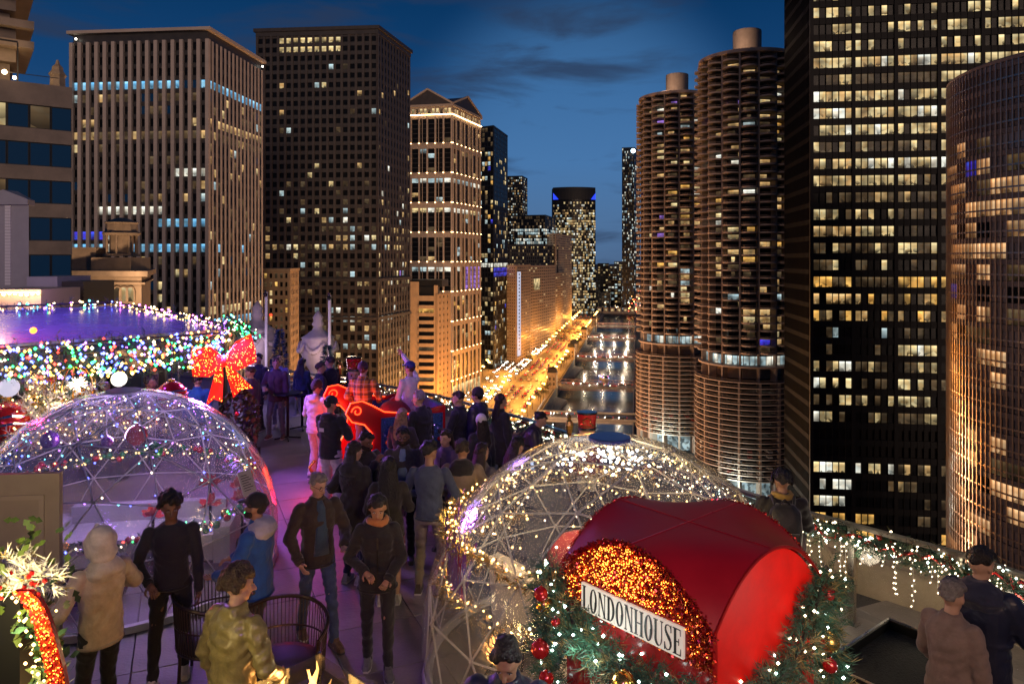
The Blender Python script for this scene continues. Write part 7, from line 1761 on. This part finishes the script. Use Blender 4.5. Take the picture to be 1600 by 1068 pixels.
lamp('urn_fill', 'POINT', (-5.2,20.3,1.0), 26, (.95,.62,.75), .2); lamp('urn_fill', 'POINT', (-7.6,21.2,1.2), 26, (.8,.6,.95), .2)  # fill lights added next to the urns to lighten them
for i, (px_, Y, yt) in enumerate(((515,21.0,461),(416,22.0,456))):
    th = thing('flagpole', ('white flagpole with a small camera just right of the nearer urn','white flagpole with a small camera just right of the farther urn')[i], 'flagpole', (pX(px_,Y),Y,0)); b = MB(); b.tube([(0,0,.0),(0,0,zY(yt,Y))], .045, 8); b.build('pole', mat('white_pole', (.70,.68,.64), .5), th); b = MB(); b.ball((0,-.1,zY(yt+4,Y)), .07, 8, 5); b.box(-.03,.03,-.08,.0,zY(yt,Y)+.001,zY(yt,Y)+.06); b.build('camera_head', M_black, th)
for i, (px_, yt, Y) in enumerate(((437,515,19.6),(511,540,19.0))):
    ht = zY(yt,Y); th = thing('small_spruce', ('taller dark blue spruce in a pot by the end railing','shorter dark blue spruce in front of the nearer urn')[i], 'tree', (pX(px_,Y),Y,0)); b = MB()
    for k in range(700):
        f = r6.random()**.7; z = .35+(ht-.35)*f; q = (1-f)*.36+.02; a = r6.uniform(0,6.28); p = Vector((q*math.cos(a)*r6.uniform(.5,1), q*math.sin(a)*r6.uniform(.5,1), z)); e = Vector((math.cos(a),math.sin(a),.25))*.11; w_ = e.orthogonal().normalized()*.018; b.face([p-w_, p+w_, p+e])
    b.build('needles', mat('spruce_blue', (.020,.040,.06), .7, var=.4, vs=6), th, kind='stuff'); b = MB(); b.tube([(0,0,.2),(0,0,ht*.9)], [.04,.01], 6); b.build('trunk', M_bark, th); b = MB(); b.lathe([(.15,0),(.2,.34)], 10); b.build('pot', M_black, th)
# ------------------------------------------------------------------ railing garlands and icicle lights
def rail_garland(label, i0, i1, n, nb, ice, sag=.10, f0=0, f1=1):
    pts = [RP[k] for k in range(i0, i1+1)]; P_ = along(pts, 60); P_ = P_[int(f0*60):int(f1*60)+1]; pts = []
    for k, p in enumerate(P_): pts.append(p+Vector((0,0,1.00-sag*abs(math.sin(k*.36)))))
    g = thing('railing_garland', label, 'garland', pts[0]); o = pts[0].copy(); pts = [p-o for p in pts]; b = MB(); pine(b, pts, .15, n, r6, .075, (0,0,0,1), .0045, .2); b.build('foliage', [M_pine, M_pine2], g, kind='stuff'); b = MB(); b.tube(pts[::2], .014, 5); b.build('stem', M_bark, g)
    b = MB(); bulbs_on(b, pts, nb, .14, r6, .012, (0,1,0,0)); b.build('bulbs', [B_pale, B_white], g, kind='stuff')
    b = MB(); b.tube([p+Vector((.05*math.sin(k*1.3),.05*math.cos(k*1.3),.06*math.sin(k*1.9))) for k, p in enumerate(pts)], .014, 5); b.build('red_ribbon', M_redb, g)
    for k in range(max(3,n//110)): bauble(g, pts[r6.randrange(len(pts))]+sway(r6)*.10, r6.choice((.035,.05)), M_redb)
    if ice:
        b = MB(); w_ = MB()
        for k in range(ice):
            p = pts[int((k+r6.random())/ice*(len(pts)-1))]; ln = r6.choice((.12,.22,.35,.50,.62)); w_.tube([p, p-Vector((0,0,ln))], .0025, 3)
            for q in range(int(ln/.055)): b.octa(p-Vector((r6.uniform(-.02,.02),r6.uniform(-.02,.02),.06+q*.055)), .0085, 0)
        b.build('icicle_bulbs', [B_pale], g, kind='stuff'); w_.build('icicle_wire', M_strut, g, kind='stuff')
rail_garland('lit pine garland with icicle lights on the railing right of the red booth', 1, 4, 760, 200, 36, .10)
rail_garland('lit pine garland on the nearest railing at the right edge', 0, 1, 260, 70, 0)
rail_garland('lit pine garland on the railing behind the right dome', 4, 6, 420, 150, 0)
rail_garland('lit pine garland on the railing beside the crowd', 6, 8, 520, 190, 6)
rail_garland('lit pine garland on the far railing behind the sleigh', 8, 10, 420, 130, 0)
lamp('icicle_light', 'POINT', (3.55,7.75,.72), 8, (1,.82,.58), .12); lamp('icicle_light', 'POINT', (4.45,6.75,.75), 7, (1,.82,.58), .12); lamp('ledge_light', 'POINT', (4.6,7.6,.85), 9, (1,.72,.40), .12); lamp('ledge_light', 'POINT', (3.6,8.9,.85), 8, (1,.72,.40), .12)
b = MB(); b.tube([(-.25+.13*math.sin(k*.9)+.0*k, 4.9+.30*k, .012) for k in range(9)], .012, 5); tag(b.build('power_cable', M_black), 'black power cable snaking over the paving left of the right dome', 'cable')
# ------------------------------------------------------------------ nutcrackers
M_nred = mat('nutcracker_red', (.45,.012,.015), .25, coat=.6); M_nskin = mat('nutcracker_face', (.62,.40,.26), .35, coat=.3); M_nblk = mat('nutcracker_black', (.012,.012,.014), .25, coat=.5); M_nblue = mat('nutcracker_blue', (.02,.03,.16), .3, coat=.5); M_nwht = mat('nutcracker_white', (.7,.68,.64), .6)
def nutcracker(label, x, y, H, rz, coat):
    u = H/2.0; th = thing('nutcracker', label, 'statue', (x,y,0), rz)
    b = MB(); b.box(-.28*u,.28*u,-.24*u,.24*u,0,.10*u); b.build('base', M_nblk, th)
    for s in (-1,1):
        b = MB(); b.lathe([(.075*u,0),(.08*u,.30*u),(.09*u,.33*u)], 12); b.build('boot', M_nblk, th, (s*.10*u,0,.10*u)); b = MB(); b.lathe([(.07*u,0),(.085*u,.32*u)], 12); b.build('leg', M_nwht, th, (s*.10*u,0,.432*u))
        b = MB(); b.lathe([(.055*u,0),(.06*u,.1*u),(.065*u,.42*u),(.085*u,.47*u)], 10); b.build('arm', coat, th, (s*.245*u,0,.78*u)); b = MB(); b.lathe([(.10*u,0),(.11*u,.03*u),(.08*u,.06*u)], 12); b.build('epaulette', M_gold, th, (s*.235*u,0,1.255*u)); b = MB(); b.ball((0,0,0), .06*u, 8, 6); b.build('hand', M_nskin, th, (s*.245*u,-.02*u,.74*u))
    b = MB(); b.lathe([(.20*u,0),(.19*u,.12*u),(.17*u,.2*u),(.21*u,.48*u),(.17*u,.56*u)], 16); b.build('coat', coat, th, (0,0,.75*u)); b = MB(); b.lathe([(.195*u,0),(.195*u,.05*u)], 16); b.build('belt', M_gold, th, (0,0,.90*u))
    for k in range(3): b = MB(); b.ball((0,-.205*u,(1.02+.08*k)*u), .022*u, 6, 5); b.build('button', M_gold, th)
    hd_ = MB(); hd_.lathe([(.12*u,0),(.15*u,.03*u),(.155*u,.24*u),(.13*u,.27*u)], 16); ho = hd_.build('head', M_nskin, th, (0,0,1.315*u), smooth=False)
    b = MB(); [b.ball((sx*.055*u,-.150*u,.17*u), .020*u, 8, 5) for sx in (-1,1)]; [b.box(sx*.055*u-.03*u,sx*.055*u+.03*u,-.165*u,-.14*u,.20*u,.212*u) for sx in (-1,1)]; b.build('eyes', M_nblk, ho); b = MB(); b.ball((0,-.165*u,.13*u), .030*u, 8, 6, 0, (.7,1,1.2)); b.build('nose', M_nskin, ho)
    b = MB(); b.box(-.07*u,.07*u,-.17*u,-.13*u,.045*u,.085*u); b.build('teeth', M_nwht, ho); b = MB(); [b.ball((.04*u*sx,-.16*u,.10*u), .035*u, 8, 5, 0, (1.3,.5,.4)) for sx in (-1,1)]; b.build('moustache', M_nblk, ho)
    for s in (-1,1): b = MB(); [b.ball((s*.15*u, .03*u*q, (.02+.055*k)*u), .045*u, 7, 5) for k in range(4) for q in (-1,1)]; b.build('hair', HC['dark'], ho)
    b = MB(); [b.ball((.03*u*k,-.15*u,-.03*u-.02*u*(1-abs(k)/2)), .04*u, 7, 5) for k in (-2,-1,0,1,2)]; b.build('beard', M_nwht, ho)
    h_ = MB(); h_.lathe([(.165*u,0),(.17*u,.03*u),(.16*u,.05*u),(.165*u,.10*u),(.19*u,.29*u),(.195*u,.31*u)], 20); hat = h_.build('hat', M_nred, th, (0,0,1.59*u))
    b = MB(); b.lathe([(.172*u,.0),(.178*u,.01),(.172*u,.045*u),(.16*u,.05*u)], 20); b.build('hat_brim', M_nblk, hat); b = MB(); b.lathe([(.193*u,0),(.20*u,.005),(.20*u,.03*u),(.15*u,.035*u)], 20); b.build('hat_rim', M_nblk, hat, (0,0,.30*u))
    b = MB(); b.tube([(.172*u*math.cos(R(q*18)), .172*u*math.sin(R(q*18)), .075*u+.012*u*(q%2)) for q in range(20)], .010*u, 5, closed=True); b.tube([(( .165+.03*z)*u*math.sin(a), -(.165+.03*z)*u*math.cos(a), (.10+.18*z)*u) for z, a in ((0,-.8),(.3,-.3),(.55,-.45),(.8,0),(.55,.45),(.3,.3),(0,.8))], .012*u, 5); b.build('hat_braid', M_gold, hat)
    b = MB(); b.tube([(0,0,0),(0,0,1.25*u)], .016*u, 6); b.lathe([(.02*u,1.22*u),(.05*u,1.30*u),(.075*u,1.45*u),(.06*u,1.52*u),(.03*u,1.55*u),(.045*u,1.60*u),(.01*u,1.66*u)], 10); b.build('sceptre', M_gold, th, (-.33*u,-.05*u,.22*u))
    return th
nk = nutcracker('nutcracker with tall red gold trimmed hat behind the right dome', pX(917,9.5), 9.5, 1.36, R(-6), M_nred); nk.location.z = .68
b = MB(); b.box(-.3,.3,-.3,.3,0,.68); tag(b.build('plinth', M_black, None, (pX(917,9.5), 9.5, 0)), 'black plinth under the nutcracker behind the right dome', 'plinth')
nutcracker('colourful nutcracker standing by the end railing behind the plaid shirt', pX(553,16.6), 16.6, 1.82, R(10), M_nblue)
# ------------------------------------------------------------------ the red sleigh
M_spang = mat('blue_spangle', (.05,.12,.38), .35, metal=.6, var=.6, vs=40); M_neon = glow('red_neon', (1,.05,.01), 5)
rzS = R(115.8); sl = thing('sleigh', 'red photo sleigh with glowing curled sides and blue spangled panels', 'sleigh', (-2.85+.9*.75, 12.45+.435*.75, 0), rzS); hw = .85
prof = [(-.75,.12),(.55,.12),(.72,.30),(.66,.60),(.52,.85),(.48,1.15),(.62,1.32),(.82,1.38),(.92,1.52),(.84,1.68),(.66,1.70),(.50,1.62),(.30,1.50),(-.20,1.42),(-.75,1.52)]
for s in (-1,1):
    b = MB(); n = len(prof); f = [(s*hw-.03,y,z) for y, z in prof]; g2 = [(s*hw+.03,y,z) for y, z in prof]
    # two convex pieces keep the curl's outline clean
    b.raw(f+g2, [(i,(i+1)%n,n+(i+1)%n,n+i) for i in range(n)]); 
    import mathutils.geometry as mg
    tri = mg.tessellate_polygon([[Vector((y,z,0)) for y, z in prof]])
    for t in tri: b.raw([f[i] for i in t], [(0,1,2)]); b.raw([g2[i] for i in t], [(2,1,0)])
    o = b.build('side_panel', M_nred, sl)
    b = MB(); b.tube([(s*hw+ss*.042,y,z) for y, z in prof[1:14] for ss in (-1,)], .010, 6); b.tube([(s*hw-.045, .74+.09*math.cos(q*.55)*(1-q*.055), 1.54+.09*math.sin(q*.55)*(1-q*.055)) for q in range(14)], .009, 6); b.build('neon_edge', M_neon, o)
    b = MB(); b.box(s*hw-.045,s*hw-.032,-.70,.30,.80,1.36) if s > 0 else b.box(s*hw-.050,s*hw-.034,-.70,.35,.55,1.40); b.build('spangled_panel', M_spang, o)
    q = MB()
    for k in range(420):
        y, z = r6.uniform(-.70,.33), r6.uniform(.58,1.39); p = Vector((s*hw-.056,y,z)); u = sway(r6); u.x *= .4; u.normalize(); v = u.orthogonal().normalized(); q.face([p-u*.013,p-v*.008,p+u*.013,p+v*.008], r6.choice((0,0,1)))
    q.build('spangles', [M_spang, M_silver], o, kind='stuff')
    b = MB(); b.tube([(s*(hw-.12),-.95,.06),(s*(hw-.12),.9,.06),(s*(hw-.12),1.1,.14),(s*(hw-.12),1.18,.30),(s*(hw-.12),1.08,.42)], .03, 6); b.build('runner', M_gold, sl)
b = MB(); b.box(-hw+.031,hw-.031,-.74,.55,.34,.40); b.build('floor', M_nblk, sl); b = MB(); b.box(-hw+.031,hw-.031,-.76,-.68,.401,1.5); b.build('back_panel', M_spang, sl); b = MB(); b.box(-hw+.032,hw-.032,-.67,-.25,.402,.78); b.build('seat', M_cush, sl)
for k in range(9): bauble(sl, (-hw-.085,-.62+.11*k,.98+.03*math.sin(k)), .035, (M_redb,M_silver,M_gold)[k%3])
lamp('sleigh_glow', 'POINT', (-3.1,12.1,.75), 34, (1,.06,.02), .25); lamp('sleigh_glow', 'POINT', (-2.75,12.7,1.1), 26, (1,.07,.02), .2); lamp('sleigh_glow', 'POINT', (-3.25,11.9,.3), 10, (1,.03,.12), .15)
b = MB(); b.ball((0,0,.30), .34, 14, 10, 0, (1,.9,1.1)); b.ball((0,0,.62), .1, 10, 6); tag(b.build('gift_sack', M_cush, None, (-2.1,13.15,.78), smooth=True), 'red velvet gift sack on the sleigh seat', 'sack')
# ------------------------------------------------------------------ far end: stool, high table
def stool(label, x, y, hgt, table=False):
    th = thing('high_table' if table else 'bar_stool', label, 'table' if table else 'stool', (x,y,0)); b = MB(); b.lathe([(.30 if table else .18,hgt-.04),(.31 if table else .19,hgt-.02),(.30 if table else .18,hgt),(.02,hgt)], 18); b.build('tabletop' if table else 'seat', M_black, th); b = MB(); b.tube([(0,0,.04),(0,0,hgt-.04)], .03, 8); b.build('pedestal', M_black, th)
    for k in range(4): b = MB(); b.tube([(0,0,.05),(.28*math.cos(R(90*k+20)),.28*math.sin(R(90*k+20)),.015)], .018, 5); b.build('foot', M_black, th)
    return th
stool('tall black stool under the person in the teal coat', pX(472,17.2), 17.2, .80); stool('tall black table with crossed feet beside the stool', pX(458,16.6), 16.2, 1.02, True); stool('small high table lit violet in the middle of the crowd', -1.08, 11.5, 1.05, True)
lamp('crowd_violet', 'POINT', (-1.1,11.6,2.9), 26, (.45,.22,1), .2)
# ------------------------------------------------------------------ fire table and rope chairs
M_fireg = film('fire_glass', (.95,.93,.9), .01, .12, .03)
ft_ = thing('fire_table', 'low stone fire table with glass guard and two rows of flames', 'fire table', (-1.52,5.36,0), R(-43)); a_ = .37
b = MB(); b.box(-a_-.14,a_+.14,-a_-.14,a_+.14,.50,.56); b.build('tabletop', M_gran, ft_); b = MB(); b.box(-a_,a_,-a_,a_,0,.50); b.build('plinth', M_gran, ft_)
b = MB(); [b.ball((r6.uniform(-.28,.28), r6.uniform(-.28,.28), .57), r6.uniform(.018,.03), 6, 4) for _ in range(90)]; b.build('fire_stones', M_gran, ft_, kind='stuff')
for k in range(4):
    T = Matrix.Rotation(R(90*k),4,'Z'); b = MB(); b.box(-a_+.012,a_-.012,-a_-.004,-a_+.004,.575,.80,0,T); b.build('glass_guard', M_fireg, ft_); b = MB(); b.box(-a_-.012,-a_+.012,-a_-.012,-a_+.012,.561,.815,0,T); b.build('corner_clip', M_stain, ft_)
M_flame = bpy.data.materials.new('flame'); M_flame.use_nodes = True; nt = M_flame.node_tree; n_ = nt.nodes; n_.clear(); o_ = n_.new('ShaderNodeOutputMaterial'); tr = n_.new('ShaderNodeBsdfTransparent'); em = n_.new('ShaderNodeEmission'); mx = n_.new('ShaderNodeMixShader'); nz = n_.new('ShaderNodeTexNoise'); nz.inputs['Scale'].default_value = 9; nz.inputs['Detail'].default_value = 3; rp = n_.new('ShaderNodeMapRange'); rp.inputs['From Min'].default_value = .36; rp.inputs['From Max'].default_value = .62; rp.inputs['To Max'].default_value = .75
tcx = n_.new('ShaderNodeTexCoord'); mpp = n_.new('ShaderNodeMapping'); mpp.inputs['Scale'].default_value = (1,1,.4); nt.links.new(tcx.outputs['Object'], mpp.inputs[0]); nt.links.new(mpp.outputs[0], nz.inputs[0]); nt.links.new(nz.outputs['Fac'], rp.inputs['Value']); nt.links.new(rp.outputs[0], mx.inputs[0]); nt.links.new(tr.outputs[0], mx.inputs[1]); nt.links.new(em.outputs[0], mx.inputs[2]); em.inputs[0].default_value = (1,.52,.13,1); em.inputs[1].default_value = 4.5; nt.links.new(mx.outputs[0], o_.inputs[0]); M_flame.cycles.emission_sampling = 'NONE'
b = MB()
for k in range(34):
    x = r6.uniform(-.26,.26); y = r6.choice((-.13,.15))+r6.uniform(-.06,.06); hh_ = r6.uniform(.15,.34); ph_ = r6.uniform(0,6)
    b.tube([(x+.02*math.sin(ph_+q*1.3), y+.02*math.cos(ph_+q), .57+hh_*q/5) for q in range(6)], [.020,.034,.030,.020,.011,.002], 7)
tag(b.build('flames', M_flame, None, ft_.location, R(-43), smooth=True), 'orange flames dancing inside the glass guard of the fire table', 'fire')
lamp('fire_light', 'POINT', (-1.52,5.36,.78), 26, (1,.40,.10), .12)
M_cord = mat('brown_rope', (.045,.030,.022), .7); M_tubef = mat('bronze_tube', (.06,.04,.03), .35, metal=.6)
def rope_chair(label, x, y, face):
    th = thing('rope_chair', label, 'chair', (x,y,0), R(face)); n = 26; ra = .37
    def rim(z, r, k): a = R(-128+256*k/n); return (r*math.sin(a), -r*math.cos(a), z(a) if callable(z) else z)
    top_ = lambda a: .84-.14*(abs(a)/R(128))**2
    b = MB(); b.tube([rim(top_,ra+.03,k) for k in range(n+1)], .017, 7); b.build('top_rail', M_tubef, th); b = MB(); b.tube([rim(.36,ra,k) for k in range(n+1)], .014, 6); b.tube([rim(.58,ra+.012,k) for k in range(n+1)], .009, 6); b.build('lower_rail', M_tubef, th)
    b = MB()
    for k in range(n*2+1):
        q = k/2; a = R(-128+256*q/n); b.tube([rim(top_,ra+.03,q), rim(.36,ra,q)], .0055, 4)
    b.build('back_cords', M_cord, th, kind='stuff')
    b = MB(); b.lathe([(.30,.34),(.36,.36),(.35,.44),(.25,.46),(.02,.46)], 18); b.build('seat', M_chshell, th, smooth=True)
    for k in (0, 9, 17, 26): p = rim(.36,ra,k); b = MB(); b.tube([p,(p[0]*1.05,p[1]*1.05,0)], .015, 6); b.build('leg', M_tubef, th)
    for k in (0, n): p = rim(top_,ra+.03,k); q = rim(.36,ra,k); b = MB(); b.tube([p,q], .016, 6); b.build('front_post', M_tubef, th)
    return th
rope_chair('dark rope backed tub chair between the blue and leather jackets', -2.78, 6.98, -80); rope_chair('dark rope backed tub chair right behind the fire table', -2.02, 6.42, 196)
# black planter box with gravel
pb_ = thing('planter_box', 'long black metal planter box with dark gravel by the railing', 'planter', (3.36,6.40,0), R(38.5)); b = MB()
for x0, x1, y0, y1 in ((-.63,.63,-.38,-.34),(-.63,.63,.34,.38),(-.63,-.59,-.339,.339),(.59,.63,-.339,.339)): b.box(x0,x1,y0,y1,0,.50)
b.build('side', M_black, pb_); b = MB(); b.box(-.589,.589,-.339,.339,.1,.42); b.build('soil', mat('dark_gravel', (.02,.018,.016), .9, var=.5, vs=30, bump=.9, bs=60), pb_)
b = MB(); b.tube([(-.61,-.36,.505),(.61,-.36,.505),(.61,.36,.505),(-.61,.36,.505)], .014, 5, closed=True); b.build('rim', M_stain, pb_)
b = MB(); [b.tube([(x*.09,0,.004),(x*.09+.06,.10,.004)], .004, 4) for x in range(-3,4)]; tag(b.build('pull_handle', M_stain, None, (2.95,7.35,.004), R(30)), 'low steel pull handle plate set in the paving near the railing', 'handle')
# ------------------------------------------------------------------ decorated arch and door at lower left
th = thing('cream_door', 'cream panelled door leaf standing open at the left edge', 'door', (-4.42,6.35,0), R(6)); b = MB(); b.box(-.5,.5,-.03,.03,0,2.10); b.build('leaf', mat('cream_paint', (.40,.33,.20), .5, var=.08, vs=4), th)
for z0, z1 in ((1.2,1.92),(.2,1.05)):
    b = MB(); 
    for x0,x1,y0,y1 in ((-.38,.38,z0,z0+.04),(-.38,.38,z1-.04,z1),(-.38,-.34,z0+.041,z1-.041),(.34,.38,z0+.041,z1-.041)): b.box(x0,x1,-.046,-.031,y0,y1)
    b.build('panel_moulding', mat('cream_moulding', (.45,.37,.23), .5), th)
th = thing('black_post', 'black square post carrying the flocked arrangement at lower left', 'post', (-2.80,4.15,0)); b = MB(); b.box(-.075,.075,-.075,.075,0,2.10); b.box(-.11,.11,-.11,.11,0,.05); b.build('shaft', M_black, th); b = MB(); b.box(-.65,-.08,-.03,.03,1.55,2.05); b.box(-.65,-.08,-.03,.03,.1,1.5); b.build('side_panel', mat('black_lacquer', (.012,.010,.012), .3), th)
b = MB(); b.tube([(-.06,-.08,2.28),(.0,-.09,1.98)], .012, 5); b.tube([(-.14,-.08,2.15),(-.05,-.09,1.75)], .010, 5); tag(b.build('blue_led_strip', glow('blue_led', (.02,.05,1), 1.6), None, (-2.86,4.15,.02)), 'thin blue led strip on the black post', 'light strip')
ar = thing('flocked_arrangement', 'white flocked branches with holly and candy striped bauble on the black post', 'arrangement', (-2.72,4.15,2.20)); b = MB()
pine(b, [(-.16,0,.04),(.0,-.03,.0),(.17,-.05,-.04)], .13, 110, r6, .06, (0,0,0,1), .005); b.build('flocked_needles', [M_flock, M_pinetip], ar, kind='stuff'); b = MB()
for k in range(70):
    p = Vector((r6.uniform(-.24,.22), r6.uniform(-.12,.08), r6.uniform(-.20,.28))); d = sway(r6); u = d.orthogonal().normalized(); s = .042; b.face([p-d*s, p-d*s*.3+u*s*.5, p-d*s*.1+u*s*.2, p+d*s*.4+u*s*.45, p+d*s, p+d*s*.4-u*s*.45, p-d*s*.1-u*s*.2, p-d*s*.3-u*s*.5], 0)
b.build('holly_leaves', [M_holly], ar, kind='stuff'); b = MB(); [b.ball((r6.uniform(-.05,.25), r6.uniform(-.2,-.1), r6.uniform(-.12,.05)), .014, 6, 5) for _ in range(12)]; b.build('berries', M_redb, ar, kind='stuff')
b = MB(); b.ball((0,0,0), .062, 14, 10); bo_ = b.build('striped_bauble', M_redb, ar, (-.10,-.24,.0), smooth=True); b = MB()
for zz in (-.5,-.05,.4): rr_ = .0635*math.sqrt(1-zz*zz); b.tube([(rr_*math.cos(R(20*k)), rr_*math.sin(R(20*k)), .062*zz+.012*math.cos(R(20*k))) for k in range(18)], .006, 4, closed=True)
b.build('white_stripe', M_nwht, bo_)
g = thing('holly_garland', 'yellow green holly garland with warm lights beside the orange arch', 'garland', (-2.66,4.05,2.1)); b = MB(); pts = [(0.03,0,-.05),(.10,.0,-.35),(.16,.02,-.7),(.20,.04,-1.2)]
for k in range(420):
    p = along(pts,60)[r6.randrange(60)]+sway(r6)*r6.uniform(.02,.13); d = sway(r6); u = d.orthogonal().normalized(); s = .042; b.face([p-d*s, p+u*s*.5, p+d*s, p-u*s*.5], r6.choice((0,0,1)))
b.build('foliage', [M_holly, M_pine], g, kind='stuff'); b = MB(); bulbs_on(b, pts, 70, .11, r6, .011); b.build('bulbs', [B_warm], g, kind='stuff'); b = MB(); b.tube(pts, .012, 5); b.build('stem', M_bark, g)
sa_ = thing('sequin_arch', 'orange red glitter arch edge curving down at lower left', 'arch', (-2.62,4.0,0)); pts = [(-.02,0,2.17),(.05,0,2.10),(.12,-.02,1.95),(.18,-.03,1.75),(.22,-.04,1.5),(.25,-.04,1.2),(.26,-.04,.0)]
b = MB(); 
P_ = along(pts, 30); v = [];
for p in P_: v += [p+Vector((-.035,-.05,0)), p+Vector((.055,-.05,0)), p+Vector((.055,-.02,0)), p+Vector((-.035,-.02,0))]
b.raw(v, [(4*i+j,4*i+(j+1)%4,4*i+4+(j+1)%4,4*i+4+j) for i in range(30) for j in range(4)]); b.build('band', M_nred, sa_); b = MB()
for k in range(3000):
    i = r6.randrange(30); p = P_[i].lerp(P_[i+1], r6.random())+Vector((r6.uniform(-.035,.055), -.053-r6.uniform(0,.008), 0)); nr = Vector((r6.gauss(0,.5),-1,r6.gauss(0,.5))).normalized(); u = nr.orthogonal().normalized(); u = Matrix.Rotation(r6.uniform(0,6.28),3,nr) @ u; w_ = nr.cross(u); s = .008; b.face([p-u*s,p-w_*s,p+u*s,p+w_*s], r6.choice((0,1,1,2)))
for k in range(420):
    i = r6.randrange(30); p = P_[i].lerp(P_[i+1], r6.random())+Vector((r6.uniform(-.03,.05), -.064, 0)); b.octa(p, r6.uniform(.0025,.0045), 3)  # painted sparkle: self-lit specks scattered over the sequin band
b.build('sequins', M_seq+[B_led_glint], sa_, kind='stuff'); b = MB(); bulbs_on(b, [(p[0]-.07,p[1]-.07,p[2]) for p in pts[:6]], 26, .02, r6, .010); b.build('bulbs', [B_warm], sa_, kind='stuff')
lamp('arch_light', 'POINT', (-2.62,3.6,2.15), 62, (1,.78,.32), .12); lamp('arch_light', 'POINT', (-3.7,5.1,2.3), 14, (1,.76,.38), .1); lamp('arch_light', 'POINT', (-2.45,4.25,1.3), 10, (1,.74,.30), .08)  # the middle one is a fill light added to brighten the cream door
# ------------------------------------------------------------------ terrace lights: unseen fill added behind the camera, then eave and floor lights
lamp('warm_front_fill', 'AREA', (2.2,-3.2,5.6), 45, (1,.66,.42), .8, (2.2,6,0)); lamp('booth_fill', 'SPOT', (3.2,-3.1,6.4), 900, (1,.62,.45), .25, (1.9,5.6,1.2), 48); lamp('violet_front_fill', 'SPOT', (-1.0,-3.2,6.2), 480, (.38,.18,1), .3, (-3.2,12,0), 62)
lamp('eave_violet', 'AREA', (-5.0,13.1,2.45), 190, (.42,.14,1), .5, (-2.0,10.5,0)); lamp('eave_violet', 'POINT', (-6.5,18.3,2.6), 90, (.35,.22,1), .3); lamp('floor_warm', 'POINT', (-4.2,18.9,1.6), 40, (1,.72,.5), .2)
